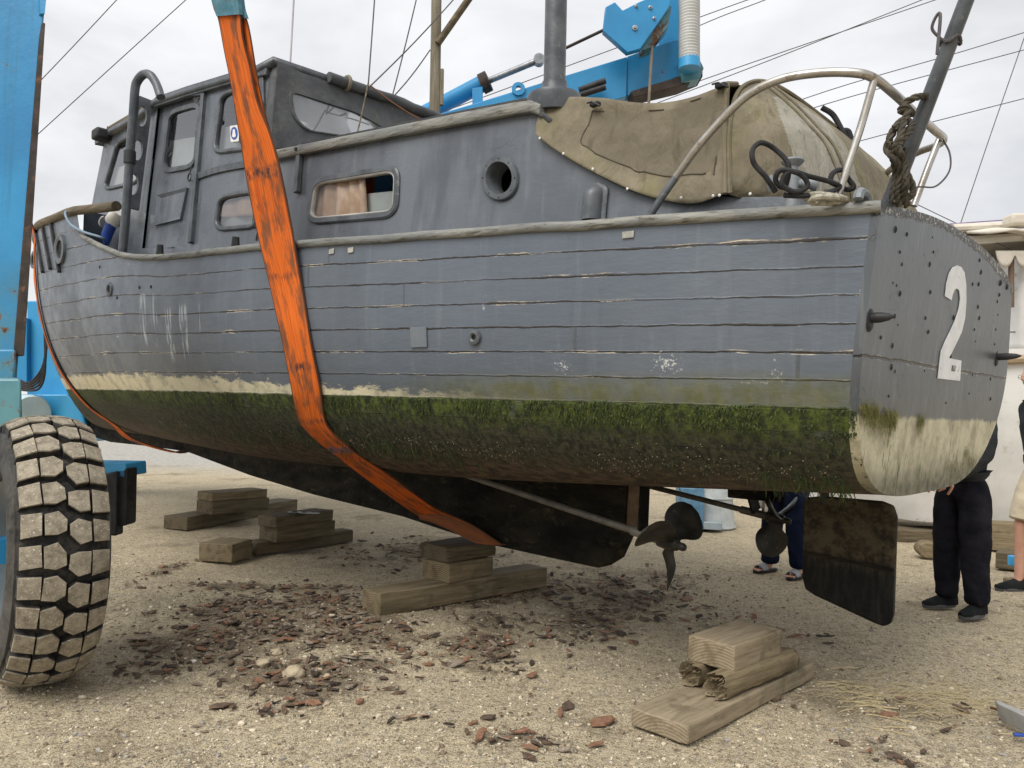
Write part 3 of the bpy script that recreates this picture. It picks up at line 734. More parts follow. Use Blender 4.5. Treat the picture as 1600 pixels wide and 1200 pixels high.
# trunk roof with edge moulding and toe rail
tt = [(a, b) for a, b in trk_top if a > 1.0] ; tt.sort()
tts = spline([a for a, _ in tt] + [S_RW + .05], [b for _, b in tt] + [zt_rw])
rows = []
for s in np.linspace(1.56, S_RW + .02, 24):
    z = tts(s); b = cabp(s, z) + .02; rows.append([Vector((s, p * b, z + .09 * (1 - abs(p) ** 2.2))) for p in np.linspace(1, -1, 17)])
m = MB(); m.grid(rows); m.build('cabin_roof', M_trim, boat, solid=.03)
m = MB(); pts = [Vector((s, cabp(s, tts(s)) + .03, tts(s) + .0)) for s in np.linspace(1.60, S_RW + .05, 40)]
G = [[p + Vector((0, y, z)) for y, z in ((-.02, -.03), (.012, -.03), (.02, -.02), (.02, .018), (.01, .03), (-.02, .03))] for p in pts]
m.grid(G, wrap=True); m.add(G[0], [tuple(range(6))]); m.add(G[-1], [tuple(range(6))])
m.build('roof_moulding', M_gun, boat)
m = MB(); pts = [Vector((s, cabp(s, tts(s)) - .06, tts(s) + .065)) for s in np.linspace(1.66, S_RW - .05, 30)]
m.tube(pts, .022, 8); m.build('roof_rail', M_black, boat)
vstrip((411, 107), (413, 246), .06, .04, 'corner_post', M_trim, boat, .0)
# rim under wheelhouse window: strakes
strip([(302, 279), (345, 265), (405, 254)], .05, .02, 'rubbing_strip', M_trim, boat, .008)
# porthole
n = len(W_port); m = MB(); c = (sum(p[0] for p in W_port) / n, sum(p[1] for p in W_port) / n)
G = [[surf(c[0] + (q[0] - c[0]) * k, c[1] + (q[1] - c[1]) * k, o) for q in W_port] for k, o in ((1.0, -.10), (1.0, .012), (1.04, .02), (1.38, .02), (1.44, .014), (1.45, -.005))]
m.grid(G, wrap=True); ph = m.build('porthole', M_trim, boat, angle=35)
for k in range(8):
    m = MB(); t = k / 8 * 2 * math.pi; q = surf(c[0] + 1.24 * (W_port[int(k * n / 8)][0] - c[0]), c[1] + 1.24 * (W_port[int(k * n / 8)][1] - c[1]), .021); m.lathe([(.0001, .004), (.004, .003), (.0055, 0)], 8, Matrix.Translation(q) @ Matrix.Rotation(R(-90), 4, 'X')); m.build('screw', M_trim, ph)
# interiors: curtains, bulkhead
M_curt = simple('peach_curtain', (.62, .40, .27), (.75, .52, .38), .8, scale=8)
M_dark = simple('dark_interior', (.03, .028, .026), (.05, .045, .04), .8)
M_cream = simple('cream_board', (.62, .60, .56), (.5, .48, .44), .6, scale=3)
def curtain(pix, n=34, amp=.022, off=-.035, folds=9):
    (x0, y0), (x1, y1), (x2, y2), (x3, y3) = pix; G = []
    for j in range(7):
        row = []
        for i in range(n):
            t = i / (n - 1); k = j / 6; x = (x0 + (x1 - x0) * t) * (1 - k) + (x3 + (x2 - x3) * t) * k; y = (y0 + (y1 - y0) * t) * (1 - k) + (y3 + (y2 - y3) * t) * k
            s, z = sz(x, y); row.append(surf(s, z, off + amp * (.4 + .6 * k) * math.sin(t * folds * 2 * math.pi / 2 + .8 * math.sin(t * 7))))
        G.append(row)
    m = MB(); m.grid(G); return m.build('curtain', M_curt, boat, angle=0, solid=.004)
curtain([(486, 278), (562, 268), (566, 348), (478, 352)])
curtain([(338, 318), (412, 300), (414, 335), (334, 338)], folds=5)
def board(pix, off, name, mat): m = MB(); m.add([surf(*sz(*p), off) for p in pix], [(0, 1, 2, 3)]); return m.build(name, mat, boat, solid=.012, smooth=False)
board([(545, 300), (640, 290), (640, 352), (540, 356)], -.08, 'cabin_glare_board', M_cream)  # added pale board stands in for sky reflected low in the window
board([(330, 338), (415, 331), (415, 372), (325, 376)], -.06, 'cabin_glare_board', M_cream)  # same added board, pale reflection for the small lower window
board([(606, 262), (640, 258), (640, 292), (604, 294)], -.14, 'cushion', simple('orange_cushion', (.5, .13, .04), (.4, .1, .03), .8))
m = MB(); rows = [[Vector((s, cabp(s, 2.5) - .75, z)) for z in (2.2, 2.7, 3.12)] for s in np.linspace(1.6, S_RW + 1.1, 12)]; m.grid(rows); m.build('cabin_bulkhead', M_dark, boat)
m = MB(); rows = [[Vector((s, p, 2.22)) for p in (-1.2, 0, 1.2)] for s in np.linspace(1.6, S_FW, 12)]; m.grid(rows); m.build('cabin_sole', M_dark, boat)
for bp_ in ([(250, 218), (306, 208), (303, 268), (246, 275)], [(334, 196), (408, 186), (404, 240), (330, 248)], [(160, 262), (226, 246), (218, 292), (158, 302)]): board(bp_, -.07, 'wheelhouse_glare_board', M_cream)  # added cream boards mimic bright reflections in the lower wheelhouse panes
# helm seat and console seen through the glass
m = MB(); m.box((S_RW + .9, .35, 2.95), (.5, .7, .5)); m.build('helm_seat', M_cream, boat, bevel=.05)
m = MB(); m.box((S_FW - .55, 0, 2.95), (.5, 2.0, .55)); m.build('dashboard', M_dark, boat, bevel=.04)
m = MB(); P0 = Vector((S_RW + 1.5, .55, 2.6)); m.tube([P0, P0 + Vector((0, 0, .5)), P0 + Vector((-.05, 0, .75))], [.2, .22, .1], 12); m.build('draped_jacket', simple('blue_cloth', (.03, .07, .13), (.05, .1, .17), .8), boat)
# cowl, bracket, side fittings
m = MB(); c0 = cab(927, 346); c1 = cab(932, 292); A = surf(c0.x, c0.z, 0); B = surf(c1.x, c1.z, 0); rows = []
for k, t in enumerate(np.linspace(0, 1, 12)):
    c = A.lerp(B, t); wv = .052 * (1 if t < .72 else math.sqrt(max(0.02, 1 - ((t - .72) / .30) ** 2))); hh = .07 * (1 if t < .7 else math.sqrt(max(.02, 1 - ((t - .7) / .32) ** 2)))
    rows.append([c + Vector((wv * math.cos(a), hh * math.sin(a), 0)) for a in np.linspace(0, math.pi, 13)])
m.grid(rows); vc = m.build('vent_cowl', M_trim, boat, angle=60)
m = MB(); rows = []
for t in np.linspace(0, 1, 12):
    c = A.lerp(B + (B - A) * .10, t); wv = .072 * (1 if t < .72 else math.sqrt(max(0.02, 1 - ((t - .72) / .29) ** 2))); rows.append([c + Vector((-.0 + wv * math.cos(a), .012 * math.sin(a) + .002, 0)) for a in np.linspace(0, math.pi, 9)])
m.grid(rows); m.build('cowl_flange', M_trim, vc, angle=60)
vstrip((473, 228), (468, 302), .045, .03, 'hook_bracket', M_trim, boat, .02)
m = MB(); P = cab(473, 236); m.lathe([(.0001, .03), (.012, .028), (.014, 0)], 10, Matrix.Translation(surf(P.x, P.z, .03)) @ Matrix.Rotation(R(-90), 4, 'X')); m.build('bracket_bolt', M_black, boat)
# grey handrail arch beside the door
m = MB(); pa = [onp(x, y, bsh(5.55) - .02) for x, y in [(191, 398), (197, 330), (203, 240), (208, 180), (211, 140)]]
pb = [pa[-1] + Vector(v) for v in ((-.02, -.01, .07), (-.08, -.03, .11), (-.16, -.05, .09), (-.24, -.07, .0), (-.31, -.08, -.12))]
m.tube(catmull(pa + pb, 5), .034, 10); m.build('handrail', M_trim, boat)
m = MB(); m.tube([pa[2] + Vector((0, 0, -.08)), pa[2] + Vector((0, 0, .02))], .045, 10); m.build('handrail_sleeve', M_black, boat)
m = MB(); P = cab(171, 214); q = surf(P.x, P.z, .06); m.box(q, (.16, .16, .10)); m.build('horn', M_black, boat, bevel=.02)
for x, y in [(250, 392), (368, 381)]:
    m = MB(); P = hit(x, y, lambda s, z: bsh(s) - .05); m.tube([P + Vector((0, 0, -.03)), P + Vector((0, 0, .045))], [.030, .024], 8); m.build('deck_cleat', M_black, boat)
# dark bulkhead inside the bow bulwark
m = MB(); s0 = hit(126, 350, lambda s, z: bsh(s)).x + .1
m.add([Vector((s0, bsh(s0) - .06, 2.5)), Vector((s0, bsh(s0) - .06, ztop(s0 + .3))), Vector((s0, -bsh(s0) + .06, ztop(s0 + .3))), Vector((s0, -bsh(s0) + .06, 2.5))], [(0, 1, 2, 3)])
m.build('foredeck_bulkhead', simple('navy_paint', (.03, .04, .055), (.045, .055, .07), .4), boat, solid=.04, smooth=False)
# shore power inlet and its plug
pc = onp(184, 342, bsh(5.9) - .18)
M_blue = simple('blue_plastic', (.02, .06, .30), (.03, .08, .36), .35)
pi_ = thing('shore_power_socket', 'white and blue shore power socket hanging by the wheelhouse door', 'socket', (0, 0, 0)); pi_.parent = boat; del pi_['label']; del pi_['category']
m = MB(); m.tube([pc + Vector((-.05, 0, .06)), pc + Vector((.06, .02, -.02))], [.062, .068], 14); m.build('socket_housing', M_white, pi_)
m = MB(); m.tube([pc + Vector((.05, .03, -.03)), pc + Vector((.10, .05, -.14)), pc + Vector((.10, .05, -.22))], [.05, .046, .022], 14); m.build('plug', M_blue, pi_)
m = MB(); m.lathe([(.0001, .02), (.05, .02), (.055, .0)], 18, Matrix.Translation(pc + Vector((.13, .06, -.02))) @ Matrix.Rotation(R(70), 4, 'Y') @ Matrix.Rotation(R(-25), 4, 'X')); m.build('socket_lid', M_white, pi_)
m = MB(); cb = [pc + Vector((.10, .05, -.2)), onp(158, 371, bsh(6) - .05), onp(130, 362, bsh(6.3) + .03), onp(110, 350, bsh(6.6) + .05), onp(102, 334, bsh(6.8) + .06), onp(108, 327, bsh(6.8) - .02)]
m.tube(catmull(cb, 8), .011, 8); tag(m.build('power_cable', simple('pale_blue_cable', (.16, .24, .32), (.2, .28, .36), .5)), 'thin blue cable from the power plug over the bow bulwark', 'cable').matrix_world = Matrix.Translation(BC) @ Matrix.Rotation(BANG, 4, 'Z')

# ---- bow portholes, rubbing strips, hull fittings
def hullpt(x, y, off=0.0): return hit(x, y, lambda s, z: hullp(s, z) + off)
def hnorm(P):
    e = .02; ds = (hullp(P.x + e, P.z) - hullp(P.x - e, P.z)) / (2 * e); dz = (hullp(P.x, P.z + e) - hullp(P.x, P.z - e)) / (2 * e)
    return Vector((-ds, 1, -dz)).normalized()
def hullring(P, prof, name, mat, n=24, parent=None):
    nrm = hnorm(P); Mx = Matrix.Translation(P) @ nrm.to_track_quat('Z', 'Y').to_matrix().to_4x4(); m = MB(); m.lathe(prof, n, Mx); return m.build(name, mat, parent or hull, angle=35)
M_hole = simple('black_hole', (.006, .006, .007), (.01, .01, .01), .5)
for x, y in [(96, 390), (54, 406)]:
    P = hullpt(x, y); g = hullring(P, [(.085, -.02), (.085, .02), (.105, .03), (.135, .026), (.14, .0)], 'porthole', M_trim)
    hullring(P, [(.0001, .006), (.088, .006)], 'pane', M_hole, parent=g)
for (a, b) in [((80, 350), (93, 425)), ((67, 356), (79, 420)), ((56, 362), (67, 425))]:
    m = MB(); pts = [hullpt(a[0] + (b[0] - a[0]) * t, a[1] + (b[1] - a[1]) * t, .012) for t in np.linspace(0, 1, 10)]
    for p, q in zip(pts, pts[1:]): m.bar(p, q + (q - p) * .05, .03, .035, up=(0, 1, 0))
    st_ = m.build('rubbing_strip', M_black, hull, bevel=.004)
P = hullpt(742, 527); g = hullring(P, [(.014, -.01), (.014, .012), (.022, .018), (.036, .014), (.04, 0)], 'skin_fitting', M_trim); hullring(P, [(.0001, .004), (.016, .004)], 'pane', M_hole, 16, g)
P = hullpt(172, 452); g = hullring(P, [(.03, -.01), (.03, .01), (.04, .016), (.055, .012), (.06, 0)], 'skin_fitting', M_trim); hullring(P, [(.0001, .004), (.032, .004)], 'pane', M_hole, 16, g)
for x, y in [(218, 449), (236, 448), (183, 465), (156, 417)]: hullring(hullpt(x, y), [(.0001, .005), (.012, .005), (.014, 0)], 'drain_hole', M_hole, 12)
def patchplate(cx, cy, w, h, name, mat, t=.006):
    P = hullpt(cx, cy); nrm = hnorm(P); Mx = nrm.to_track_quat('Z', 'Y').to_matrix(); sx = Vector((-1, nrm.x, 0)).normalized(); up = nrm.cross(sx) * -1
    m = MB(); c = P + nrm * t * .3
    m.prism([c - sx * w / 2 - up * h / 2, c + sx * w / 2 - up * h / 2, c + sx * w / 2 + up * h / 2, c - sx * w / 2 + up * h / 2], nrm * t); return m.build(name, mat, hull, bevel=.0015)
patchplate(655, 527, .115, .105, 'patch_plate', simple('patch_grey', (.13, .15, .17), (.15, .17, .19), .45))
M_zinc = simple('pale_plate', (.42, .41, .37), (.28, .28, .25), .6, scale=30)
for x, y, w_ in [(519, 393, .045), (549, 391, .045), (982, 367, .055)]: patchplate(x, y, w_, .03, 'small_plate', M_zinc)
# ================================================================== AFT GEAR
def L2W(P): return BC + BA * P.x + BP * P.y + Vector((0, 0, P.z))
def W2L(P): return tol(P)
def atl(x, y, Y): return W2L(at(x, y, Y))
def pixl(P):
    d = L2W(P) - Vector((0, 0, CAM_H)); k = d.dot(cF); return (800 + FPX * d.dot(cR) / k, 600 - FPX * d.dot(cU) / k)
def inpoly(p, L):
    c = False
    for i in range(len(L)):
        a = L[i]; b = L[i - 1]
        if (a[1] > p[1]) != (b[1] > p[1]) and p[0] < (b[0] - a[0]) * (p[1] - a[1]) / (b[1] - a[1]) + a[0]: c = not c
    return c
def cover_mat(name, c1, c2, stain, amt):
    q = NT(name); ob = q.tc(); col = q.mix(q.mr(q.noise(ob, 3.5, 6, .62), .35, .65), c1, c2)
    col = q.mix(q.math('MULTIPLY', q.mr(q.noise(q.map(ob, scale=(2, 2, 1)), 2.4, 5, .6), .50, .70), amt), col, stain)
    col = q.mix(q.math('MULTIPLY', q.mr(q.noise(q.map(ob, scale=(7, 7, 1.2), loc=(3, 1, 0)), 2.4, 6, .66), .52, .70), .5), col, (.075, .062, .040))
    wv = q.noise(q.map(ob, scale=(260, 260, 260)), 1, 2, .5)
    q.P(Base_Color=col, Roughness=.85); q.b.inputs['Specular IOR Level'].default_value = .2
    h = q.math('ADD', q.math('MULTIPLY', q.noise(q.map(ob, scale=(2.2, 2.2, 1)), 5, 4, .55, .6), 1.0), q.math('MULTIPLY', wv, .04)); q.bump(h, .8, .03); return q.m
M_cover = cover_mat('tan_canvas', (.142, .121, .084), (.222, .192, .136), (.165, .160, .065), .5)
M_mesh = cover_mat('brown_window_cloth', (.128, .110, .078), (.170, .145, .104), (.13, .115, .075), .3)
M_mesh2 = cover_mat('pale_window_cloth', (.24, .225, .185), (.30, .285, .24), (.20, .19, .11), .35)
pairs = [((838, 211), (850, 156)), ((868, 234), (890, 152)), ((910, 260), (940, 153)), ((960, 285), (985, 160)), ((1000, 302), (1025, 161)), ((1045, 314), (1062, 157)), ((1090, 317), (1100, 146)), ((1134, 303), (1138, 132))]
bt = [cab(*b, .035) for b, _ in pairs]; tp = [cab(*t, -.03) for _, t in pairs]
btc = catmull(bt, 10); tpc = catmull(tp, 10); NC = len(btc)
print('cover', [tuple(round(c, 2) for c in p) for p in bt], [tuple(round(c, 2) for c in p) for p in tp])
G = []
for i in range(NC):
    row = []; a = btc[i]; b = tpc[i]; u = i / (NC - 1)
    for j in range(26):
        t = j / 25; P = a.lerp(b, t); P.y = cabp(P.x, P.z) + .035 + (-.065) * t ** 2 - .035 * math.sin(math.pi * t) * math.sin(math.pi * u) + .010 * fbm((P.x * 4, P.z * 5, 3)) * math.sin(math.pi * min(1, t * 3) / 2) 
        P.y += .006 * math.sin((P.x * 9 - P.z * 6) * 2.2) * (1 - t)
        row.append(P)
    for j in range(1, 25):
        t = j / 24; p = row[25].y * (1 - 2 * t); cr = (.05 + .10 * u) * (1 - (1 - 2 * t) ** 2) - .05 * math.sin(math.pi * u) * math.sin(math.pi * t)
        row.append(Vector((b.x, p, b.z + cr + .008 * fbm((b.x * 5, p * 4, 7)))))
    for j in range(25, -1, -2): row.append(Vector((row[j].x, -row[j].y, row[j].z)))
    G.append(row)
m = MB(); m.grid(G)
wpoly = [(926, 174), (908, 224), (950, 249), (998, 269), (1035, 275), (1117, 271), (1137, 168), (1102, 150), (1065, 166), (998, 175)]
m.mi = [1 if inpoly(pixl(sum((Vector(m.v[i]) for i in f), Vector()) / len(f)), wpoly) and sum(m.v[i][1] for i in f) > 0 else 0 for f in m.f]
cover = m.build('canvas_cover', [M_cover, M_mesh], boat, angle=0, solid=.004)
m = MB(); m.tube([v + Vector((0, .004, 0)) for v in G[-1][0:27]], .013, 8); m.build('cover_zip', M_cover, cover)
# aft sloping part of the cover, arch to deck
fa = cab(1139, 304, .036); sh = cab(1140, 131, -.028)
zb = fa.z; arch = []
NA = 150
for i in range(NA + 1):
    t = i / NA * 2 - 1                                        # -1 port foot ... 1 starboard foot
    a = (1 - t) / 2 * math.pi
    c = -math.cos(a); sn = max(0, math.sin(a))
    p = sh.y * 1.02 * (abs(c) ** .45) * (1 if c < 0 else -1) if False else None
    # superellipse arch
    e = 2 / 3.6; p = fa.y * (abs(math.cos(a)) ** e) * (-1 if math.cos(a) > 0 else 1); zz = zb + (sh.z + .16 - zb) * sn ** e
    k = (zz - zb) / (sh.z - zb); arch.append(Vector((fa.x + (sh.x - fa.x) * min(1, k), p * (1 - .05 * k), zz)))
G = []
for i, A in enumerate(arch):
    p = A.y; t = i / NA; line = Vector((.52 - .24 * math.sin(math.pi * t) ** .5, p * .885, 2.315)); row = []
    for j in range(44):
        k = j / 43; P = A.lerp(line, k); P.x -= .10 * math.sin(math.pi * k) * math.sin(math.pi * t) ** .5; P += Vector((.008 * fbm((P.y * 4, P.z * 5, 11)), 0, 0)); row.append(P)
    G.append(row)
m = MB(); m.grid(G)
wp2 = [(1208, 150), (1258, 300), (1345, 292), (1322, 228), (1290, 190), (1250, 165)]
m.mi = [1 if inpoly(pixl(sum((Vector(m.v[i]) for i in f), Vector()) / len(f)), wp2) else 0 for f in m.f]
m.build('aft_flap', [M_cover, M_mesh2], boat, angle=0, solid=.004)
m = MB(); m.tube([v + Vector((-.006, 0, .004)) for v in arch], .010, 6); m.build('cover_seam', M_cover, boat)
m = MB(); m.add([Vector((.3, y, z)) for y, z in ((-1.0, 2.15), (1.0, 2.15), (1.0, 2.28), (-1.0, 2.28))], [(0, 1, 2, 3)]); m.build('coaming_board', M_cab, boat, solid=.03, smooth=False)
M_pipe = simple('dark_stitching', (.06, .05, .035), (.09, .075, .05), .8)
for pl in ([(926, 174), (908, 224), (950, 249), (998, 269), (1035, 275), (1117, 271)], [(926, 174), (998, 175), (1065, 166), (1102, 150)], [(1117, 271), (1137, 168)]):
    m = MB(); pts = [];
    for x, y in pl: pts.append((x, y))
    q = []
    for (a, b) in zip(pts, pts[1:]):
        for k in range(6):
            x = a[0] + (b[0] - a[0]) * k / 6; y = a[1] + (b[1] - a[1]) * k / 6; best = min((v for row in cover.data.vertices[:NC * 62] for v in [row.co] if v.y > 0), key=lambda v: (pixl(v)[0] - x) ** 2 + (pixl(v)[1] - y) ** 2); q.append(Vector((best.x, best.y + .004, best.z)))
    q = [q[0]] + [a.lerp(b, .5) for a, b in zip(q, q[1:])] + [q[-1]]
    m.tube(q, .0035, 5); m.build('cover_piping', M_pipe, cover)
for pl in ([G[i_][j_] for i_, j_ in [(int(NA * .33), k) for k in range(0, 43, 2)]], [G[int(NA * .37)][k] for k in range(0, 43, 2)]):
    m = MB(); m.tube([v + Vector((-.008, .004, 0)) for v in pl], .006, 6); m.build('cover_zip', M_cover, boat)
sm = None
for x, y in [(843, 216), (880, 240), (926, 264), (980, 295), (1064, 309), (1114, 306), (1124, 305), (1172, 303)]:
    P = cab(x, y, .05)
    if sm is None:
        m = MB(); m.lathe([(.0001, .004), (.0045, .003), (.0072, 0)], 12, Matrix.Rotation(R(-90), 4, 'X')); sn_ = m.build('snap_button', M_white, cover); sm = sn_.data
    else:
        sn_ = bpy.data.objects.new('snap_button', sm); COL.objects.link(sn_); sn_.parent = cover
    sn_.location = P
for x, y, s_ in [(930, 165, 1), (1127, 136, 1)]:
    m = MB(); P = cab(x, y, .0); m.box(P + Vector((0, 0, .006)), (.05, .03, .018)); m.tube([P + Vector((-.045, .02, -.02)), P + Vector((0, .03, .01)), P + Vector((.035, .02, .015))], .005, 6); m.build('cover_buckle', M_black, cover, bevel=.006)

# ---- flue, mast, aerial, rigging
m = MB(); fb = atl(866, 152, 3.98); m.lathe([(.0001, -.1), (.13, -.10), (.145, -.02), (.14, .0), (.085, .012), (.07, .03), (.066, .07), (.066, .075), (.0575, .08), (.0575, 2.2), (.0001, 2.2)], 28, Matrix.Translation(fb)); m.build('flue', M_trim, boat, angle=35)
M_mast = simple('grey_mast_wood', (.15, .125, .085), (.24, .205, .15), .75, scale=5, bump=.8, bscale=20, stretch=(6, 6, .5), dirt=(.08, .09, .05), dirt_amt=.4)
m = MB(); mb_ = atl(679, 195, 6.6); mt = atl(682, 0, 6.6); up = (mt - mb_); m.tube([mb_ - up * .5, mb_, mb_ + up * .5, mt, mb_ + up * 2.6], [.05, .049, .046, .045, .04], 12); mast = m.build('mast', M_mast, boat)
m = MB(); m.bar(atl(689, 165, 6.6), atl(690, 108, 6.6), .035, .04); m.build('mast_cleat', M_mast, mast, bevel=.006)
m = MB(); m.tube([atl(684, 68, 6.55), atl(735, -5, 6.5), atl(810, -110, 6.4)], .030, 10); m.build('boom', M_rail, mast)
M_wire = simple('dark_wire', (.05, .045, .05), (.1, .09, .09), .5)
for a, b, Ya, Yb, mt_ in [((588, -40), (575, 138), 6.0, 5.6, M_wire), ((715, -8), (575, 138), 6.4, 5.6, M_wire), ((655, -20), (612, 154), 6.6, 6.4, M_wire), ((672, 78), (612, 154), 6.6, 6.4, M_wire), ((575, 131), (556, 216), 5.6, 5.2, M_rail), ((578, 133), (668, 192), 5.6, 6.3, simple('faded_orange_line', (.35, .16, .08), (.4, .2, .1), .8))]:
    m = MB(); A = atl(*a, Ya); B = atl(*b, Yb); m.tube([A.lerp(B, k / 8) + Vector((0, 0, -.02 * math.sin(math.pi * k / 8))) for k in range(9)], .0055, 6); m.build('stay', mt_, boat)
m = MB(); m.tube([atl(453, 108, 6.2), atl(459, 0, 6.2), atl(463, -90, 6.2)], .0075, 6); m.build('aerial', simple('pale_aerial', (.42, .38, .40), (.5, .46, .48), .5), boat)

# ---- stern rail
def tubeb(pix, r, name, mat=M_steel, k=8, parent=boat):
    m = MB(); m.tube(catmull([atl(*q) for q in pix], k), r, 10); return m.build(name, mat, parent)
f0 = hit(1013, 341, lambda s, z: bsh(s) - .06); Y0 = L2W(f0).y
tubeb([(1013, 341, Y0), (1035, 307, Y0 - .02), (1056, 277, Y0 - .04)], .017, 'rail_foot', M_trim)
tubeb([(1056, 277, Y0 - .04), (1090, 230, 3.22), (1130, 185, 3.15), (1170, 148, 3.06), (1220, 124, 2.98), (1280, 114, 2.9), (1335, 114, 2.84), (1365, 122, 2.84), (1395, 145, 2.9), (1430, 177, 3.05), (1462, 205, 3.25), (1474, 216, 3.36), (1466, 226, 3.5), (1430, 240, 3.75), (1395, 262, 4.05), (1368, 290, 4.3), (1355, 320, 4.4)], .017, 'stern_rail')
tubeb([(1366, 124, 2.84), (1346, 195, 2.86), (1322, 268, 2.88), (1305, 320, 2.9)], .0145, 'rail_stanchion')
tubeb([(1470, 212, 3.36), (1450, 262, 3.36), (1428, 322, 3.36)], .0145, 'rail_stanchion')
m = MB(); m.tube(catmull([atl(*q) for q in [(1472, 216, 3.35), (1484, 240, 3.33), (1483, 268, 3.3), (1462, 291, 3.27), (1435, 292, 3.25), (1405, 298, 3.2)]], 8), .004, 6); m.build('rail_wire', M_wire, boat)
# ---- bitts
q0 = atl(1238, 320, 3.02); m = MB()
m.lathe([(.034, -.06), (.03, 0), (.024, .02), (.022, .07), (.026, .10), (.022, .125), (.022, .15), (.040, .165), (.044, .172), (.04, .18), (.0001, .182)], 22, Matrix.Translation(q0))
d1 = Vector((.75, .66, 0)).normalized()
m.tube([q0 + d1 * x + Vector((0, 0, .085)) for x in (-.095, -.088, -.07, -.02, .02, .07, .088, .095)], [.022, .034, .022, .016, .016, .022, .034, .022], 14); 
M_bit = simple('grey_bitts_paint', (.16, .18, .20), (.22, .24, .255), .4, bump=.3, dirt=(.1, .08, .06), dirt_amt=.2)
m.build('mooring_bitt', M_bit, boat)
m = MB(); q1 = atl(1348, 312, 2.88); m.tube([q1 + Vector((-.03 * 0, .05 * math.cos(t), .035 * math.sin(t) - .01)) for t in np.linspace(0, math.pi, 10)], .020, 8); m.build('fairlead', M_bit, boat)
# ---- ropes (things of their own)
M_blackrope = simple('black_rope', (.010, .010, .011), (.028, .028, .03), .75, bump=.8, bscale=160, bdist=.003, scale=20)
def rope(pix, r, name, label, mat, k=8, n=8):
    m = MB(); m.tube(catmull([at(*q) for q in pix], k), r, n); o = m.build(name, mat); return tag(o, label, 'rope')
rope([(1212, 300, 2.86), (1196, 276, 2.84), (1178, 255, 2.84), (1176, 234, 2.84), (1190, 223, 2.84), (1212, 234, 2.86), (1232, 258, 2.85), (1226, 292, 2.85), (1212, 282, 2.84), (1220, 266, 2.82), (1250, 272, 2.82), (1262, 290, 2.83), (1244, 300, 2.83), (1222, 288, 2.82), (1234, 268, 2.82), (1266, 276, 2.83), (1300, 285, 2.86), (1322, 296, 2.9), (1334, 292, 2.9), (1326, 280, 2.9), (1316, 266, 2.9), (1302, 270, 2.88), (1298, 284, 2.88), (1312, 292, 2.88), (1290, 302, 2.85), (1255, 306, 2.84), (1225, 305, 2.84)], .010, 'mooring_rope', 'black mooring rope wound and looped around the grey stern bitts', M_blackrope)
rope([(1284, 168, 4.3), (1302, 180, 4.3), (1318, 208, 4.3), (1330, 222, 4.3), (1326, 206, 4.3), (1318, 205, 4.3), (1322, 218, 4.3), (1334, 232, 4.3), (1342, 262, 4.35)], .016, 'rope', 'thick black rope draped over the far side of the tan canvas cover', M_blackrope)
rope([(1255, 312, 2.86), (1270, 304, 2.84), (1300, 306, 2.84), (1322, 312, 2.88), (1300, 316, 2.88), (1268, 316, 2.84), (1278, 308, 2.80), (1310, 309, 2.81)], .012, 'frayed_rope', 'pale frayed rope lying on the deck beside the bitts', simple('pale_rope', (.42, .40, .33), (.22, .20, .15), .85, bump=1, bscale=120, scale=60))
# ---- flagstaff and its rope hank
fb = atl(1388, 322, 3.05); ft = atl(1510, 0, 2.78); dv = ft - fb
m = MB(); m.tube([fb - dv * .05, fb + dv * .3, fb + dv * .7, ft, fb + dv * 1.5], [.031, .030, .028, .027, .025], 14)
staff = tag(m.build('flagstaff', M_trim), 'dark grey flagstaff leaning over the transom with a knotted brown rope', 'pole'); staff.matrix_world = Matrix.Translation(BC) @ Matrix.Rotation(BANG, 4, 'Z')
m = MB(); c = fb + dv * .81; m.tube([c + Vector((.034 * math.cos(t), .034 * math.sin(t), .012 * math.sin(3 * t))) for t in np.linspace(0, 12.6, 24)], .006, 6); m.tube(catmull([c + Vector((.02, .03, 0)), c + Vector((.05, .05, .05)), c + Vector((.02, .06, .09)), c + Vector((.03, .06, -.06))], 6), .006, 6); m.build('lashing', M_wire, staff)
M_brope = simple('brown_tarred_rope', (.040, .034, .025), (.080, .068, .048), .8, scale=14, bump=1.0, bscale=110, bdist=.004)
m = MB()
def strand(pts, r=.0125, tw=36):
    """three laid strands round a centre line"""
    P = catmull(pts, 10)
    L = 0; D = [0]
    for a, b in zip(P, P[1:]): L += (b - a).length; D.append(L)
    for k in range(3):
        q = []
        for i, p in enumerate(P):
            t = (P[min(i + 1, len(P) - 1)] - P[max(i - 1, 0)]).normalized(); u = t.orthogonal().normalized() if abs(t.z) > .99 else t.cross(Vector((0, 0, 1))).normalized(); v = t.cross(u); a = D[i] * tw * 2 + k * 2.0944
            q.append(p + (u * math.cos(a) + v * math.sin(a)) * r * .55)
        m.tube(q, r * .62, 6)
A3 = lambda l: [at(*q) for q in l]
strand(A3([(1452, 150, 2.90), (1432, 152, 2.86), (1416, 160, 2.88), (1408, 172, 2.92), (1424, 178, 2.90), (1414, 166, 2.86), (1406, 176, 2.88)]))
strand(A3([(1420, 172, 2.86), (1408, 196, 2.86), (1394, 206, 2.86), (1390, 226, 2.86), (1400, 238, 2.88), (1408, 222, 2.84), (1422, 204, 2.84), (1424, 192, 2.86), (1410, 188, 2.86), (1398, 200, 2.84)]))
strand(A3([(1398, 200, 2.88), (1386, 232, 2.88), (1398, 248, 2.84), (1408, 272, 2.86), (1402, 300, 2.88), (1406, 322, 2.9)]))
strand(A3([(1422, 200, 2.87), (1402, 222, 2.82), (1396, 246, 2.86), (1400, 270, 2.9), (1396, 300, 2.9), (1395, 318, 2.9)]))
strand(A3([(1412, 190, 2.84), (1404, 230, 2.82), (1412, 252, 2.84), (1416, 285, 2.84), (1412, 308, 2.88), (1418, 322, 2.9)]))
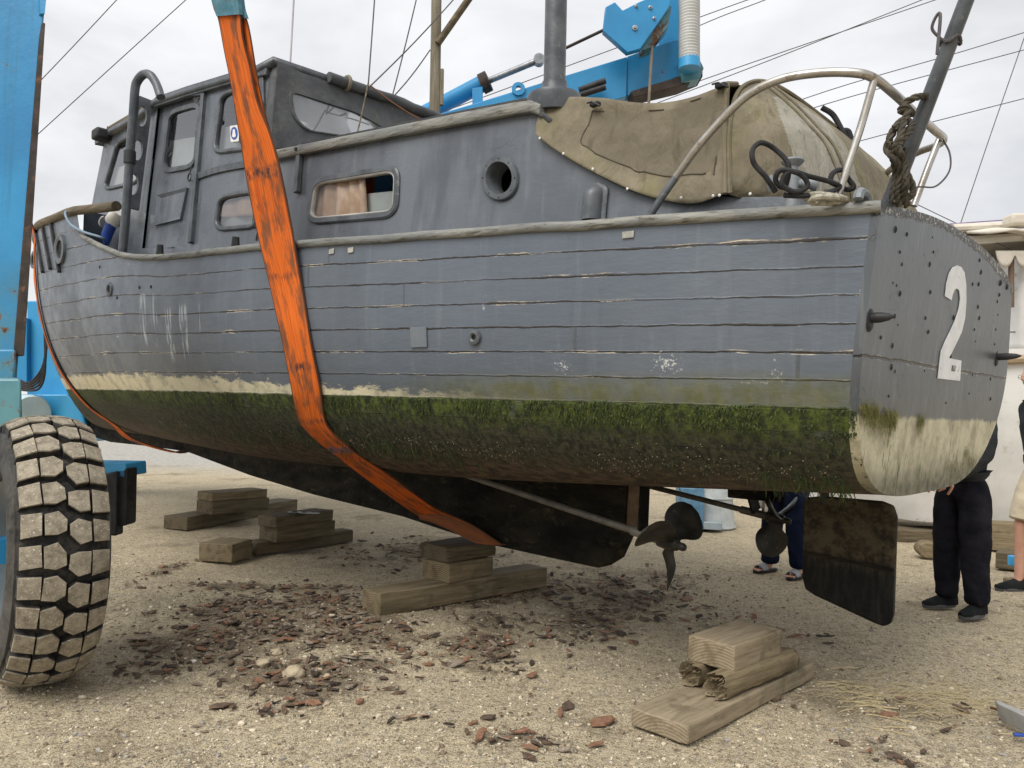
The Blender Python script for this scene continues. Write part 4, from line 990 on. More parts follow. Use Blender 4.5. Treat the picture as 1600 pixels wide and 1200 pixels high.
strand(A3([(1412, 232, 2.86), (1416, 268, 2.88), (1426, 292, 2.9), (1424, 306, 2.9), (1412, 306, 2.9)]))
tag(m.build('rope_hank', M_brope), 'brown laid rope knotted to the stern rail, hanging in a thick twisted hank', 'rope')
# ---- transom fittings
bolt_mesh = None
for x, y in [(355, 140), (398, 158), (495, 170), (498, 225), (372, 225), (380, 270), (484, 270), (346, 340), (360, 350), (372, 380), (352, 465), (365, 498), (486, 375), (468, 472), (478, 524), (344, 575), (340, 655), (354, 672), (465, 670), (671, 255), (676, 300), (645, 345), (667, 345), (665, 430), (670, 472), (652, 515), (656, 560), (645, 685), (632, 755), (748, 340), (773, 355), (745, 385), (738, 410), (740, 460), (732, 515), (728, 570), (712, 700), (712, 775), (562, 615), (573, 470), (330, 765), (300, 545), (545, 790)]:
    P = ontr(1250 + x / 2.4, 300 + y / 2.4, .010)
    if bolt_mesh is None:
        m = MB(); m.lathe([(.0001, .011), (.007, .009), (.0115, .003), (.013, -.004)], 10, Matrix.Rotation(R(-90), 4, 'Y')); o = m.build('bolt', M_black, transom); bolt_mesh = o.data
    else:
        o = bpy.data.objects.new('bolt', bolt_mesh); COL.objects.link(o); o.parent = transom
    k = random.uniform(.45, .9) * (1.5 if (x, y) in ((355, 140), (398, 158), (748, 340), (773, 355)) else 1); o.location = P; o.scale = (k, k * random.uniform(.7, 1), k * random.uniform(1.0, 1.7))
for (x, y, L_, dirv) in [(1358, 497, .085, Vector((-1, -.16, .02))), (1556, 558, .125, Vector((-1, -.05, .03)))]:
    P = ontr(x, y, .008); m = MB(); d = dirv.normalized()
    m.tube([P - d * .01, P + d * .02, P + d * L_ * .45, P + d * L_ * .8, P + d * L_], [.018, .020, .020, .014, .003], 16)
    st_ = m.build('mooring_stud', M_black, transom); m = MB(); m.lathe([(.0001, .01), (.030, .008), (.036, 0)], 18, Matrix.Translation(P) @ Matrix.Rotation(R(-90), 4, 'Y') @ Matrix.Scale(1.5, 4, (1, 0, 0))); m.build('stud_plate', M_black, st_)
two = [(268, 575), (303, 598), (310, 565), (320, 540), (333, 532), (346, 545), (351, 590), (344, 645), (326, 702), (300, 760), (270, 820), (245, 880), (240, 920), (228, 1028), (350, 1042), (358, 930), (288, 916), (303, 890), (330, 835), (360, 772), (378, 695), (385, 605), (384, 510), (375, 445), (357, 414), (335, 405), (310, 415), (290, 450), (275, 510)]
m = MB(); m.prism([ontr(1400 + x / 3.53, 300 + y / 3.53, .0145) for x, y in two], Vector((-.003, 0, 0)))
M_digit = simple('white_digit_paint', (.80, .81, .82), (.70, .72, .74), .5, scale=9, dirt=(.4, .41, .42), dirt_amt=.12)
num = m.build('number_two', M_digit, transom, smooth=False)
cu = bpy.data.curves.new('small_print', 'FONT'); cu.body = "ILL3"; cu.size = .040; cu.extrude = .0006; cu.align_x = 'CENTER'; cu.align_y = 'CENTER'
to = bpy.data.objects.new('tmp', cu); COL.objects.link(to); bpy.context.view_layer.update(); tm = bpy.data.meshes.new_from_object(to.evaluated_get(bpy.context.evaluated_depsgraph_get())); bpy.data.objects.remove(to)
tm.materials.append(M_black); o = bpy.data.objects.new('small_print', tm); COL.objects.link(o); o.parent = num
P = ontr(1490, 576, .0195); o.matrix_local = Matrix.Translation(P) @ Matrix(((0, -RAKE, -1, 0), (-1, 0, 0, 0), (0, 1, -RAKE, 0), (0, 0, 0, 1))) @ Matrix.Scale(1.0, 4)
# ---- rudder
rp_ = [(1258, 785), (1262, 777), (1285, 775), (1378, 783), (1396, 790), (1402, 808), (1397, 960), (1393, 974), (1382, 978), (1368, 973), (1275, 930), (1260, 920), (1255, 900)]
rl = [onp(x, y, 0) for x, y in rp_]; m = MB(); m.prism([Vector((q.x, -.022, q.z)) for q in rl], (0, .044, 0)); rud = m.build('rudder', M_rud, boat, bevel=.010)
m = MB(); P = onp(1288, 790, 0); m.tube([P, Vector((P.x - .0, 0, 1.1))], .026, 10); m.build('rudder_stock', M_bronze, rud)
m = MB(); a = onp(1257, 862, 0); b = onp(1400, 890, 0); m.bar(Vector((a.x, .026, a.z)), Vector((b.x, .026, b.z)), .012, .015); m.build('rudder_rib', M_keel, rud)
# ---- shafts and propellers
def blade(m, ang, hand=1, r0=.03, r1=.25, wmax=.108, pitch=.9):
    G = []
    for i in range(13):
        u = i / 12; r = r0 + (r1 - r0) * u; w = wmax * math.sqrt(max(0.0, 1 - ((u - .56) / .46) ** 2)) if u > .12 else wmax * .35; w = max(w, .032 if u < .3 else .004)
        tw = math.atan2(pitch * .16, max(r, .05)) ; row = []
        for k in range(9):
            v = (k / 8 - .5) * 2 * w; th = .010 * (1 - u * .7) * (1 - (k / 4 - 1) ** 2) + .002
            x = hand * math.sin(tw) * v; y = math.cos(tw) * v; row.append((Vector((r, y, x + .0)), th))
        G.append(row)
    Rm = Matrix.Rotation(ang, 3, 'Z'); top = [[Rm @ (p + Vector((0, 0, t))) for p, t in row] for row in G]; bo = [[Rm @ (p - Vector((0, 0, t))) for p, t in row] for row in G]
    m.grid(top); m.grid(bo)
    rim_t = [r[0] for r in top] + top[-1] + [r[-1] for r in reversed(top)]; rim_b = [r[0] for r in bo] + bo[-1] + [r[-1] for r in reversed(bo)]; m.grid([rim_t, rim_b])
def propeller(hubL, fwdL, phase, hand):
    ax = (hubL - fwdL).normalized(); q = ax.to_track_quat('Z', 'Y').to_matrix().to_4x4(); Mx = Matrix.Translation(hubL) @ q
    m = MB(); m.lathe([(.0001, -.06), (.036, -.06), (.038, -.02), (.034, .03), (.028, .05), (.02, .055), (.02, .085), (.014, .095), (.0001, .1)], 18); h = m.build('propeller', M_bronze, boat); h.matrix_local = Mx
    for k in range(3):
        m = MB(); blade(m, phase + k * 2.0944, hand); m.build('blade', M_bronze, h, angle=50)
    m = MB(); m.tube([hubL + (fwdL - hubL) * -.0, fwdL], .019, 12); m.tube([hubL + (fwdL - hubL) * .03, hubL + (fwdL - hubL) * .14], .026, 12); m.build('propeller_shaft', M_shaft, boat)
propeller(onp(1046, 848, .70), onp(715, 738, .62), R(PROP_A), -1)
propeller(onp(1213, 810, -.70), Vector((2.9, -.62, 1.0)), R(PROP_B), 1)
m = MB(); P = onp(1195, 800, -.70); m.bar(P + Vector((.06, 0, 0)), Vector((P.x + .12, -.62, 1.12)), .014, .12, up=(0, 1, 0)); m.build('shaft_bracket', M_keel, boat)
m = MB(); P = onp(1030, 842, .70); m.bar(P + Vector((.10, 0, .02)), Vector((P.x + .22, .5, 1.05)), .012, .07, up=(0, 1, 0)); m.build('shaft_bracket', M_keel, boat)
m = MB(); m.bar(Vector((1.15, -.62, .98)), Vector((1.5, -.62, .98)), .05, .22, up=(0, 0, 1)); m.build('hull_skeg', M_keel, boat, bevel=.01)
# ================================================================== SLINGS
def sling_material():
    q = NT('orange_sling'); uv = q.tc('UV'); u, v, _ = q.sep(uv)
    fib = q.noise(q.map(uv, scale=(38, 1.6, 1)), 1.0, 5, .65); big = q.noise(q.map(uv, scale=(3, 3.2, 1)), 1.0, 6, .62)
    col = q.mix(q.mr(fib, .35, .65), (.50, .085, .008), (.74, .165, .018))
    col = q.mix(q.math('MULTIPLY', q.mr(big, .46, .62), .78), col, (.11, .060, .032))
    col = q.mix(q.math('MULTIPLY', q.mr(q.noise(q.map(uv, scale=(16, .9, 1), loc=(5, 2, 0)), 1.3, 6, .7), .56, .68), .65), col, (.055, .045, .04))
    for vv, wv, amp in [(1.40, .05, .95), (2.05, .03, .5), (2.62, .035, .9), (3.0, .03, .6), (.9, .02, .3)]:
        d = q.math('ABSOLUTE', q.math('SUBTRACT', q.math('ADD', v, q.math('MULTIPLY_ADD', fib, .10, -.05)), vv)); col = q.mix(q.math('MULTIPLY', q.math('MULTIPLY', q.math('SUBTRACT', 1.0, q.mr(d, wv * .3, wv)), q.mr(q.noise(q.map(uv, scale=(5, 9, 1)), 1.3, 5, .7), .40, .60)), amp), col, (.03, .028, .03))
    d = q.math('ABSOLUTE', q.math('SUBTRACT', q.math('ADD', v, q.math('MULTIPLY_ADD', big, .1, -.05)), 3.27)); col = q.mix(q.math('MULTIPLY', q.math('SUBTRACT', 1.0, q.mr(d, .02, .05)), q.mr(fib, .4, .55)), col, (.02, .12, .22))
    edge = q.math('MINIMUM', u, q.math('SUBTRACT', 1.0, u)); col = q.mix(q.math('SUBTRACT', 1.0, q.mr(edge, .012, .05)), col, (.10, .04, .02))
    low = q.mr(v, 4.35, 4.75); col = q.mix(q.math('MULTIPLY', low, .8), col, (.15, .075, .04))
    q.P(Base_Color=col, Roughness=.82); q.b.inputs['Specular IOR Level'].default_value = .25
    h = q.math('ADD', q.math('MULTIPLY', fib, 1.0), q.math('MULTIPLY', big, .6)); q.bump(h, .55, .006); return q.m
M_sling = sling_material()
M_sleeve = simple('blue_grey_sleeve', (.05, .16, .22), (.10, .24, .30), .8, scale=9, bump=.6, bscale=40, dirt=(.16, .09, .05), dirt_amt=.3)
def band(pairs, th=.010, nu=9, crown=.0, v0=0.0):
    """pairs of local-frame (left,right) edge points -> thick strip mesh with UVs (u across, v metres along)"""
    Lp = catmull([a for a, b in pairs], 8); Rp = catmull([b for a, b in pairs], 8); n = len(Lp); m = MB(); uv = []; G = []; G2 = []; v = v0
    for i in range(n):
        a, b = Lp[i], Rp[i]; c = (a + b) / 2
        if i: v += (c - (Lp[i - 1] + Rp[i - 1]) / 2).length
        t = ((Lp[min(i + 1, n - 1)] + Rp[min(i + 1, n - 1)]) - (Lp[max(0, i - 1)] + Rp[max(0, i - 1)])).normalized(); nn = (b - a).cross(t).normalized()
        if nn.y < -.3 and False: nn = -nn
        row = []; row2 = []
        for j in range(nu):
            u = j / (nu - 1); k = crown * (1 - (2 * u - 1) ** 2) + .004 * math.sin(u * 9 + i * .13) * math.sin(i * .21); p = a.lerp(b, u) + nn * k; row.append(p - nn * th / 2); row2.append(p + nn * th / 2)
            uv.append((u, v))
        G.append(row); G2.append(row2)
    m.grid(G); u1 = list(uv); m.grid(G2); e1 = [r[0] for r in G]; e2 = [r[0] for r in G2]; m.grid([e1, e2]); f1 = [r[-1] for r in G]; f2 = [r[-1] for r in G2]; m.grid([f1, f2])
    ue = [uv[i * nu] for i in range(n)]; uf = [uv[i * nu + nu - 1] for i in range(n)]; m.uv = u1 + u1 + ue + ue + uf + uf
    return m
def upf(s, z, o=0.0): return bsh(s) + .045 + .20 * max(0, z - 2.45) + o
def up_(x, y, o=0.0): return hit(x, y, lambda s, z: upf(s, z, o))
def hu_(x, y): return hit(x, y, lambda s, z: hullp(s, z) + .016)
PL = [(up_(318, -90), up_(360, -90)), (up_(333, 0), up_(375, 0)), (up_(344, 40), up_(380, 60)), (up_(353, 90), up_(392, 110)), (up_(365, 150), up_(403, 160)), (up_(375, 210), up_(423, 212)), (up_(384, 270), up_(438, 262)), (up_(398, 340), up_(454, 345)), (up_(409, 394), up_(462, 386))]
PL += [(hu_(424, 455), hu_(473, 450)), (hu_(440, 530), hu_(485, 525)), (hu_(456, 610), hu_(500, 600)), (hu_(466, 656), hu_(507, 652))]
PL += [(hu_(482, 676), hu_(519, 674)), (hu_(500, 692), hu_(537, 691)), (hu_(520, 708), hu_(558, 708))]
pb_ = (PL[-1][0].y + PL[-1][1].y) / 2
PL += [(onp(560, 738, .3 + (pb_ - .3) * .68), onp(603, 738, .3 + (pb_ - .3) * .66)), (onp(618, 782, .3 + (pb_ - .3) * .28), onp(655, 776, .3 + (pb_ - .3) * .28)), (onp(655, 806, .30), onp(690, 798, .30)), (onp(712, 832, .18), onp(738, 820, .18)), (onp(755, 851, .10), onp(786, 851, .10))]
print('bilge p', pb_)
PS = [(Vector((a.x, -a.y, a.z)), Vector((b.x, -b.y, b.z))) for a, b in reversed(PL[:-1])]
PLs = [p for p in PL]
sl = thing('lifting_sling', 'wide dirty orange webbing sling passing over the near side of the boat amidships', 'sling', (0, 0, 0), 0, 'lifting slings'); sl.matrix_world = Matrix.Translation(BC) @ Matrix.Rotation(BANG, 4, 'Z')
band(PL).build('webbing', M_sling, sl, angle=50, recalc=True)
kbp = PL[-1]; band([PL[-1], (Vector((kbp[0].x, -.10, kbp[0].z)), Vector((kbp[1].x, -.10, kbp[1].z)))] + PS, v0=4.7).build('webbing', M_sling, sl, angle=50)
band([(up_(360, -90, -.03), up_(372, -90, -.03)), (up_(362, 0, -.03), up_(377, 0, -.03)), (up_(366, 40, -.03), up_(388, 40, -.03)), (up_(378, 100, -.03), up_(400, 110, -.03)), (up_(390, 160, -.03), up_(414, 175, -.03)), (up_(398, 200, -.02), up_(424, 214, -.02))], th=.008, v0=2.2).build('second_ply', M_sling, sl, angle=50)
band([(up_(316, -95, .008), up_(361, -95, .008)), (up_(332, 0, .008), up_(375, 0, .008)), (up_(341, 26, .008), up_(377, 23, .008))], th=.024).build('protective_sleeve', M_sleeve, sl, angle=50)
band([(up_(358, -95, -.024), up_(374, -95, -.024)), (up_(362, 0, -.024), up_(380, 0, -.024)), (up_(366, 27, -.024), up_(386, 29, -.024))], th=.022).build('protective_sleeve', M_sleeve, sl, angle=50)
# turned-up fold of the webbing where it leaves the bilge
band([(onp(650, 793, .34), onp(656, 811, .31)), (onp(670, 801, .30), onp(676, 817, .28)), (onp(700, 806, .25), onp(705, 829, .23)), (onp(740, 824, .15), onp(742, 848, .15)), (onp(772, 842, .1), onp(774, 852, .1))], th=.008, v0=4.6).build('folded_edge', M_sling, sl, angle=50)
sl2 = thing('lifting_sling', 'narrow view of an orange sling curving under the bow of the boat', 'sling', (0, 0, 0), 0, 'lifting slings'); sl2.matrix_world = Matrix.Translation(BC) @ Matrix.Rotation(BANG, 4, 'Z')
S2A, S2B = 8.3, 8.55
# forward sling: wraps the bow sections, width along s
FL = []
for k in range(15):                        # follows the bow section down to the bilge, then runs free to the keel
    z = 3.5 - (3.5 - 1.18) * k / 14; pr = []
    for s_ in (S2B, S2A):
        p = bsh(s_) + .05 + .15 * max(0, z - ztop(s_)) if z > ztop(s_) - .05 else hullp(s_, z) + .022
        pr.append(Vector((s_, p, z)))
    FL.append(tuple(pr))
zk_ = .86
FL += [(Vector((S2B, .55, zk_ + .14)), Vector((S2A, .55, zk_ + .14))), (Vector((S2B, .09, zk_ - .01)), Vector((S2A, .09, zk_ - .01)))]
e0, e1 = FL[-1]; FS = [(Vector((a.x, -a.y, a.z)), Vector((b.x, -b.y, b.z))) for a, b in reversed(FL)]
band(FL + FS, v0=.3).build('webbing', M_sling, sl2, angle=50)
# ================================================================== BOAT HOIST
def hoist_paint(name, c1, c2, rust=.3):
    q = NT(name); ob = q.tc(); col = q.mix(q.mr(q.noise(ob, 1.3, 5, .6), .35, .65), c1, c2)
    col = q.mix(q.math('MULTIPLY', q.mr(q.noise(q.map(ob, scale=(5, 5, .5)), 1.6, 5, .6), .55, .75), .35), col, (.03, .12, .18))
    r = q.mr(q.noise(ob, 5, 7, .7, .4), .66 - rust * .12, .70 - rust * .08); col = q.mix(r, col, q.mix(q.mr(q.noise(ob, 24, 5, .7), .4, .6), (.10, .035, .015), (.22, .10, .05)))
    q.P(Base_Color=col, Roughness=q.mix(r, (.36, .36, .36), (.8, .8, .8))); q.bump(q.math('ADD', q.noise(ob, 30, 5, .6), q.math('MULTIPLY', r, -2.0)), .3, .004); return q.m
M_hblue = hoist_paint('blue_hoist_paint', (.018, .20, .42), (.026, .25, .50), .12); M_hrust = hoist_paint('worn_teal_paint', (.06, .20, .25), (.12, .28, .30), 1.0); M_hlight = hoist_paint('light_blue_paint', (.03, .28, .55), (.05, .34, .62), .1)
M_drk = simple('rusty_dark_steel', (.018, .014, .012), (.05, .032, .022), .7, scale=5, bump=.6, dirt=(.16, .07, .03), dirt_amt=.25)
M_grey = simple('galvanised_rod', (.32, .33, .34), (.22, .23, .24), .35, metal=.7, scale=9)
ho = thing('boat_hoist', 'blue wheeled boat hoist with a column at left and a lifting beam behind the cabin', 'boat hoist', at(90, 1085, 3.9))
ho.location = Vector((-2.2, 3.9, 0)); HO = Vector(ho.location)
def hbuild(m, name, mat, parent=None, **kw):
    m.v = [tuple(Vector(v) - HO) for v in m.v]; return m.build(name, mat, parent or ho, **kw)
def slab(pix, Y, depth, mat, name, bevel=.012, parent=None, dirv=(0, 1, 0)):
    """a plate facing the viewer: outline at depth Y extruded away by depth (metres)"""
    poly = [at(x, y, Y) for x, y in pix]; m = MB(); m.prism(poly, Vector(dirv) * depth); return hbuild(m, name, mat, parent, bevel=bevel, smooth=True)
def column_paint():
    q = NT('column_paint'); ob = q.tc(); x, y, z = q.sep(ob); col = q.mix(q.mr(q.noise(ob, 1.3, 5, .6), .35, .65), (.016, .185, .40), (.026, .25, .50))
    col = q.mix(q.math('MULTIPLY', q.mr(q.noise(q.map(ob, scale=(7, 7, .4)), 1.8, 6, .65), .52, .72), .45), col, (.02, .11, .17))
    low = q.math('SUBTRACT', 1.0, q.mr(z, 1.3, 2.6)); col = q.mix(q.math('MULTIPLY', low, q.mr(q.noise(ob, 3.0, 6, .65), .38, .62)), col, (.07, .21, .24))
    rz = q.math('ADD', q.noise(ob, 6.0, 8, .72, .3), q.math('MULTIPLY', low, .10)); r = q.mr(rz, .655, .685); halo = q.mr(rz, .60, .67)
    col = q.mix(q.math('MULTIPLY', halo, .5), col, (.12, .11, .08)); col = q.mix(r, col, q.mix(q.mr(q.noise(ob, 30, 5, .7), .4, .6), (.075, .028, .014), (.20, .085, .04)))
    q.P(Base_Color=col, Roughness=q.mix(r, (.34, .34, .34), (.85, .85, .85))); q.bump(q.math('ADD', q.noise(ob, 26, 5, .6), q.math('MULTIPLY', r, -3.0)), .35, .004); return q.m
M_col = column_paint()
slab([(-150, -140), (78, -60), (66, 70), (24, 640), (-150, 640)], 4.35, .42, M_col, 'column', .03, dirv=(-.66, .75, 0))
slab([(66, 34), (71, 36), (38, 556), (23, 556), (23, 540), (62, 60)], 4.33, .07, M_drk, 'guide_rail', .004, dirv=(-.66, .75, 0))
slab([(60, -80), (80, -80), (70, 22), (62, 22)], 4.33, .06, M_hblue, 'column_flange', .004, dirv=(-.66, .75, 0))
slab([(-60, 590), (34, 590), (36, 672), (-60, 690)], 4.25, .35, M_hrust, 'axle_bracket', .02, dirv=(-.66, .75, 0))
slab([(-80, 545), (27, 545), (26, 600), (-80, 600)], 4.31, .30, M_col, 'axle_bracket', .02, dirv=(-.66, .75, 0))
# wheel
AX = Vector((.76, .65, 0)).normalized(); WC = Vector((-2.372, 3.95, .672)); RW, WW = .66, .36
Wm = Matrix.Translation(WC) @ AX.to_track_quat('Z', 'Y').to_matrix().to_4x4()
def tyre_r(z):                                                      # crown radius at axial z
    u = abs(z) / (WW / 2); return RW - .022 - .045 * u ** 3.0
prof = []
for k in range(25):
    z = (k / 24 - .5) * WW; prof.append((tyre_r(z) - .018, z))
prof += [(.575, WW / 2 + .012), (.50, WW / 2 + .030), (.42, WW / 2 + .022), (.365, WW / 2 - .01), (.33, WW / 2 - .05)]
prof = [(.33, -WW / 2 + .05), (.365, -WW / 2 + .01), (.42, -WW / 2 - .022), (.50, -WW / 2 - .030), (.575, -WW / 2 - .012)] + prof
def tyre_mat():
    q = NT('tyre_rubber'); ob = q.tc(); x, y, z = q.sep(ob); r = q.math('SQRT', q.math('ADD', q.math('MULTIPLY', x, x), q.math('MULTIPLY', y, y)))
    dust = q.mr(q.math('ADD', q.noise(ob, 20, 6, .7), 0), .42, .62); bk = q.mix(q.math('MULTIPLY', dust, .6), (.007, .007, .007), (.075, .064, .048))
    sw = q.math('MULTIPLY', q.mr(q.math('ABSOLUTE', z), WW / 2 - .01, WW / 2 + .01), q.mr(q.noise(ob, 6, 6, .65), .35, .6))
    col = q.mix(q.math('MULTIPLY', sw, .4), bk, (.12, .115, .105)); q.P(Base_Color=col, Roughness=.72); q.bump(q.noise(ob, 40, 5, .6), .4, .004); return q.m
def lug_mat():
    q = NT('sandy_tread'); ob = q.tc(); sand = q.mix(q.mr(q.noise(ob, 26, 6, .68), .35, .65), (.20, .172, .128), (.33, .288, .215))
    sp = q.mr(q.noise(ob, 110, 3, .7), .60, .66); sand = q.mix(sp, sand, (.55, .50, .40)); sand = q.mix(q.math('MULTIPLY', q.mr(q.noise(ob, 9, 6, .7), .52, .68), .7), sand, (.13, .105, .075))
    q.P(Base_Color=sand, Roughness=.95); q.bump(q.noise(ob, 120, 5, .7), .7, .004); return q.m
whl = thing('wheel', '', '', (0, 0, 0)); whl.parent = ho; del whl['label']; del whl['category']
m = MB(); m.lathe(prof, 96); ty = m.build('tyre', tyre_mat(), whl, angle=40); ty.matrix_world = Matrix.Translation(-HO) @ Wm
m = MB(); NL = 29
rows_ = [(-.5, -.275, 'o', 0.0), (-.265, -.01, 'i', .0), (.01, .265, 'j', .5), (.275, .5, 'o', .5)]
for (a, b, kind, ph) in rows_:
    for k in range(NL):
        th0 = (k + ph + .08 * (1 if a < 0 else -1)) * 2 * math.pi / NL; dth = 2 * math.pi / NL
        if kind == 'o': poly = [(a, -.39), (b, -.39), (b, .36), (a, .39)]
        elif kind == 'i': poly = [(a, -.34), (a + (b - a) * .62, -.42), (b, -.12), (b, .30), (a + (b - a) * .55, .42), (a, .36)]
        else: poly = [(a, -.30), (a + (b - a) * .40, -.42), (b, -.36), (b, .34), (a + (b - a) * .45, .42), (a, .12)]
        poly = [((a + b) / 2 + (z - (a + b) / 2) * 1.0, t * 1.0) for z, t in poly]
        jit = [(z + rng.uniform(-.010, .010), t + rng.uniform(-.045, .045)) for z, t in poly]
        n = len(jit); cz = sum(z for z, _ in jit) / n; ct = sum(t for _, t in jit) / n
        def pt(z, t, h): 
            zz = z * WW; r = tyre_r(zz) + h; an = th0 + t * dth; return (r * math.cos(an), r * math.sin(an), zz)
        lay = [[pt(z, t, -.02) for z, t in jit], [pt(cz + (z - cz) * .97, ct + (t - ct) * .97, .020) for z, t in jit], [pt(cz + (z - cz) * .92, ct + (t - ct) * .92, .027) for z, t in jit]]
        vs = [p for l in lay for p in l]; fs = []
        mi = []
        for l in range(2):
            for i in range(n): fs.append((l * n + i, l * n + (i + 1) % n, (l + 1) * n + (i + 1) % n, (l + 1) * n + i)); mi.append(0 if l == 0 else 1)
        vs.append(pt(cz, ct, .028)); fs += [(2 * n + i, 2 * n + (i + 1) % n, 3 * n) for i in range(n)]; mi += [1] * n
        o0 = len(m.v); m.v += vs; m.f += [tuple(i + o0 for i in f) for f in fs]; m.mi += mi
tr = m.build('tread', [ty.data.materials[0], lug_mat()], ty, angle=30)
M_rimd = hoist_paint('dark_rim_paint', (.012, .03, .045), (.03, .06, .075), .5)
m = MB(); m.lathe([(.0001, -.05), (.10, -.05), (.11, -.09), (.20, -.10), (.30, -.16), (.335, -.175), (.345, -.165), (.335, -.14), (.335, .14), (.0001, .14)], 48); 
rim = m.build('rim', M_rimd, whl, angle=30); rim.matrix_world = ty.matrix_world
m = MB(); m.bar(WC + AX * -.35, WC + AX * .3, .12, .12); m.tube([WC + AX * -.30, WC + AX * -.32 + Vector((0, 0, .35)), WC + AX * -.3 + Vector((0, 0, .85))], .06, 10); hbuild(m, 'axle', M_hblue)
# bumper beam behind the wheel with rubber blocks
slab([(60, 722), (196, 724), (197, 745), (60, 742)], 5.2, .30, M_hlight, 'bumper_beam', .01)
slab([(160, 741), (182, 736), (181, 838), (161, 836)], 5.16, .10, M_black, 'rubber_block', .012); slab([(184, 734), (199, 731), (197, 821), (182, 824)], 5.2, .14, M_black, 'rubber_block', .012)
# far front leg
slab([(42, 470), (100, 470), (112, 700), (42, 700)], 11.6, .45, M_hlight, 'far_leg', .02); slab([(20, 500), (42, 496), (42, 600), (20, 600)], 11.5, .4, M_hblue, 'gearbox', .02)
slab([(20, 616), (104, 616), (128, 640), (140, 690), (20, 694)], 11.2, .5, M_hlight, 'leg_base', .02)
m = MB(); c = at(42, 646, 11.0); m.lathe([(.0001, -.2), (.24, -.2), (.27, -.15), (.27, .15), (.24, .2), (.0001, .2)], 28, Matrix.Translation(c) @ Vector((.75, -.6, 0)).to_track_quat('Z', 'Y').to_matrix().to_4x4()); hbuild(m, 'guide_roller', simple('pale_roller', (.42, .55, .60), (.5, .62, .66), .5))
for k in range(5):
    m = MB(); m.tube(catmull([at(26, 592 + k * 4, 11.0), at(45, 598 + k * 3, 10.9), at(62, 582 + k * 6, 10.9), at(70, 560 + k * 5, 10.9), at(74 - k, 520, 10.9), at(72 - k, 470, 10.9)], 8), .017, 8); hbuild(m, 'hydraulic_hose', M_black)
# lifting beam behind the cabin
slab([(560, 215), (745, 160), (980, 88), (980, 150), (790, 205), (560, 275)], 8.6, .34, M_hblue, 'lifting_beam', .012)
slab([(980, 88), (1030, 70), (1062, 60), (1064, 118), (986, 148), (980, 150)], 8.62, .3, M_hblue, 'beam_end', .012)
slab([(1026, -30), (1062, -40), (1062, 66), (1030, 74)], 8.7, .3, M_hblue, 'upright', .012)
slab([(985, 143), (1098, 108), (1098, 120), (1064, 134), (990, 152)], 8.5, .25, M_drk, 'beam_shoe', .006); slab([(1062, 92), (1092, 90), (1100, 106), (1094, 122), (1066, 128)], 8.45, .22, M_hrust, 'end_bracket', .01)
sh_ = slab([(946, 11), (961, 3), (973, 16), (998, 3), (1015, -4), (1051, -12), (1046, 11), (1001, 76), (980, 82), (942, 48)], 8.25, .09, M_hblue, 'sheave_block', .008)
slab([(1046, 8), (1050, 10), (1044, 42), (1018, 74), (1003, 79), (1001, 74)], 8.34, .20, M_hrust, 'sheave_cheek', .006, sh_).matrix_parent_inverse = Matrix()
m = MB(); ca = at(1014, 55, 8.38); m.lathe([(.0001, -.03), (.12, -.03), (.125, -.02), (.105, 0), (.125, .02), (.12, .03), (.0001, .03)], 28, Matrix.Translation(ca) @ Matrix.Rotation(R(90), 4, 'X')); hbuild(m, 'sheave_wheel', M_drk, sh_)
for x, y, r in [(992, 44, .030), (1016, 12, .022), (1022, 29, .018), (994, 10, .018)]:
    m = MB(); m.lathe([(.0001, .03), (r * .5, .03), (r * .55, .014), (r, .012), (r, 0)], 14, Matrix.Translation(at(x, y, 8.25)) @ Matrix.Rotation(R(90), 4, 'X')); hbuild(m, 'bolt', M_grey, sh_)
m = MB(); m.tube([at(1021, 40, 8.36), at(1018, 90, 8.36), at(1012, 190, 8.36)], .016, 8); hbuild(m, 'wire_rope', simple('dull_wire_rope', (.16, .13, .10), (.22, .19, .15), .7))
m = MB(); hp = [at(1077, -60, 8.3).lerp(at(1077, 94, 8.3), k / 100) for k in range(101)]; m.tube(hp, [.112 + .006 * math.sin(k * 2.1) for k in range(101)], 20); hbuild(m, 'ribbed_hose', simple('white_ribbed_hose', (.42, .42, .40), (.50, .50, .48), .6, bump=.2), angle=0)
m = MB(); m.tube([at(1077, 92, 8.3), at(1077, 108, 8.3)], [.115, .12], 18); hbuild(m, 'hose_collar', M_hlight)
m = MB(); m.tube([at(640, 190, 9.2), at(757, 129, 8.8)], .098, 16); cy = hbuild(m, 'hydraulic_cylinder', M_hblue); m = MB(); m.tube([at(752, 132, 8.8), at(764, 126, 8.78)], .118, 16); hbuild(m, 'cylinder_gland', M_drk, cy)
m = MB(); m.tube([at(757, 129, 8.8), at(852, 90, 8.5)], .036, 12); hbuild(m, 'cylinder_rod', M_grey, cy); m = MB(); m.tube([at(846, 93, 8.5), at(943, 47, 8.3)], .017, 10); hbuild(m, 'tie_rod', M_drk)
m = MB(); c = at(842, 94, 8.52); m.lathe([(.0001, -.05), (.06, -.05), (.06, .05), (.0001, .05)], 16, Matrix.Translation(c) @ Matrix.Rotation(R(90), 4, 'X')); hbuild(m, 'rod_eye', M_grey, cy)
slab([(738, 138), (754, 135), (754, 160), (752, 169), (738, 170)], 8.7, .10, M_hblue, 'cylinder_bracket', .006)
m = MB(); c = at(810, 140, 8.6); m.lathe([(.035, -.03), (.075, -.03), (.075, .03), (.035, .03)], 20, Matrix.Translation(c) @ Matrix.Rotation(R(90), 4, 'X'), closed=True); hbuild(m, 'lifting_eye', M_hblue)
for a, b in [((905, 141), (946, 126)), ((905, 149), (946, 136))]:
    m = MB(); m.tube([at(*a, 8.5), at(*b, 8.48)], .035, 10); hbuild(m, 'black_pipe', M_black)
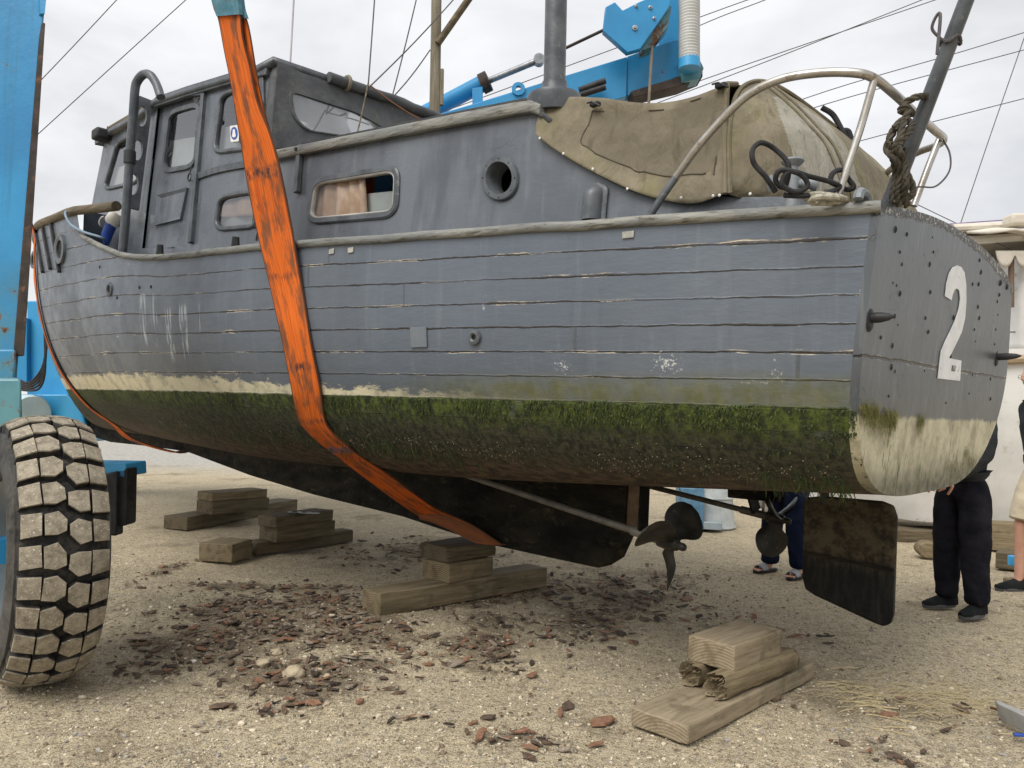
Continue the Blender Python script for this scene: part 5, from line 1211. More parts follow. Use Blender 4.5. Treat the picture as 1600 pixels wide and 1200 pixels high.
# ================================================================== TIMBER BLOCKS
def wood_mat(name, c1, c2, dark, pale=.0):
    q = NT(name); ob = q.tc(); x, y, z = q.sep(ob); rn = q.rnd()
    off = q.math('MULTIPLY', rn, 40.0); vec = q.comb(q.math('ADD', q.math('MULTIPLY', x, 1.0), off), q.math('MULTIPLY', y, 14.0), q.math('MULTIPLY', z, 14.0))
    g = q.noise(vec, 3.0, 7, .66, .4); col = q.mix(q.mr(g, .34, .66), c1, c2)
    col = q.mix(q.math('MULTIPLY', q.mr(q.noise(vec, 1.1, 5, .6, .8), .55, .72), .7), col, dark)
    ck = q.noise(q.comb(q.math('ADD', x, off), q.math('MULTIPLY', y, 26.0), q.math('MULTIPLY', z, 26.0)), 1.6, 3, .5, .3); cr = q.mr(ck, .70, .74)
    col = q.mix(q.math('MULTIPLY', cr, .85), col, (.02, .016, .011))
    bl = q.noise(ob, 5.5, 6, .66); col = q.mix(q.math('MULTIPLY', q.mr(bl, .52, .68), .5), col, (.085, .066, .038)); col = q.mix(q.math('MULTIPLY', q.mr(q.noise(ob, 3.4, 4, .6), .55, .68), .3), col, (.09, .10, .05))
    # end grain rings on the x faces
    nx = q.math('ABSOLUTE', q.sep(q.tc('Normal'))[0]); ring = q.math('FRACT', q.math('MULTIPLY', q.math('SQRT', q.math('ADD', q.math('POWER', q.math('ADD', y, .05), 2.0), q.math('POWER', q.math('ADD', z, .16), 2.0))), 70.0))
    endc = q.mix(q.mr(ring, .25, .6), c2, c1); endc = q.mix(q.math('MULTIPLY', q.mr(q.noise(ob, 12, 5, .65), .45, .65), .6), endc, dark)
    col = q.mix(q.mr(nx, .75, .9), col, endc)
    q.P(Base_Color=col, Roughness=.86); q.b.inputs['Specular IOR Level'].default_value = .25
    q.bump(q.math('SUBTRACT', q.math('MULTIPLY', g, 1.2), q.math('MULTIPLY', cr, 1.4)), .8, .006); return q.m
M_w1 = wood_mat('pale_sawn_timber', (.225, .18, .118), (.33, .268, .18), (.13, .095, .05))
M_w2 = wood_mat('weathered_timber', (.15, .115, .065), (.25, .20, .125), (.075, .055, .03))
M_w3 = wood_mat('dark_timber', (.085, .066, .04), (.155, .125, .08), (.04, .03, .018))
def timber(near, right, left, z0, h, mat, label, group, rough=.004, L=None):
    a = ground(*near, z0); b = ground(*right, z0); c = ground(*left, z0); d = (b - a); d.z = 0; Ln = L or d.length; d.normalize(); pz = Vector((-d.y, d.x, 0)); wd = abs((c - a).dot(pz)); wd = min(max(wd, .12), .34)
    if (c - a).dot(pz) < 0: pz = -pz
    o = a + d * Ln / 2 + pz * wd / 2; m = MB(); nx, ny, nz = 22, 6, 5; G = {}
    seed = random.random() * 50
    def add_face(fn, n1, n2): m.grid([[fn(i / n1, j / n2) for j in range(n2 + 1)] for i in range(n1 + 1)])
    def P(u, v, w_):
        x, y, z = (u - .5) * Ln, (v - .5) * wd, w_ * h; n = Vector((fbm((x * 3 + seed, y * 9, z * 9)), fbm((x * 3, y * 9 + seed, z * 9)), fbm((x * 3, y * 9, z * 9 + seed))))
        e = (abs(v - .5) > .49) + (w_ > .99) + (abs(u - .5) > .49); sh = .35 * rough * (e >= 2) * 2
        vv = Vector((x, y, z)) + n * rough - Vector(((u - .5) * 2 * sh, (v - .5) * 2 * sh, sh if w_ > .99 else 0)); 
        return vv
    add_face(lambda u, v: P(u, v, 1), nx, ny); add_face(lambda u, v: P(u, v, 0), nx, ny)
    add_face(lambda u, w_: P(u, 0, w_), nx, nz); add_face(lambda u, w_: P(u, 1, w_), nx, nz); add_face(lambda v, w_: P(0, v, w_), ny, nz); add_face(lambda v, w_: P(1, v, w_), ny, nz)
    me = m.build('timber_block', mat, None, smooth=True, angle=38)
    bm = bmesh.new(); bm.from_mesh(me.data); bmesh.ops.remove_doubles(bm, verts=bm.verts, dist=.0004); bmesh.ops.recalc_face_normals(bm, faces=bm.faces); bm.to_mesh(me.data); bm.free(); me.data.set_sharp_from_angle(angle=R(38))
    md = me.modifiers.new("bevel", 'BEVEL'); md.width = .006; md.segments = 2; md.limit_method = 'ANGLE'; md.angle_limit = R(45)
    me.location = (o.x, o.y, z0); me.rotation_euler = (0, 0, math.atan2(d.y, d.x)); return tag(me, label, 'timber', group)
GT = 'timber blocks for chocking the boat'
timber((1075, 1166), (1275, 1058), (996, 1128), 0, .085, M_w1, 'long pale plank on the gravel, bottom of the nearest stack under the stern', GT)
def rot_log(near, far, r, z0, label):
    a = ground(*near, z0); b = ground(*far, z0); d = b - a; L = d.length; m = MB(); seed = random.random() * 30; rows = []; n = 22
    for i in range(26):
        u = i / 25; row = []
        for j in range(n):
            an = 2 * math.pi * j / n; k = 1 + .10 * fbm((u * 5 + seed, math.cos(an) * 1.5, math.sin(an) * 1.5)); sq = 1 / max(abs(math.cos(an)), abs(math.sin(an))) ** .55
            x = (u - .5) * L + (rng.uniform(-.022, .022) if i in (0, 25) else 0); row.append(Vector((x, r * k * sq * math.cos(an) * .98, r + r * k * sq * math.sin(an) * .92)))
        rows.append(row)
    m.grid(rows, wrap=True)
    core0 = [Vector((rows[0][j].x + rng.uniform(.015, .05), rows[0][j].y * .72, r + (rows[0][j].z - r) * .72)) for j in range(n)]; core1 = [Vector((core0[0].x + .07, p.y * .35, r + (p.z - r) * .4)) for p in core0]
    m.grid([rows[0], core0, core1], wrap=True); m.add(core1, [tuple(range(n))]); m.add(rows[-1], [tuple(range(n))])
    for k in range(46):                                                # frayed fibres at the rotten end
        an = rng.uniform(0, 6.28); q = rng.uniform(.3, .95) * r; p = Vector((-L / 2 + rng.uniform(0, .03), q * math.cos(an), r + q * math.sin(an))); m.tube([p, p + Vector((-rng.uniform(.01, .035), rng.uniform(-.008, .008), rng.uniform(-.008, .008)))], [.004, .0012], 4)
    o = m.build('timber_block', M_w2, None, angle=50); c = (a + b) / 2; o.location = (c.x, c.y, z0); o.rotation_euler = (0, 0, math.atan2(d.y, d.x)); return tag(o, label, 'timber', GT)
rot_log((1117, 1092), (1231, 1046), .060, .088, 'rotten frayed timber in the middle of the nearest stack, beside a blue mark')
rot_log((1078, 1072), (1192, 1028), .058, .088, 'rotten split timber behind its frayed twin in the nearest stack')
timber((1147, 1052), (1223, 1021), (1076, 1030), .195, .125, M_w1, 'thick pale block with clear end grain, topmost of the nearest stack', GT)
m = MB(); a = ground(1150, 1060, .17); b = ground(1178, 1048, .17); m.bar(a, b, .012, .02); tag(m.build('paint_mark', simple('blue_paint_mark', (.02, .10, .22), (.03, .14, .28), .6)), 'blue painted scrap wedged under the top block of the nearest stack', 'scrap', None)
timber((593, 964), (855, 917), (567, 952), 0, .155, M_w2, 'long weathered sleeper, bottom of the stack beneath the orange sling', GT)
timber((701, 912), (771, 898), (667, 900), .155, .135, M_w2, 'squared block in the middle of the stack beneath the orange sling', GT)
timber((697, 880), (776, 868), (665, 868), .292, .115, M_w3, 'chipped block with a blue mark, topmost beneath the orange sling', GT, .009)
timber((362, 880), (399, 868), (323, 870), 0, .165, M_w2, 'short cube of timber at the left end of the second farthest stack', GT, L=.34)
timber((400, 868), (552, 846), (396, 862), 0, .125, M_w3, 'thin long plank, bottom of the second farthest stack', GT)
timber((431, 848), (524, 836), (412, 841), .125, .15, M_w3, 'dark block in the middle of the second farthest stack', GT)
timber((431, 825), (521, 812), (414, 819), .275, .10, M_w3, 'dark block splashed with white paint, topmost of the second farthest stack', GT)
m = MB(); c = ground(478, 802, .386); 
for k in range(7): m.lathe([(.0001, .002), (rng.uniform(.02, .05), .002), (.055, 0)], 9, Matrix.Translation(c + Vector((rng.uniform(-.16, .16), rng.uniform(-.08, .08), 0))))
o = m.build('white_paint_splash', simple('white_splash', (.6, .6, .58), (.5, .5, .48), .7)); o.parent = [x for x in COL.objects if x.get('label', '').startswith('dark block splashed')][0]; bpy.context.view_layer.update(); o.matrix_parent_inverse = o.parent.matrix_basis.inverted()
timber((292, 829), (465, 797), (277, 820), 0, .15, M_w3, 'long mossy plank, bottom of the farthest stack', GT)
timber((331, 805), (421, 796), (313, 798), .15, .15, M_w3, 'dark square block in the middle of the farthest stack', GT)
timber((331, 784), (418, 777), (315, 778), .30, .10, M_w2, 'greyish block, topmost of the farthest stack', GT)
# ================================================================== PEOPLE
dg = lambda: bpy.context.evaluated_depsgraph_get()
def skin_mesh(nodes, edges, sub=2, root=0):
    me = bpy.data.meshes.new('tmp'); me.from_pydata([n[0] for n in nodes], edges, []); o = bpy.data.objects.new('tmp', me); COL.objects.link(o)
    md = o.modifiers.new('skin', 'SKIN'); md.use_smooth_shade = True; md.branch_smoothing = .3
    for i, n in enumerate(nodes):
        r = n[1] if isinstance(n[1], tuple) else (n[1], n[1]); me.skin_vertices[0].data[i].radius = r; me.skin_vertices[0].data[i].use_root = (i == root)
    s_ = o.modifiers.new('sub', 'SUBSURF'); s_.levels = sub; s_.render_levels = sub
    bpy.context.view_layer.update(); em = bpy.data.meshes.new_from_object(o.evaluated_get(dg())); V = [v.co.copy() for v in em.vertices]; F = [tuple(p.vertices) for p in em.polygons]
    bpy.data.objects.remove(o); bpy.data.meshes.remove(em); return V, F
def hand(m, wrist, dirn, palm_n, s=1.0, curl=.6, thumb_side=1):
    """palm + four fingers + thumb skinned chains; dirn = finger direction, palm_n = direction the palm faces"""
    d = Vector(dirn).normalized(); n = (Vector(palm_n) - d * Vector(palm_n).dot(d)).normalized(); sd = d.cross(n) * thumb_side; w_ = Vector(wrist)
    V, F = skin_mesh([(w_, (.024 * s, .019 * s)), (w_ + d * .035 * s, (.032 * s, .016 * s)), (w_ + d * .085 * s, (.036 * s, .014 * s))], [(0, 1), (1, 2)], 2); m.add(V, F)
    for k, (off, L) in enumerate([(.027, .078), (.009, .086), (-.009, .080), (-.026, .062)]):
        p = w_ + d * .080 * s + sd * off * s; a = .25 * curl + .05 * k; nodes = [(p, .0088 * s)]; dd = d.copy()
        for seg, fr in enumerate((.45, .32, .23)):
            dd = (Matrix.Rotation(curl * (.55 + .25 * seg) + .04 * k, 3, d.cross(n)) @ dd) if True else dd; p = p + dd * L * fr * s; nodes.append((p, (.0084 - .0008 * seg) * s))
        V, F = skin_mesh(nodes, [(0, 1), (1, 2), (2, 3)], 2); m.add(V, F)
    p = w_ + d * .025 * s + sd * .022 * s; dd = (d * .75 + sd * .75 + n * .25).normalized(); nodes = [(p, .012 * s)]
    for fr in (.035, .032, .024): p = p + dd * fr * s; dd = (dd + d * .35 + n * .15).normalized(); nodes.append((p, .0100 * s))
    V, F = skin_mesh(nodes, [(0, 1), (1, 2), (2, 3)], 2); m.add(V, F)
def head(m, c, fwd, s=1.0):
    f = Vector(fwd).normalized(); up = Vector((0, 0, 1)); rt = f.cross(up).normalized(); rows = []
    for i in range(25):
        ph = math.pi * i / 24; row = []
        for j in range(36):
            a = 2 * math.pi * j / 36; x, y, z = math.sin(ph) * math.cos(a), math.sin(ph) * math.sin(a), math.cos(ph)        # y forward
            X, Y, Z = x * .073, y * .094, z * .118
            if z < 0: X *= 1 - .28 * (-z) ** 1.5; Y = Y * (1 - .10 * (-z)) + .014 * (-z)
            if y > 0:
                nose = math.exp(-((x / .17) ** 2) - (((z + .18) / .20) ** 2)); Y += .030 * nose; br = math.exp(-((z - .12) / .10) ** 2) * math.exp(-(x / .6) ** 2); Y += .006 * br
                eye = math.exp(-(((abs(x) - .40) / .16) ** 2) - (((z - .02) / .11) ** 2)); Y -= .011 * eye
                lip = math.exp(-((x / .32) ** 2) - (((z + .50) / .06) ** 2)); Y += .008 * lip; chin = math.exp(-((x / .3) ** 2) - (((z + .82) / .16) ** 2)); Y += .010 * chin; mo = math.exp(-((x / .34) ** 2) - (((z + .56) / .025) ** 2)); Y -= .005 * mo
            row.append(c + (rt * X + f * Y + up * Z) * s)
        rows.append(row)
    m.grid(rows, wrap=True)
    for sgn in (-1, 1):                                                # ears
        e = c + (rt * sgn * .074 + up * -.005 - f * .008) * s; pts = [e + (f * .018 * math.cos(t) - f * .01 * 0 + up * .030 * math.sin(t) + rt * sgn * .008) * s for t in np.linspace(-2.6, 2.6, 12)]; m.tube(pts, .006 * s, 6); m.tube([e - rt * sgn * .01, e + rt * sgn * .006], [.016 * s, .010 * s], 8)
    return rt, f, up
def person(loc, yaw, label, J, skinc, top, leg, shoe, hair, sleeves=True, shorts=False, sandals=False, glasses=False, headturn=0.0):
    q = Matrix.Rotation(yaw, 3, 'Z'); g = thing('person', label, 'person', loc, yaw); gi = {k: Vector(v) for k, v in J.items()}; N_ = gi.get
    body = MB()
    names = ['pelvis', 'belly', 'chest', 'neck', 'skull', 'shl', 'ell', 'wrl', 'shr', 'elr', 'wrr', 'hipl', 'knl', 'anl', 'hipr', 'knr', 'anr']
    rad = dict(pelvis=(.13, .10), belly=(.13, .10), chest=(.145, .105), neck=.055, skull=.055, shl=.062, ell=.043, wrl=.027, shr=.062, elr=.043, wrr=.027, hipl=.085, knl=.055, anl=.038, hipr=.085, knr=.055, anr=.038)
    gi['skull'] = gi['head'] - Vector((0, .012, .04)); idx = {n: i for i, n in enumerate(names)}
    ed = [('pelvis', 'belly'), ('belly', 'chest'), ('chest', 'neck'), ('neck', 'skull'), ('chest', 'shl'), ('shl', 'ell'), ('ell', 'wrl'), ('chest', 'shr'), ('shr', 'elr'), ('elr', 'wrr'), ('pelvis', 'hipl'), ('hipl', 'knl'), ('knl', 'anl'), ('pelvis', 'hipr'), ('hipr', 'knr'), ('knr', 'anr')]
    nodes = [(gi[n], rad[n]) for n in names]; edges = [(idx[a], idx[b]) for a, b in ed]
    for sd_ in 'lr':                                                   # calves bulge
        k, a = gi['kn' + sd_], gi['an' + sd_]; edges.remove((idx['kn' + sd_], idx['an' + sd_])); nodes.append((k.lerp(a, .32) + Vector((0, -.018, 0)), .060)); i = len(nodes) - 1; edges += [(idx['kn' + sd_], i), (i, idx['an' + sd_])]
        ft = gi['ft' + sd_]; nodes.append((a + (ft - a) * .25 + Vector((0, 0, -.045)), (.038, .034))); j = len(nodes) - 1; nodes.append((ft, (.040, .018))); edges += [(idx['an' + sd_], j), (j, j + 1)]
    V, F = skin_mesh(nodes, edges, 2); body.add(V, F)
    hd = Matrix.Rotation(headturn, 3, 'Z') @ Vector((0, 1, 0)); rt, f, up = head(body, gi['head'], hd)
    for sd_, s_ in (('l', -1), ('r', 1)):
        d = (gi['wr' + sd_] - gi['el' + sd_]).normalized(); hdir = gi.get('hd' + sd_, d); hand(body, gi['wr' + sd_] + d * .005, hdir, gi.get('pn' + sd_, Vector((s_, -.3, 0)) * -1), 1.0, .55, 1 if sd_ == 'l' else -1)
        if sandals or not shoe:
            ft = gi['ft' + sd_]; a = gi['an' + sd_]; dr = (ft - a); dr.z = 0; dr.normalize(); sdv = Vector((dr.y, -dr.x, 0))
            for k in range(5):
                o_ = (k - 2) * .017; L = .055 - .006 * abs(k - (1.0 if sd_ == 'r' else 3.0)); V, F = skin_mesh([(ft + sdv * o_ + Vector((0, 0, -.006)), .010), (ft + sdv * o_ + dr * L * .6 + Vector((0, 0, -.004)), .0095), (ft + sdv * o_ + dr * L + Vector((0, 0, -.012)), .008)], [(0, 1), (1, 2)], 1); body.add(V, F)
    bo = body.build('body', skinc, g, angle=0)
    # eyes
    for s_ in (-1, 1):
        m = MB(); c = gi['head'] + rt * s_ * .030 + f * .078 + up * .003; m.lathe([(.011 * math.sin(t), -.011 * math.cos(t)) for t in np.linspace(0.001, math.pi - .001, 10)], 14, Matrix.Translation(c)); m.build('eye', M_white, bo)
        m = MB(); m.lathe([(.0001, .0012), (.005, .0)], 12, Matrix.Translation(c + f * .0108) @ f.to_track_quat('Z', 'Y').to_matrix().to_4x4()); m.build('iris', M_hole, bo)
    # hair cap
    rows = []
    for i in range(13):
        ph = (math.pi * .62) * i / 12; row = []
        for j in range(30):
            a = 2 * math.pi * j / 30; x, y, z = math.sin(ph) * math.cos(a), math.sin(ph) * math.sin(a), math.cos(ph); k = 1.05 + .03 * fbm((x * 6, y * 6, z * 6)); cut = max(0, y) * max(0, .62 - z) * 1.4; row.append(gi['head'] + rt * x * .073 * (k - cut * .6) + f * y * .094 * (k - cut) + up * (z * .118 * k + cut * .02))
        rows.append(row)
    m = MB(); m.grid(rows, wrap=True); m.build('hair', hair, bo, angle=0)
    # trousers / shorts
    kl = 1.0; rows = []
    def cl(n, r): return (gi[n], r)
    tn = [cl('pelvis', (.168, .128)), (gi['pelvis'] + Vector((0, 0, .07)), (.120, .085))]; te = [(0, 1)]
    for sd_ in 'lr':
        i = len(tn); h, k, a = gi['hip' + sd_], gi['kn' + sd_], gi['an' + sd_]
        tn += [(h + Vector((0, 0, -.04)), .130), (h.lerp(k, .55), .118)]; te += [(0, i), (i, i + 1)]
        if shorts: tn += [(h.lerp(k, .93), .098), (h.lerp(k, .96), .100)]; te += [(i + 1, i + 2), (i + 2, i + 3)]
        else: tn += [(k, .105), (k.lerp(a, .5), .096), (a + Vector((0, .005, .04)), .086), (a + Vector((0, .008, -.035)), .084)]; te += [(i + 1, i + 2), (i + 2, i + 3), (i + 3, i + 4), (i + 4, i + 5)]
    V, F = skin_mesh(tn, te, 3); V = [v + Vector((.010 * fbm((v.x * 9, v.y * 9, v.z * 7)), .012 * fbm((v.x * 9 + 5, v.y * 9, v.z * 7)), 0)) for v in V]; m = MB(); m.add(V, F); m.build('shorts' if shorts else 'trousers', leg, g, angle=0)
    # top with sleeves
    tn = [(gi['pelvis'] + Vector((0, .005, -.075)), (.150, .125)), (gi['pelvis'] + Vector((0, .005, .06)), (.182, .150)), (gi['belly'], (.180, .145)), (gi['chest'], (.185, .135)), (gi['chest'].lerp(gi['neck'], .6), (.09, .08)), (gi['neck'] + Vector((0, 0, .0)), .070)]; te = [(0, 1), (1, 2), (2, 3), (3, 4), (4, 5)]
    for sd_ in 'lr':
        i = len(tn); tn += [(gi['sh' + sd_], .085), (gi['el' + sd_], .066)]; te += [(3, i), (i, i + 1)]
        if sleeves: tn += [(gi['el' + sd_].lerp(gi['wr' + sd_], .85), .048)]; te += [(i + 1, i + 2)]
    V, F = skin_mesh(tn, te, 3, 2); V = [v + Vector((.010 * fbm((v.x * 8, v.y * 8, v.z * 9)), .012 * fbm((v.x * 8 + 5, v.y * 8, v.z * 9)), 0)) for v in V]; V = [Vector((v.x, max(v.y, -.165 if not (abs(v.x) > .15 and v.z < 1.13) else -.06), max(v.z, gi['pelvis'].z - .12))) for v in V]; m = MB(); m.add(V, F); m.build('jacket', top, g, angle=0)
    # footwear
    for sd_ in 'lr':
        a, ft = gi['an' + sd_], gi['ft' + sd_]; dr = (ft - a); dr.z = 0; dr.normalize(); sdv = Vector((dr.y, -dr.x, 0)); base = Vector((a.x, a.y, min(ft.z, a.z) - .022)); 
        base.z = gi['sole' + sd_].z if ('sole' + sd_) in gi else 0
        def ring(scale, z0, sh=0):
            pts = []
            for k in range(28):
                t = 2 * math.pi * k / 28; x = math.cos(t); y = math.sin(t); w_ = .047 + .006 * x; pts.append(base + dr * (.065 + x * .140 * scale) + sdv * (y * w_ * scale) + Vector((0, 0, z0)))
            return pts
        m = MB(); m.grid([ring(.98, 0), ring(1.03, .012), ring(1.02, .026), ring(.9, .03)], wrap=True); m.add(ring(.98, 0), [tuple(range(28))]); m.add(ring(.9, .03), [tuple(range(28))]); shs = m.build('shoe_sole' if not sandals else 'sandal_sole', M_black if sandals else shoe[1], g)
        if sandals:
            m = MB(); rows = []
            for k in range(6):
                x0 = .075 + .075 * k / 5; rows.append([base + dr * x0 + sdv * (math.cos(t) * .053) + Vector((0, 0, .026 + math.sin(t) * (.058 - .018 * k / 5))) for t in np.linspace(0, math.pi, 14)])
            m.grid(rows); m.build('sandal_strap', shoe[0], shs, solid=.006)
        else:
            m = MB(); rows = []
            for k in range(15):
                u = k / 14; x0 = -.072 + .275 * u; w_ = .047 * math.sqrt(max(.02, 1 - ((u - .47) / .55) ** 4)); hgt = .105 * (1 - .62 * min(1, max(0, (u - .22) / .62)) ** .8) * (1 if u < .9 else .75); hgt = max(hgt, .03)
                rows.append([base + dr * x0 + sdv * (math.cos(t) * w_) + Vector((0, 0, .022 + hgt * max(0, math.sin(t)) ** .8)) for t in np.linspace(0, math.pi, 14)])
            m.grid(rows); m.add(rows[0], [tuple(range(14))]); m.add(rows[-1], [tuple(range(14))]); m.build('shoe', shoe[0], g, angle=60)
    if glasses:
        m = MB()
        for s_ in (-1, 1): c = gi['head'] + rt * s_ * .032 + f * .100 + up * -.004; m.tube([c + rt * .022 * math.cos(t) + up * .017 * math.sin(t) for t in np.linspace(0, 2 * math.pi, 18)], .0016, 5); m.tube([c + rt * s_ * .023, c + rt * s_ * .048 - f * .02, c + rt * s_ * .046 - f * .10 + up * .004], .0016, 5)
        m.tube([gi['head'] + rt * -.011 + f * .101, gi['head'] + rt * .011 + f * .101], .0016, 5); m.build('glasses', M_hole, bo)
    return g
M_skin = simple('skin', (.50, .26, .18), (.56, .31, .22), .5, scale=14, bump=.15, bscale=90)
M_ctr = simple('black_trousers', (.008, .008, .012), (.018, .017, .022), .9, spec=.08, scale=6, bump=.6, bscale=12, bdist=.02); M_nav = simple('navy_trousers', (.006, .010, .026), (.012, .018, .040), .9, spec=.08, scale=6, bump=.6, bscale=12, bdist=.02)
M_shirt = simple('charcoal_shirt', (.026, .028, .031), (.040, .042, .046), .9, spec=.1, scale=6, bump=.6, bscale=11, bdist=.02); M_khaki = simple('khaki_cotton', (.48, .41, .29), (.56, .49, .36), .8, scale=5, bump=.6, bscale=11, bdist=.02)
M_hair = simple('grey_hair', (.12, .115, .11), (.22, .21, .2), .7, scale=30); M_hair2 = simple('brown_hair', (.04, .028, .018), (.07, .05, .03), .7, scale=30); M_shoe = simple('black_shoe_cloth', (.008, .009, .010), (.018, .02, .02), .85, spec=.1, bump=.4, bscale=90); M_sole = simple('grey_shoe_sole', (.06, .06, .06), (.1, .1, .1), .7); M_sand = simple('grey_sandal_felt', (.22, .22, .235), (.3, .3, .315), .8)
# man in black: stands behind the transom, turned to the left; joints in his own frame (x to his right, y forward)
JA = dict(pelvis=(0, 0, .98), belly=(0, .02, 1.16), chest=(0, .0, 1.38), neck=(0, .02, 1.55), head=(0, .05, 1.67), shl=(-.19, 0, 1.46), ell=(-.25, .08, 1.17), wrl=(-.13, .24, .985), shr=(.19, 0, 1.46), elr=(.25, .08, 1.17), wrr=(.13, .24, .985), hipl=(-.10, 0, .93), knl=(-.12, .03, .50), anl=(-.15, .04, .10), ftl=(-.165, .19, .035), hipr=(.10, 0, .93), knr=(.11, .02, .50), anr=(.13, .0, .10), ftr=(.16, .15, .035), hdl=(.75, .45, -.45), hdr=(-.75, .45, -.45), pnl=(.2, -1, .1), pnr=(-.2, -1, .1))
person((3.38, 5.80, 0), R(112), 'person in black trousers, charcoal top and black shoes standing behind the transom', JA, M_skin, M_shirt, M_ctr, (M_shoe, M_sole), M_hair)
JB = dict(JA); JB.update(knl=(-.12, .03, .50), anl=(-.15, .02, .10), ftl=(-.17, .16, .035), knr=(.12, .03, .5), anr=(.15, .02, .10), ftr=(.17, .16, .035))
person((2.50, 7.02, 0), R(125), 'person in navy trousers and grey open-toed sandals, legs seen between propeller and rudder', JB, M_skin, M_nav, M_nav, (M_sand, M_black), M_hair2, sandals=True)
JC = dict(JA); JC.update({k: (v[0], v[1], v[2] * 1.07) for k, v in JA.items() if k in ('pelvis', 'belly', 'chest', 'neck', 'head', 'shl', 'shr', 'ell', 'elr', 'hipl', 'hipr', 'wrl', 'wrr')})
JC.update(wrl=(-.27, .12, .98), wrr=(.27, -.08, .98), ell=(-.27, 0, 1.22), elr=(.27, -.10, 1.22), hdl=(0, .1, -1), hdr=(0, .05, -1), pnl=(1, 0, 0), pnr=(-1, 0, 0), knl=(-.10, .16, .54), anl=(-.10, -.18, .20), ftl=(-.10, -.08, .08), knr=(.10, .14, .56), anr=(.10, .16, .10), ftr=(.11, .31, .035), solel=(0, 0, .075), head=(0, .10, 1.79), neck=(0, .05, 1.66))
person((4.45, 6.45, 0), R(96), 'person in dark fleece, khaki shorts and glasses walking in at the right edge', JC, M_skin, M_shirt, M_khaki, (M_shoe, M_sole), M_hair, shorts=True, glasses=True)
# pale cloth hanging from the navy person's hand
m = MB(); rows = []
for i in range(10):
    k = i / 9; rows.append([at(1181 + 24 * t - 3 * k * math.sin(t * 9) - 5 * k * t, 752 + 50 * k - 12 * k * (1 - t), 6.75 + .03 * math.sin(t * 12 + k * 2)) for t in np.linspace(0, 1, 12)])
m.grid(rows); tag(m.build('cloth', simple('pale_cloth', (.58, .55, .47), (.68, .65, .58), .8, bump=.4, bscale=20), solid=.004), 'pale cloth hanging beside the person in navy trousers', 'cloth')
# ================================================================== BACKGROUND THINGS
M_bw = simple('white_boat_gelcoat', (.62, .61, .58), (.72, .71, .68), .35, scale=2.2, dirt=(.42, .38, .30), dirt_amt=.05)
M_bc = simple('cream_canvas', (.55, .50, .42), (.64, .60, .52), .8, scale=4, bump=.5, bscale=8, bdist=.02)
wb = thing('white_cruiser', 'white motor cruiser propped on timbers behind the transom at right', 'boat', (5.6, 9.6, 0)); WO = Vector((5.6, 9.6, 0))
def wbuild(m, name, mat, parent=None, **kw): m.v = [tuple(Vector(v) - WO) for v in m.v]; return m.build(name, mat, parent or wb, **kw)
secs = [(4.0, 9.6, .35, 1.0), (4.35, 9.25, .26, 1.5), (4.75, 8.75, .23, 2.1), (5.2, 8.45, .23, 2.2), (6.2, 8.3, .23, 2.25), (9.5, 8.3, .23, 2.3)]
m = MB(); rows = []
for (x, y, zb, zt) in secs:
    rows.append([Vector((x, y + .25 * (1 - t) ** 2 * 1.6, zb + (zt - zb) * t)) for t in np.linspace(0, 1, 9)] + [Vector((x + .2, y + 3.0 - .0, zt)), Vector((x + .2, y + 2.6, zb))])
m.grid(rows, wrap=True); m.add(rows[0], [tuple(range(len(rows[0])))]); m.add(rows[-1], [tuple(range(len(rows[0])))]); wbuild(m, 'hull', M_bw, angle=50)
m = MB(); m.tube([Vector((x, y - .03, zt - .12)) for x, y, zb, zt in secs[2:]], .05, 8); wbuild(m, 'rubbing_band', simple('tan_band', (.36, .27, .17), (.42, .33, .22), .6))
m = MB(); m.box((7.6, 9.6, 2.75), (4.0, 2.2, 1.05)); cbn = wbuild(m, 'cabin', M_bw, bevel=.06)
for x in (5.72, 6.5, 7.4):
    m = MB(); m.box((x + .3, 8.47, 2.85), (.55, .03, .5)); fr_ = wbuild(m, 'window', simple('brown_window_frame', (.12, .08, .05), (.16, .11, .07), .5), cbn, bevel=.01); m = MB(); m.box((x + .3, 8.45, 2.85), (.45, .02, .4)); wbuild(m, 'pane', M_dark, fr_)
m = MB(); rows = []
for x in np.linspace(5.05, 8.8, 14): rows.append([Vector((x, 8.2 + 2.6 * t, 3.42 + .22 * math.sin(math.pi * t) + .05 * math.sin(x * 5))) for t in np.linspace(0, 1, 9)])
m.grid(rows); wbuild(m, 'canopy', M_bc, solid=.03)
m = MB(); m.grid([[at(1556 + 44 * t, 392 + 26 * (abs(math.sin(t * math.pi * 1.5)) ** .6) * k, 8.35) for t in np.linspace(0, 1.2, 20)] for k in np.linspace(0, 1, 5)]); wbuild(m, 'canopy_valance', M_bc, solid=.02)
for (a, b, r, nm, mt) in [((1488, 356), (1700, 346), .045, 'boom', M_bc), ((1480, 366), (1700, 362), .02, 'boom', M_rail), ((1494, 377), (1700, 362), .05, 'boom', M_bw), ((1470, 351), (1620, 340), .006, 'rigging_line', simple('violet_line', (.18, .10, .24), (.24, .15, .3), .6)), ((1500, 402), (1640, 396), .006, 'rigging_line', M_wire), ((1573, 452), (1640, 450), .018, 'guard_rail', M_bw), ((1576, 430), (1640, 428), .018, 'guard_rail', M_bw), ((1577, 519), (1640, 517), .007, 'rigging_line', M_wire), ((1430, 318), (1600, 400), .005, 'rigging_line', M_wire)]:
    m = MB(); A = at(*a, 8.6); B = at(*b, 8.6); m.tube([A, A.lerp(B, .5), B], r, 8); wbuild(m, nm, mt)
m = MB(); m.tube([at(1580, 395, 8.42), at(1580, 480, 8.42)], .03, 8); wbuild(m, 'canopy_post', simple('brown_post', (.10, .06, .04), (.15, .1, .07), .6))
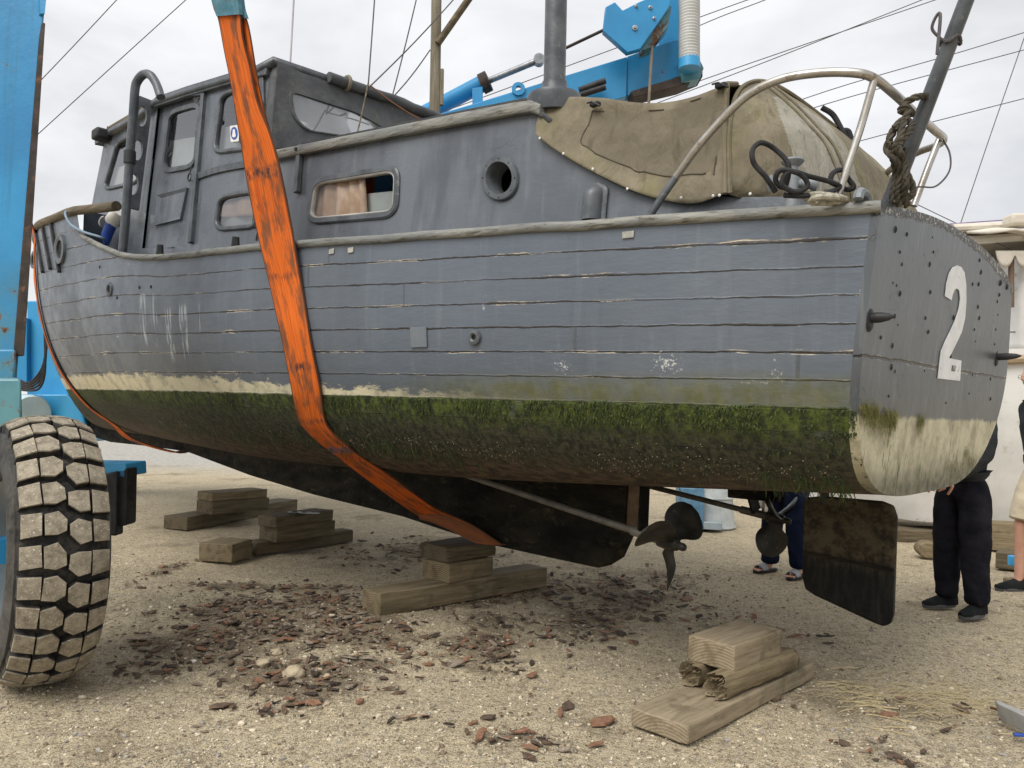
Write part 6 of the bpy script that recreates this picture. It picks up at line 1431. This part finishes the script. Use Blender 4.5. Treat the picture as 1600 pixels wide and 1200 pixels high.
m = MB(); c = at(1592, 345, 8.4); m.box(c, (.26, .2, .13)); wbuild(m, 'boom_end', M_bc, bevel=.03)
m = MB(); m.box((5.6, 9.2, .07), (3.6, .4, .14)); tag(m.build('support_beam', M_w3, bevel=.01), 'dark timber beam lying in the shade under the white cruiser', 'timber')
m = MB(); c = ground(1457, 872); m.lathe([(.0001, -.11), (.10, -.11), (.115, -.09), (.115, .09), (.10, .11), (.0001, .11)], 22, Matrix.Translation(c + Vector((0, .1, .075))) @ Matrix.Rotation(R(72), 4, 'Z') @ Matrix.Rotation(R(90), 4, 'Y') @ Matrix.Scale(.72, 4, (1, 0, 0))); tag(m.build('log_chock', M_w2, angle=40), 'short rounded log chock on the gravel behind the person in black', 'timber')
PG = 'planks heaped at the right edge'
timber((1566, 914), (1700, 955), (1556, 893), 0, .07, M_w2, 'wide grey plank on the gravel at the right edge, in front of the heap', PG)
timber((1555, 888), (1700, 905), (1562, 868), .0, .16, M_w3, 'dark squared timber behind the wide grey plank at the right edge', PG)
timber((1550, 860), (1700, 868), (1556, 852), .0, .30, M_w2, 'tall pale board at the back of the plank heap by the cruiser', PG)
m = MB(); m.box(ground(1572, 872, .18) + Vector((0, -.12, 0)), (.10, .06, .09)); tag(m.build('plastic_scrap', simple('bright_blue_plastic', (.05, .38, .75), (.08, .45, .8), .4), bevel=.01), 'small bright blue plastic scrap on the dark timber at the right', 'scrap')
# tub, crate and plank seen beyond the port propeller
m = MB(); c = ground(1120, 829); m.lathe([(.0001, 0), (.30, 0), (.315, .02), (.30, .05), (.27, .36), (.285, .38), (.265, .41), (.22, .72), (.20, .74), (.0001, .74)], 36, Matrix.Translation(c + Vector((0, .3, 0)))); tag(m.build('plastic_tub', simple('cloudy_grey_plastic', (.36, .39, .39), (.46, .49, .48), .4, dirt=(.25, .25, .2), dirt_amt=.2), angle=30), 'cloudy grey upturned plastic tub beyond the propeller', 'tub')
m = MB(); c = ground(1082, 832); m.box(c + Vector((.02, .25, .27)), (.30, .3, .54)); o = m.build('blue_crate', simple('pale_blue_plastic', (.08, .20, .33), (.15, .30, .43), .45, dirt=(.35, .38, .38), dirt_amt=.3), bevel=.03); tag(o, 'upright dusty blue plastic crate beside the grey tub', 'crate')
o2 = MB(); o2.bar(ground(1080, 826) + Vector((0, -.12, .07)), ground(1124, 829) + Vector((0, -.12, .07)), .10, .09); tag(o2.build('rail_offcut', simple('bluish_metal', (.28, .34, .38), (.36, .42, .46), .4), bevel=.008), 'pale bluish metal length in front of the grey tub', 'offcut')
# overhead cables
for pts, lab in [([(-100, 292), (67, 122), (182, 0), (260, -85)], 'thin overhead cable, leftmost of the two crossing the sky at upper left'), ([(-60, 320), (60, 209), (290, 0), (360, -62)], 'thin overhead cable running up to the left of the orange sling'), ([(560, 222), (700, 172), (1112, 20), (1191, -8), (1300, -50)], 'thin overhead cable passing behind the sheave block'), ([(560, 245), (900, 130), (1093, 40), (1195, 0), (1320, -50)], 'thin overhead cable passing behind the ribbed white hose'), ([(900, 200), (1100, 124), (1455, 2), (1600, -48)], 'thin overhead cable above the bright rail of the stern'), ([(950, 190), (1180, 103), (1385, 22), (1470, -12)], 'thin overhead cable beside the ribbed hose, above its twin'), ([(1000, 255), (1263, 152), (1505, 80), (1700, 20)], 'thin overhead cable crossing just over the stern rail'), ([(1000, 262), (1286, 164), (1589, 81), (1700, 52)], 'thin overhead cable crossing under its twin over the stern rail'), ([(1100, 290), (1345, 220), (1600, 154), (1720, 124)], 'thin overhead cable low in the sky behind the flagstaff'), ([(1501, 349), (1548, 210), (1600, 60), (1640, -60)], 'thin steep stay wire rising at the far right of the sky')]:
    m = MB(); P = catmull([at(x, y, 26) for x, y in pts], 8); m.tube(P, .016, 5); tag(m.build('overhead_cable', M_wire), lab, 'cable', 'cables across the sky')
# ================================================================== GROUND
xs = np.concatenate([-np.geomspace(700, 9.2, 26), np.linspace(-9, 9, 301), np.geomspace(9.2, 700, 26)])
ys = np.concatenate([np.linspace(-60, 1.2, 16), np.linspace(1.4, 13, 240), np.geomspace(13.2, 900, 40)])
PATCH = [(430, 960, 170, 55, 1.0), (330, 1005, 110, 55, .9), (560, 985, 110, 45, .9), (480, 1050, 170, 55, .75), (690, 930, 130, 35, .6), (860, 965, 170, 50, .6), (770, 1015, 130, 50, .6), (790, 1150, 110, 50, .45), (950, 925, 150, 35, .7), (620, 860, 110, 34, .55), (280, 745, 90, 8, .7), (300, 755, 60, 6, .6), (1140, 985, 70, 45, .55), (1230, 1100, 60, 30, .35), (1380, 1165, 150, 40, .4), (880, 1120, 100, 60, .35), (235, 900, 40, 40, .5), (420, 915, 190, 10, .7), (700, 870, 120, 20, .5), (1050, 900, 90, 25, .4), (1300, 1000, 90, 22, .3), (1450, 1110, 120, 30, .35), (215, 1150, 90, 30, .3), (620, 1120, 130, 40, .3)]
PG_ = []
for (cx, cy, rx, ry, a) in PATCH:
    c = ground(cx, cy); e = ground(cx + rx, cy); n = ground(cx, cy - ry * .8); f = ground(cx, cy + ry * .8); PG_.append((c.x, c.y, (e - c).length * .9, max(.12, (n.y - f.y) * .5), a))
def mulch(x, y):
    v = 0
    for (cx, cy, rx, ry, a) in PG_:
        d = ((x - cx) / rx) ** 2 + ((y - cy) / ry) ** 2
        if d < 5: v = max(v, a * math.exp(-d * .8))
    if v > .02: v *= .55 + .9 * max(0, min(1, .5 + .9 * fbm((x * 2.6, y * 2.6, 5), 5)))
    return v
def gz(x, y):
    if abs(x) > 12 or y > 18 or y < 0: return 0.0
    h = .022 * fbm((x * .7, y * .7, 1), 4) + .010 * fbm((x * 3.1, y * 3.1, 2), 4)
    h += .018 * mulch(x, y) * (.6 + .8 * fbm((x * 9, y * 9, 3), 3))
    return max(-.02, h) - .012
V = []; A = []
for y in ys:
    for x in xs: V.append((x, y, gz(x, y))); A.append(mulch(x, y) if (abs(x) < 9 and 1 < y < 13) else 0)
nx_ = len(xs); F = [(i * nx_ + j, i * nx_ + j + 1, (i + 1) * nx_ + j + 1, (i + 1) * nx_ + j) for i in range(len(ys) - 1) for j in range(nx_ - 1)]
me = bpy.data.meshes.new('ground'); me.from_pydata(V, [], F); me.polygons.foreach_set('use_smooth', [True] * len(F))
at_ = me.attributes.new('mulch', 'FLOAT', 'POINT'); at_.data.foreach_set('value', np.array(A, dtype=np.float32))
def ground_mat():
    q = NT('sandy_gravel'); ob = q.tc(); x, y, z = q.sep(ob); mu = q.attr('mulch')
    n1 = q.noise(ob, 1.3, 6, .62); n2 = q.noise(ob, 7, 7, .68); 
    col = q.mix(q.mr(n1, .34, .66), (.62, .505, .31), (.46, .37, .225)); col = q.mix(q.math('MULTIPLY', q.mr(n2, .42, .66), .7), col, (.335, .27, .18))
    # crushed shell and stone: three sizes
    c1 = q.vor(ob, 62, 'Color'); r1 = q.sep(c1)[0]; d1 = q.vor(ob, 62, 'Distance'); e1 = q.vor(ob, 62, 'Distance', 'DISTANCE_TO_EDGE')
    c2 = q.vor(ob, 125, 'Color'); r2 = q.sep(c2)[0]; d2 = q.vor(ob, 125, 'Distance')
    c3 = q.vor(ob, 230, 'Color'); r3 = q.sep(c3)[0]
    dens = q.mr(q.noise(ob, 2.3, 5, .6), .36, .60)
    st1 = q.math('MULTIPLY', q.math('GREATER_THAN', r1, .70), q.math('MULTIPLY', dens, q.math('SUBTRACT', 1.0, q.mr(d1, .38, .50))))
    st2 = q.math('MULTIPLY', q.math('GREATER_THAN', r2, .52), q.math('SUBTRACT', 1.0, q.mr(d2, .40, .52)))
    col = q.mix(q.math('MULTIPLY', q.mr(r3, .1, .9), .55), col, (.74, .65, .48)); col = q.mix(q.math('MULTIPLY', q.math('LESS_THAN', r3, .20), .75), col, (.10, .08, .055))
    col = q.mix(q.math('MULTIPLY', st2, .85), col, q.ramp(r2, [(.52, (.20, .165, .12)), (.66, (.60, .51, .37)), (.80, (.78, .70, .54)), (1, (.42, .36, .27))]))
    col = q.mix(q.math('MULTIPLY', st1, .9), col, q.ramp(r1, [(.70, (.30, .26, .20)), (.80, (.60, .53, .41)), (.92, (.72, .66, .54)), (1, (.22, .18, .14))]))
    n3 = q.noise(ob, 24, 6, .74); col = q.mix(q.math('MULTIPLY', q.mr(n3, .50, .62), .62), col, (.20, .158, .10)); col = q.mix(q.math('MULTIPLY', q.mr(q.noise(q.map(ob, loc=(4, 9, 0)), 33, 6, .74), .56, .64), .6), col, (.74, .66, .50))
    # dark mulch stain
    mm = q.mr(q.math('ADD', mu, q.math('MULTIPLY', q.math('SUBTRACT', q.noise(ob, 11, 7, .72), .5), 1.0)), .30, .66)
    mc = q.mix(q.mr(q.noise(ob, 45, 5, .7), .38, .62), (.055, .040, .027), (.19, .14, .09))
    col = q.mix(q.math('MULTIPLY', mm, .62), col, mc)
    dp = q.mr(q.noise(ob, .8, 6, .66), .54, .68); col = q.mix(q.math('MULTIPLY', dp, .62), col, (.15, .117, .076))
    # compacted pale gravel farther off
    far = q.mr(y, 15, 20); col = q.mix(q.math('MULTIPLY', far, .85), col, q.mix(q.mr(q.noise(ob, 9, 6, .7), .4, .6), (.36, .35, .33), (.52, .51, .48)))
    q.P(Base_Color=col, Roughness=.95); q.b.inputs['Specular IOR Level'].default_value = .2
    h = q.math('ADD', q.math('ADD', q.math('MULTIPLY', n2, 1.5), q.math('MULTIPLY', n3, -1.3)), q.math('MULTIPLY', st1, .55)); h = q.math('ADD', h, q.math('MULTIPLY', st2, .35)); h = q.math('ADD', h, q.math('MULTIPLY', q.noise(ob, 90, 5, .7), .5)); h = q.math('ADD', h, q.math('MULTIPLY', mm, q.math('MULTIPLY', q.noise(ob, 30, 6, .7), 1.2)))
    q.bump(h, 1.0, .016); return q.m
me.materials.append(ground_mat()); go = bpy.data.objects.new('ground', me); COL.objects.link(go); go['kind'] = 'structure'

def in_view(x, y, pad=60):
    d = Vector((x, y, -CAM_H)); k = d.dot(cF)
    if k < .5: return None
    px = 800 + FPX * d.dot(cR) / k; py = 600 - FPX * d.dot(cU) / k
    return (px, py) if -pad < px < 1600 + pad and py < 1230 else None
# loose stones
ico = bmesh.new(); bmesh.ops.create_icosphere(ico, subdivisions=1, radius=1); IV = np.array([v.co[:] for v in ico.verts]); IF = np.array([[v.index for v in f.verts] for f in ico.faces]); ico.free()
def scatter_stones(n, smin, smax, name, mats, lab, ymax=9, power=2.2, reject=None):
    vs = []; fs = []; mi = []; c = 0; tries = 0
    while c < n and tries < n * 12:
        tries += 1; y = 2.6 + (ymax - 2.6) * rng.random() ** 1.5; x = rng.uniform(-.75, .75) * y
        if in_view(x, y) is None: continue
        if reject and reject(x, y): continue
        s = smin + (smax - smin) * rng.random() ** power; sc = np.array([s * rng.uniform(.7, 1.3), s * rng.uniform(.5, 1.0), s * rng.uniform(.35, .7)]); a = rng.uniform(0, 6.28)
        P = IV * (1 + rng.uniform(-.25, .25, (len(IV), 1))) * sc; ca, sa = math.cos(a), math.sin(a); P = np.stack([P[:, 0] * ca - P[:, 1] * sa + x, P[:, 0] * sa + P[:, 1] * ca + y, P[:, 2] + gz(x, y) + sc[2] * .35], 1)
        o = len(vs) * len(IV); vs.append(P); fs.append(IF + o); mi += [int(rng.integers(0, len(mats)))] * len(IF); c += 1
    V = np.concatenate(vs); F = np.concatenate(fs); me = bpy.data.meshes.new(name); me.from_pydata(V.tolist(), [], F.tolist())
    for m_ in mats: me.materials.append(m_)
    me.polygons.foreach_set('material_index', mi); o = bpy.data.objects.new(name, me); COL.objects.link(o); return tag(o, lab, 'gravel', None, 'stuff')
SM = [simple('stone_cream', (.56, .49, .37), (.68, .61, .48), .9, scale=60), simple('stone_tan', (.36, .30, .21), (.46, .38, .27), .9, scale=60), simple('stone_grey', (.24, .22, .19), (.34, .31, .27), .9, scale=60), simple('stone_brown', (.14, .105, .075), (.22, .17, .12), .9, scale=60), simple('stone_cream', (.52, .45, .33), (.62, .55, .42), .9, scale=60)]
scatter_stones(15000, .0028, .0095, 'gravel_stones', SM, 'pale crushed stone and shell gravel spread over the yard', 8.5, 2.0)
scatter_stones(2200, .007, .019, 'pebbles', [SM[1], SM[2], SM[1], SM[3], SM[1], SM[4]], 'larger loose pebbles lying on the gravel', 7.5, 2.5)
# bark and rust flakes
def bark(n, dens, smin, smax, name, mats, lab, thr):
    m = MB(); c = 0; tries = 0
    while c < n and tries < n * 60:
        tries += 1; y = 2.7 + 7.5 * rng.random() ** 1.0; x = rng.uniform(-.72, .72) * y
        if in_view(x, y) is None: continue
        if mulch(x, y) * dens < rng.random() * thr + .16: continue
        L = smin + (smax - smin) * rng.random() ** 2.4; W_ = L * rng.uniform(.22, .62); t = rng.uniform(.003, .009); k = int(rng.integers(5, 8)); ring = []
        for i in range(k):
            a = 2 * math.pi * i / k + rng.uniform(-.3, .3); ring.append(Vector((L * .5 * math.cos(a) * rng.uniform(.75, 1.1), W_ * .5 * math.sin(a) * rng.uniform(.7, 1.15), 0)))
        Rm = Matrix.Rotation(rng.uniform(0, 6.28), 3, 'Z') @ Matrix.Rotation(rng.normal(0, .22), 3, 'X') @ Matrix.Rotation(rng.normal(0, .18), 3, 'Y'); o = Vector((x, y, gz(x, y) + .004 + rng.random() * .012)); bend = rng.uniform(-2, 2)
        bot = [o + Rm @ (p + Vector((0, 0, bend * p.x * p.x))) for p in ring]; top = [o + Rm @ (p * .94 + Vector((0, 0, t + bend * p.x * p.x))) for p in ring]
        m.add(bot + top, [tuple(range(k, 2 * k))] + [(i, (i + 1) % k, k + (i + 1) % k, k + i) for i in range(k)], int(rng.integers(0, len(mats)))); c += 1
    return tag(m.build(name, mats, None, smooth=False, recalc=False), lab, 'bark', None, 'stuff')
BK = [simple('bark_dark', (.070, .047, .033), (.12, .083, .058), .85, scale=40, bump=.5, bscale=80), simple('bark_red', (.17, .085, .05), (.26, .14, .085), .85, scale=40, bump=.5, bscale=80), simple('bark_grey', (.19, .155, .118), (.29, .24, .185), .85, scale=40, bump=.5, bscale=80), simple('bark_brown', (.085, .055, .036), (.15, .10, .065), .85, scale=40, bump=.5, bscale=80), simple('bark_dark', (.035, .026, .020), (.07, .05, .037), .85, scale=40, bump=.5, bscale=80)]
bark(2500, 1.0, .010, .110, 'bark_flakes', BK, 'dark and red-brown bark flakes strewn over the gravel', .8)
bark(260, 1.0, .05, .16, 'bark_pieces', BK, 'larger curled bark pieces lying among the flakes', .9)
def scat_far(): pass
# dry grass and twigs
def strands(n, cx, cy, sx, sy, lo, hi, w_, mat, name, lab, hz=.02):
    m = MB(); c = ground(cx, cy)
    for _ in range(n):
        x = c.x + rng.normal(0, sx); y = c.y + rng.normal(0, sy); a = rng.normal(.25, .7); L = rng.uniform(lo, hi); d = Vector((math.cos(a), math.sin(a), 0)); b = Vector((-d.y, d.x, 0)) * rng.uniform(-.35, .35) * L; z0 = gz(x, y)
        P = [Vector((x, y, z0 + .002)) + d * L * t + b * t * t + Vector((0, 0, hz * math.sin(math.pi * t) * rng.uniform(.2, 1))) for t in np.linspace(0, 1, 5)]; m.tube(P, w_, 3, caps=False)
    return tag(m.build(name, mat), lab, 'grass', None, 'stuff')
M_straw = simple('straw', (.36, .29, .16), (.46, .38, .22), .8, scale=30)
strands(420, 1440, 1088, .30, .16, .04, .17, .0011, M_straw, 'dry_grass', 'patch of dry straw-coloured grass on the gravel at lower right')
strands(26, 1320, 1085, .06, .12, .10, .26, .003, M_straw, 'straw_stalks', 'few pale dry stalks on the gravel right of the nearest stack', .01)
strands(70, 380, 960, .5, .3, .03, .10, .0014, M_w3, 'fine_twigs', 'thin dark twigs among the bark flakes', .012)
# single rocks
def rock(px, py, r, mat, lab):
    c = ground(px, py); b = bmesh.new(); bmesh.ops.create_icosphere(b, subdivisions=3, radius=1); sd = rng.random() * 40
    for v in b.verts: n = v.co.normalized(); k = 1 + .30 * fbm((n.x * 1.4 + sd, n.y * 1.4, n.z * 1.4), 4); v.co = Vector((n.x * r * k, n.y * r * .8 * k, n.z * r * .62 * k))
    me = bpy.data.meshes.new('rock'); b.to_mesh(me); b.free(); me.materials.append(mat); me.polygons.foreach_set('use_smooth', [True] * len(me.polygons)); o = bpy.data.objects.new('rock', me); COL.objects.link(o); o.location = (c.x, c.y, gz(c.x, c.y) + r * .38); return tag(o, lab, 'rock')
M_rock = simple('sandy_rock', (.36, .29, .19), (.48, .40, .28), .92, scale=9, bump=1, bscale=30, bdist=.01, dirt=(.2, .16, .1), dirt_amt=.3); M_rock2 = simple('white_pebble', (.6, .57, .5), (.68, .64, .57), .8, scale=20)
rock(459, 1056, .058, M_rock, 'largest sandy rock among the bark flakes in the foreground'); rock(412, 1040, .040, M_rock, 'low sandy clod beside the largest rock, half sunk'); rock(432, 1022, .036, M_rock, 'small grey clod behind the largest rock'); rock(512, 1060, .022, M_rock, 'small sandy stone just right of the largest rock')
rock(303, 1034, .017, M_rock2, 'small white oval pebble among dark flakes near the tyre'); rock(1364, 981, .016, M_rock, 'small round stone on the gravel beneath the rudder')
# broken grey offcut with scraps at the right edge
m = MB(); a = ground(1566, 1128); b = ground(1612, 1150); m.prism([a, a + Vector((.02, .06, 0)), b + Vector((.03, .06, 0)), b], Vector((-.02, 0, .085))); tag(m.build('concrete_offcut', simple('grey_offcut', (.28, .28, .27), (.38, .38, .36), .6, scale=9), bevel=.006), 'grey broken wedge lying at the lower right edge', 'offcut')
m = MB(); c = ground(1556, 1112); m.box(c + Vector((0, 0, .012)), (.05, .03, .012), Matrix.Rotation(.5, 3, 'Z') @ Matrix.Rotation(.3, 3, 'Y')); tag(m.build('orange_scrap', M_sling, bevel=.003), 'orange scrap beside the grey wedge at lower right', 'scrap')
m = MB(); c = ground(1592, 1148); m.box(c + Vector((0, -.03, .010)), (.08, .02, .012), Matrix.Rotation(-.2, 3, 'Z')); tag(m.build('blue_scrap', M_blue, bevel=.003), 'blue strip in front of the grey wedge at lower right', 'scrap')
# ================================================================== WEED AND BARNACLES ON THE HULL
M_wg = simple('bright_weed', (.028, .042, .007), (.070, .088, .013), .6, scale=30); M_wd = simple('dark_weed', (.014, .026, .007), (.035, .055, .012), .75, scale=30); M_wy = simple('yellow_moss', (.12, .115, .018), (.20, .19, .04), .85, scale=30)
m = MB()
def weed(P, nrm, L, w_, mi, curl=.3):
    sd = Vector((-nrm.y, nrm.x, 0)); sd = sd.normalized() if sd.length > 1e-3 else Vector((1, 0, 0)); an = rng.normal(0, .25); dn = (Vector((0, 0, -1)) + sd * an); dn = (dn - nrm * dn.dot(nrm) * .6).normalized(); rows = []
    for k in range(4):
        t = k / 3; c = P + dn * L * t + nrm * (.0015 + .005 * math.sin(math.pi * min(1, t * .9)) * rng.uniform(.4, 1) ) + sd * rng.normal(0, .0025); ww = w_ * (1 - t * .75); rows.append([c - sd * ww, c + sd * ww])
    m.grid(rows, mi=mi)
c = 0
while c < 4300:
    s = 10.2 * rng.random() ** 1.25; zw = zwl(s); mode = rng.random()
    if mode < .66: zr_ = -.10 * rng.random() ** 1.6 + .012 * fbm((s * 6, 1, 2), 3); cl = fbm((s * 2.3, 0, 7), 3) + .25 * (1 if s < 2.5 else 0); mi = 0 if rng.random() < .62 else 1; L = rng.uniform(.008, .032)
    elif mode < .82: zr_ = -rng.uniform(.03, .22); cl = fbm((s * 3.0, zr_ * 9, 3), 3) - .10; mi = 0 if rng.random() < .22 else 1; L = rng.uniform(.008, .028)
    else: zr_ = -.30 + .05 * fbm((s * 1.5, 0, 1)) + rng.normal(0, .035); cl = fbm((s * 2.0, 3, 9), 3) + (.35 if 2.2 < s < 6 else -.1); mi = 0 if rng.random() < .15 else 1; L = rng.uniform(.03, .095)
    if cl < .17 and rng.random() > .06: c += .15; continue
    z = zw + zr_; p = hullp(s, z)
    if p < .1: continue
    P = Vector((s + stern_shift(s, z), p, z)); weed(P, hnorm(Vector((s, p, z))), L, rng.uniform(.0016, .0046), mi); c += 1
sw = m.build('seaweed', [M_wg, M_wd], boat, recalc=False, smooth=True, angle=0); sw['kind'] = 'stuff'
m = MB()
for (oy, z, n, sp) in [(1.02, 1.45, 170, .05), (.92, 1.43, 200, .05), (.80, 1.42, 160, .05), (.70, 1.415, 200, .035), (.30, 1.41, 110, .025), (-.62, 1.25, 60, .03), (-.35, 1.18, 50, .08), (-.75, 1.2, 60, .06)]:
    for _ in range(n):
        y = oy + rng.normal(0, sp); zz = z + rng.normal(0, .018) - (.04 if rng.random() < .15 else 0)
        if abs(y) > 1.12: continue
        weed(Vector((RAKE * (2.2 - zz) - .016, y, zz)), Vector((-1, 0, 0)), rng.uniform(.012, .05), rng.uniform(.0012, .003), 0 if rng.random() < .8 else 1)
sw = m.build('moss', [M_wy, M_wg], transom, recalc=False, angle=0); sw['kind'] = 'stuff'
m = MB(); M_barn = simple('barnacle_shell', (.30, .26, .18), (.48, .43, .32), .8, scale=40); c = 0
while c < 800:
    s = 6.0 * rng.random() ** 1.2; zr_ = -rng.uniform(.16, .40); k_ = math.exp(-((zr_ + .29) / .06) ** 2) * (1 if s < 3.4 else .35) * max(0, .45 + fbm((s * 2.2, zr_ * 6, 21), 3) * 1.6)
    if rng.random() > k_: c += .1; continue
    z = zwl(s) + zr_; p = hullp(s, z)
    if p < .62 * bsh(s) or s < .12: continue
    P = Vector((s + stern_shift(s, z), p, z)); n = hnorm(Vector((s, p, z))); r = rng.uniform(.0012, .0032); q_ = n.to_track_quat('Z', 'Y').to_matrix(); ring = [P + q_ @ Vector((r * math.cos(a), r * math.sin(a), -.001)) for a in np.linspace(0, 2 * math.pi, 6, endpoint=False)]; ring2 = [P + q_ @ Vector((r * .5 * math.cos(a), r * .5 * math.sin(a), r * .9)) for a in np.linspace(0, 2 * math.pi, 6, endpoint=False)]
    m.add(ring + ring2, [(i, (i + 1) % 6, 6 + (i + 1) % 6, 6 + i) for i in range(6)] + [tuple(range(6, 12))]); c += 1
bn = m.build('barnacles', M_barn, boat, recalc=False, smooth=False); bn['kind'] = 'stuff'
# sticker in the wheelhouse window
st_loop = szpoly([(360, 197), (374, 195), (374, 221), (361, 222)]); m = MB(); m.add([surf(*q, .004) for q in st_loop], [(0, 1, 2, 3)]); sk = m.build('sticker', M_white, boat, smooth=False)
ov = [sz(367 + 5.5 * math.cos(t), 208.5 + 10 * math.sin(t)) for t in np.linspace(0, 2 * math.pi, 24, endpoint=False)]; m = MB(); m.add([surf(*q, .006) for q in ov], [tuple(range(24))]); m.build('sticker_oval', M_blue, sk, smooth=False)
iv = [sz(367 + x, 208.5 + y) for x, y in [(-2, -2), (-1.6, -6), (1.6, -6), (2, -2), (3, 5), (0, 7), (-3, 5)]]; m = MB(); m.add([surf(*q, .008) for q in iv], [tuple(range(7))]); m.build('sticker_emblem', M_white, sk, smooth=False)
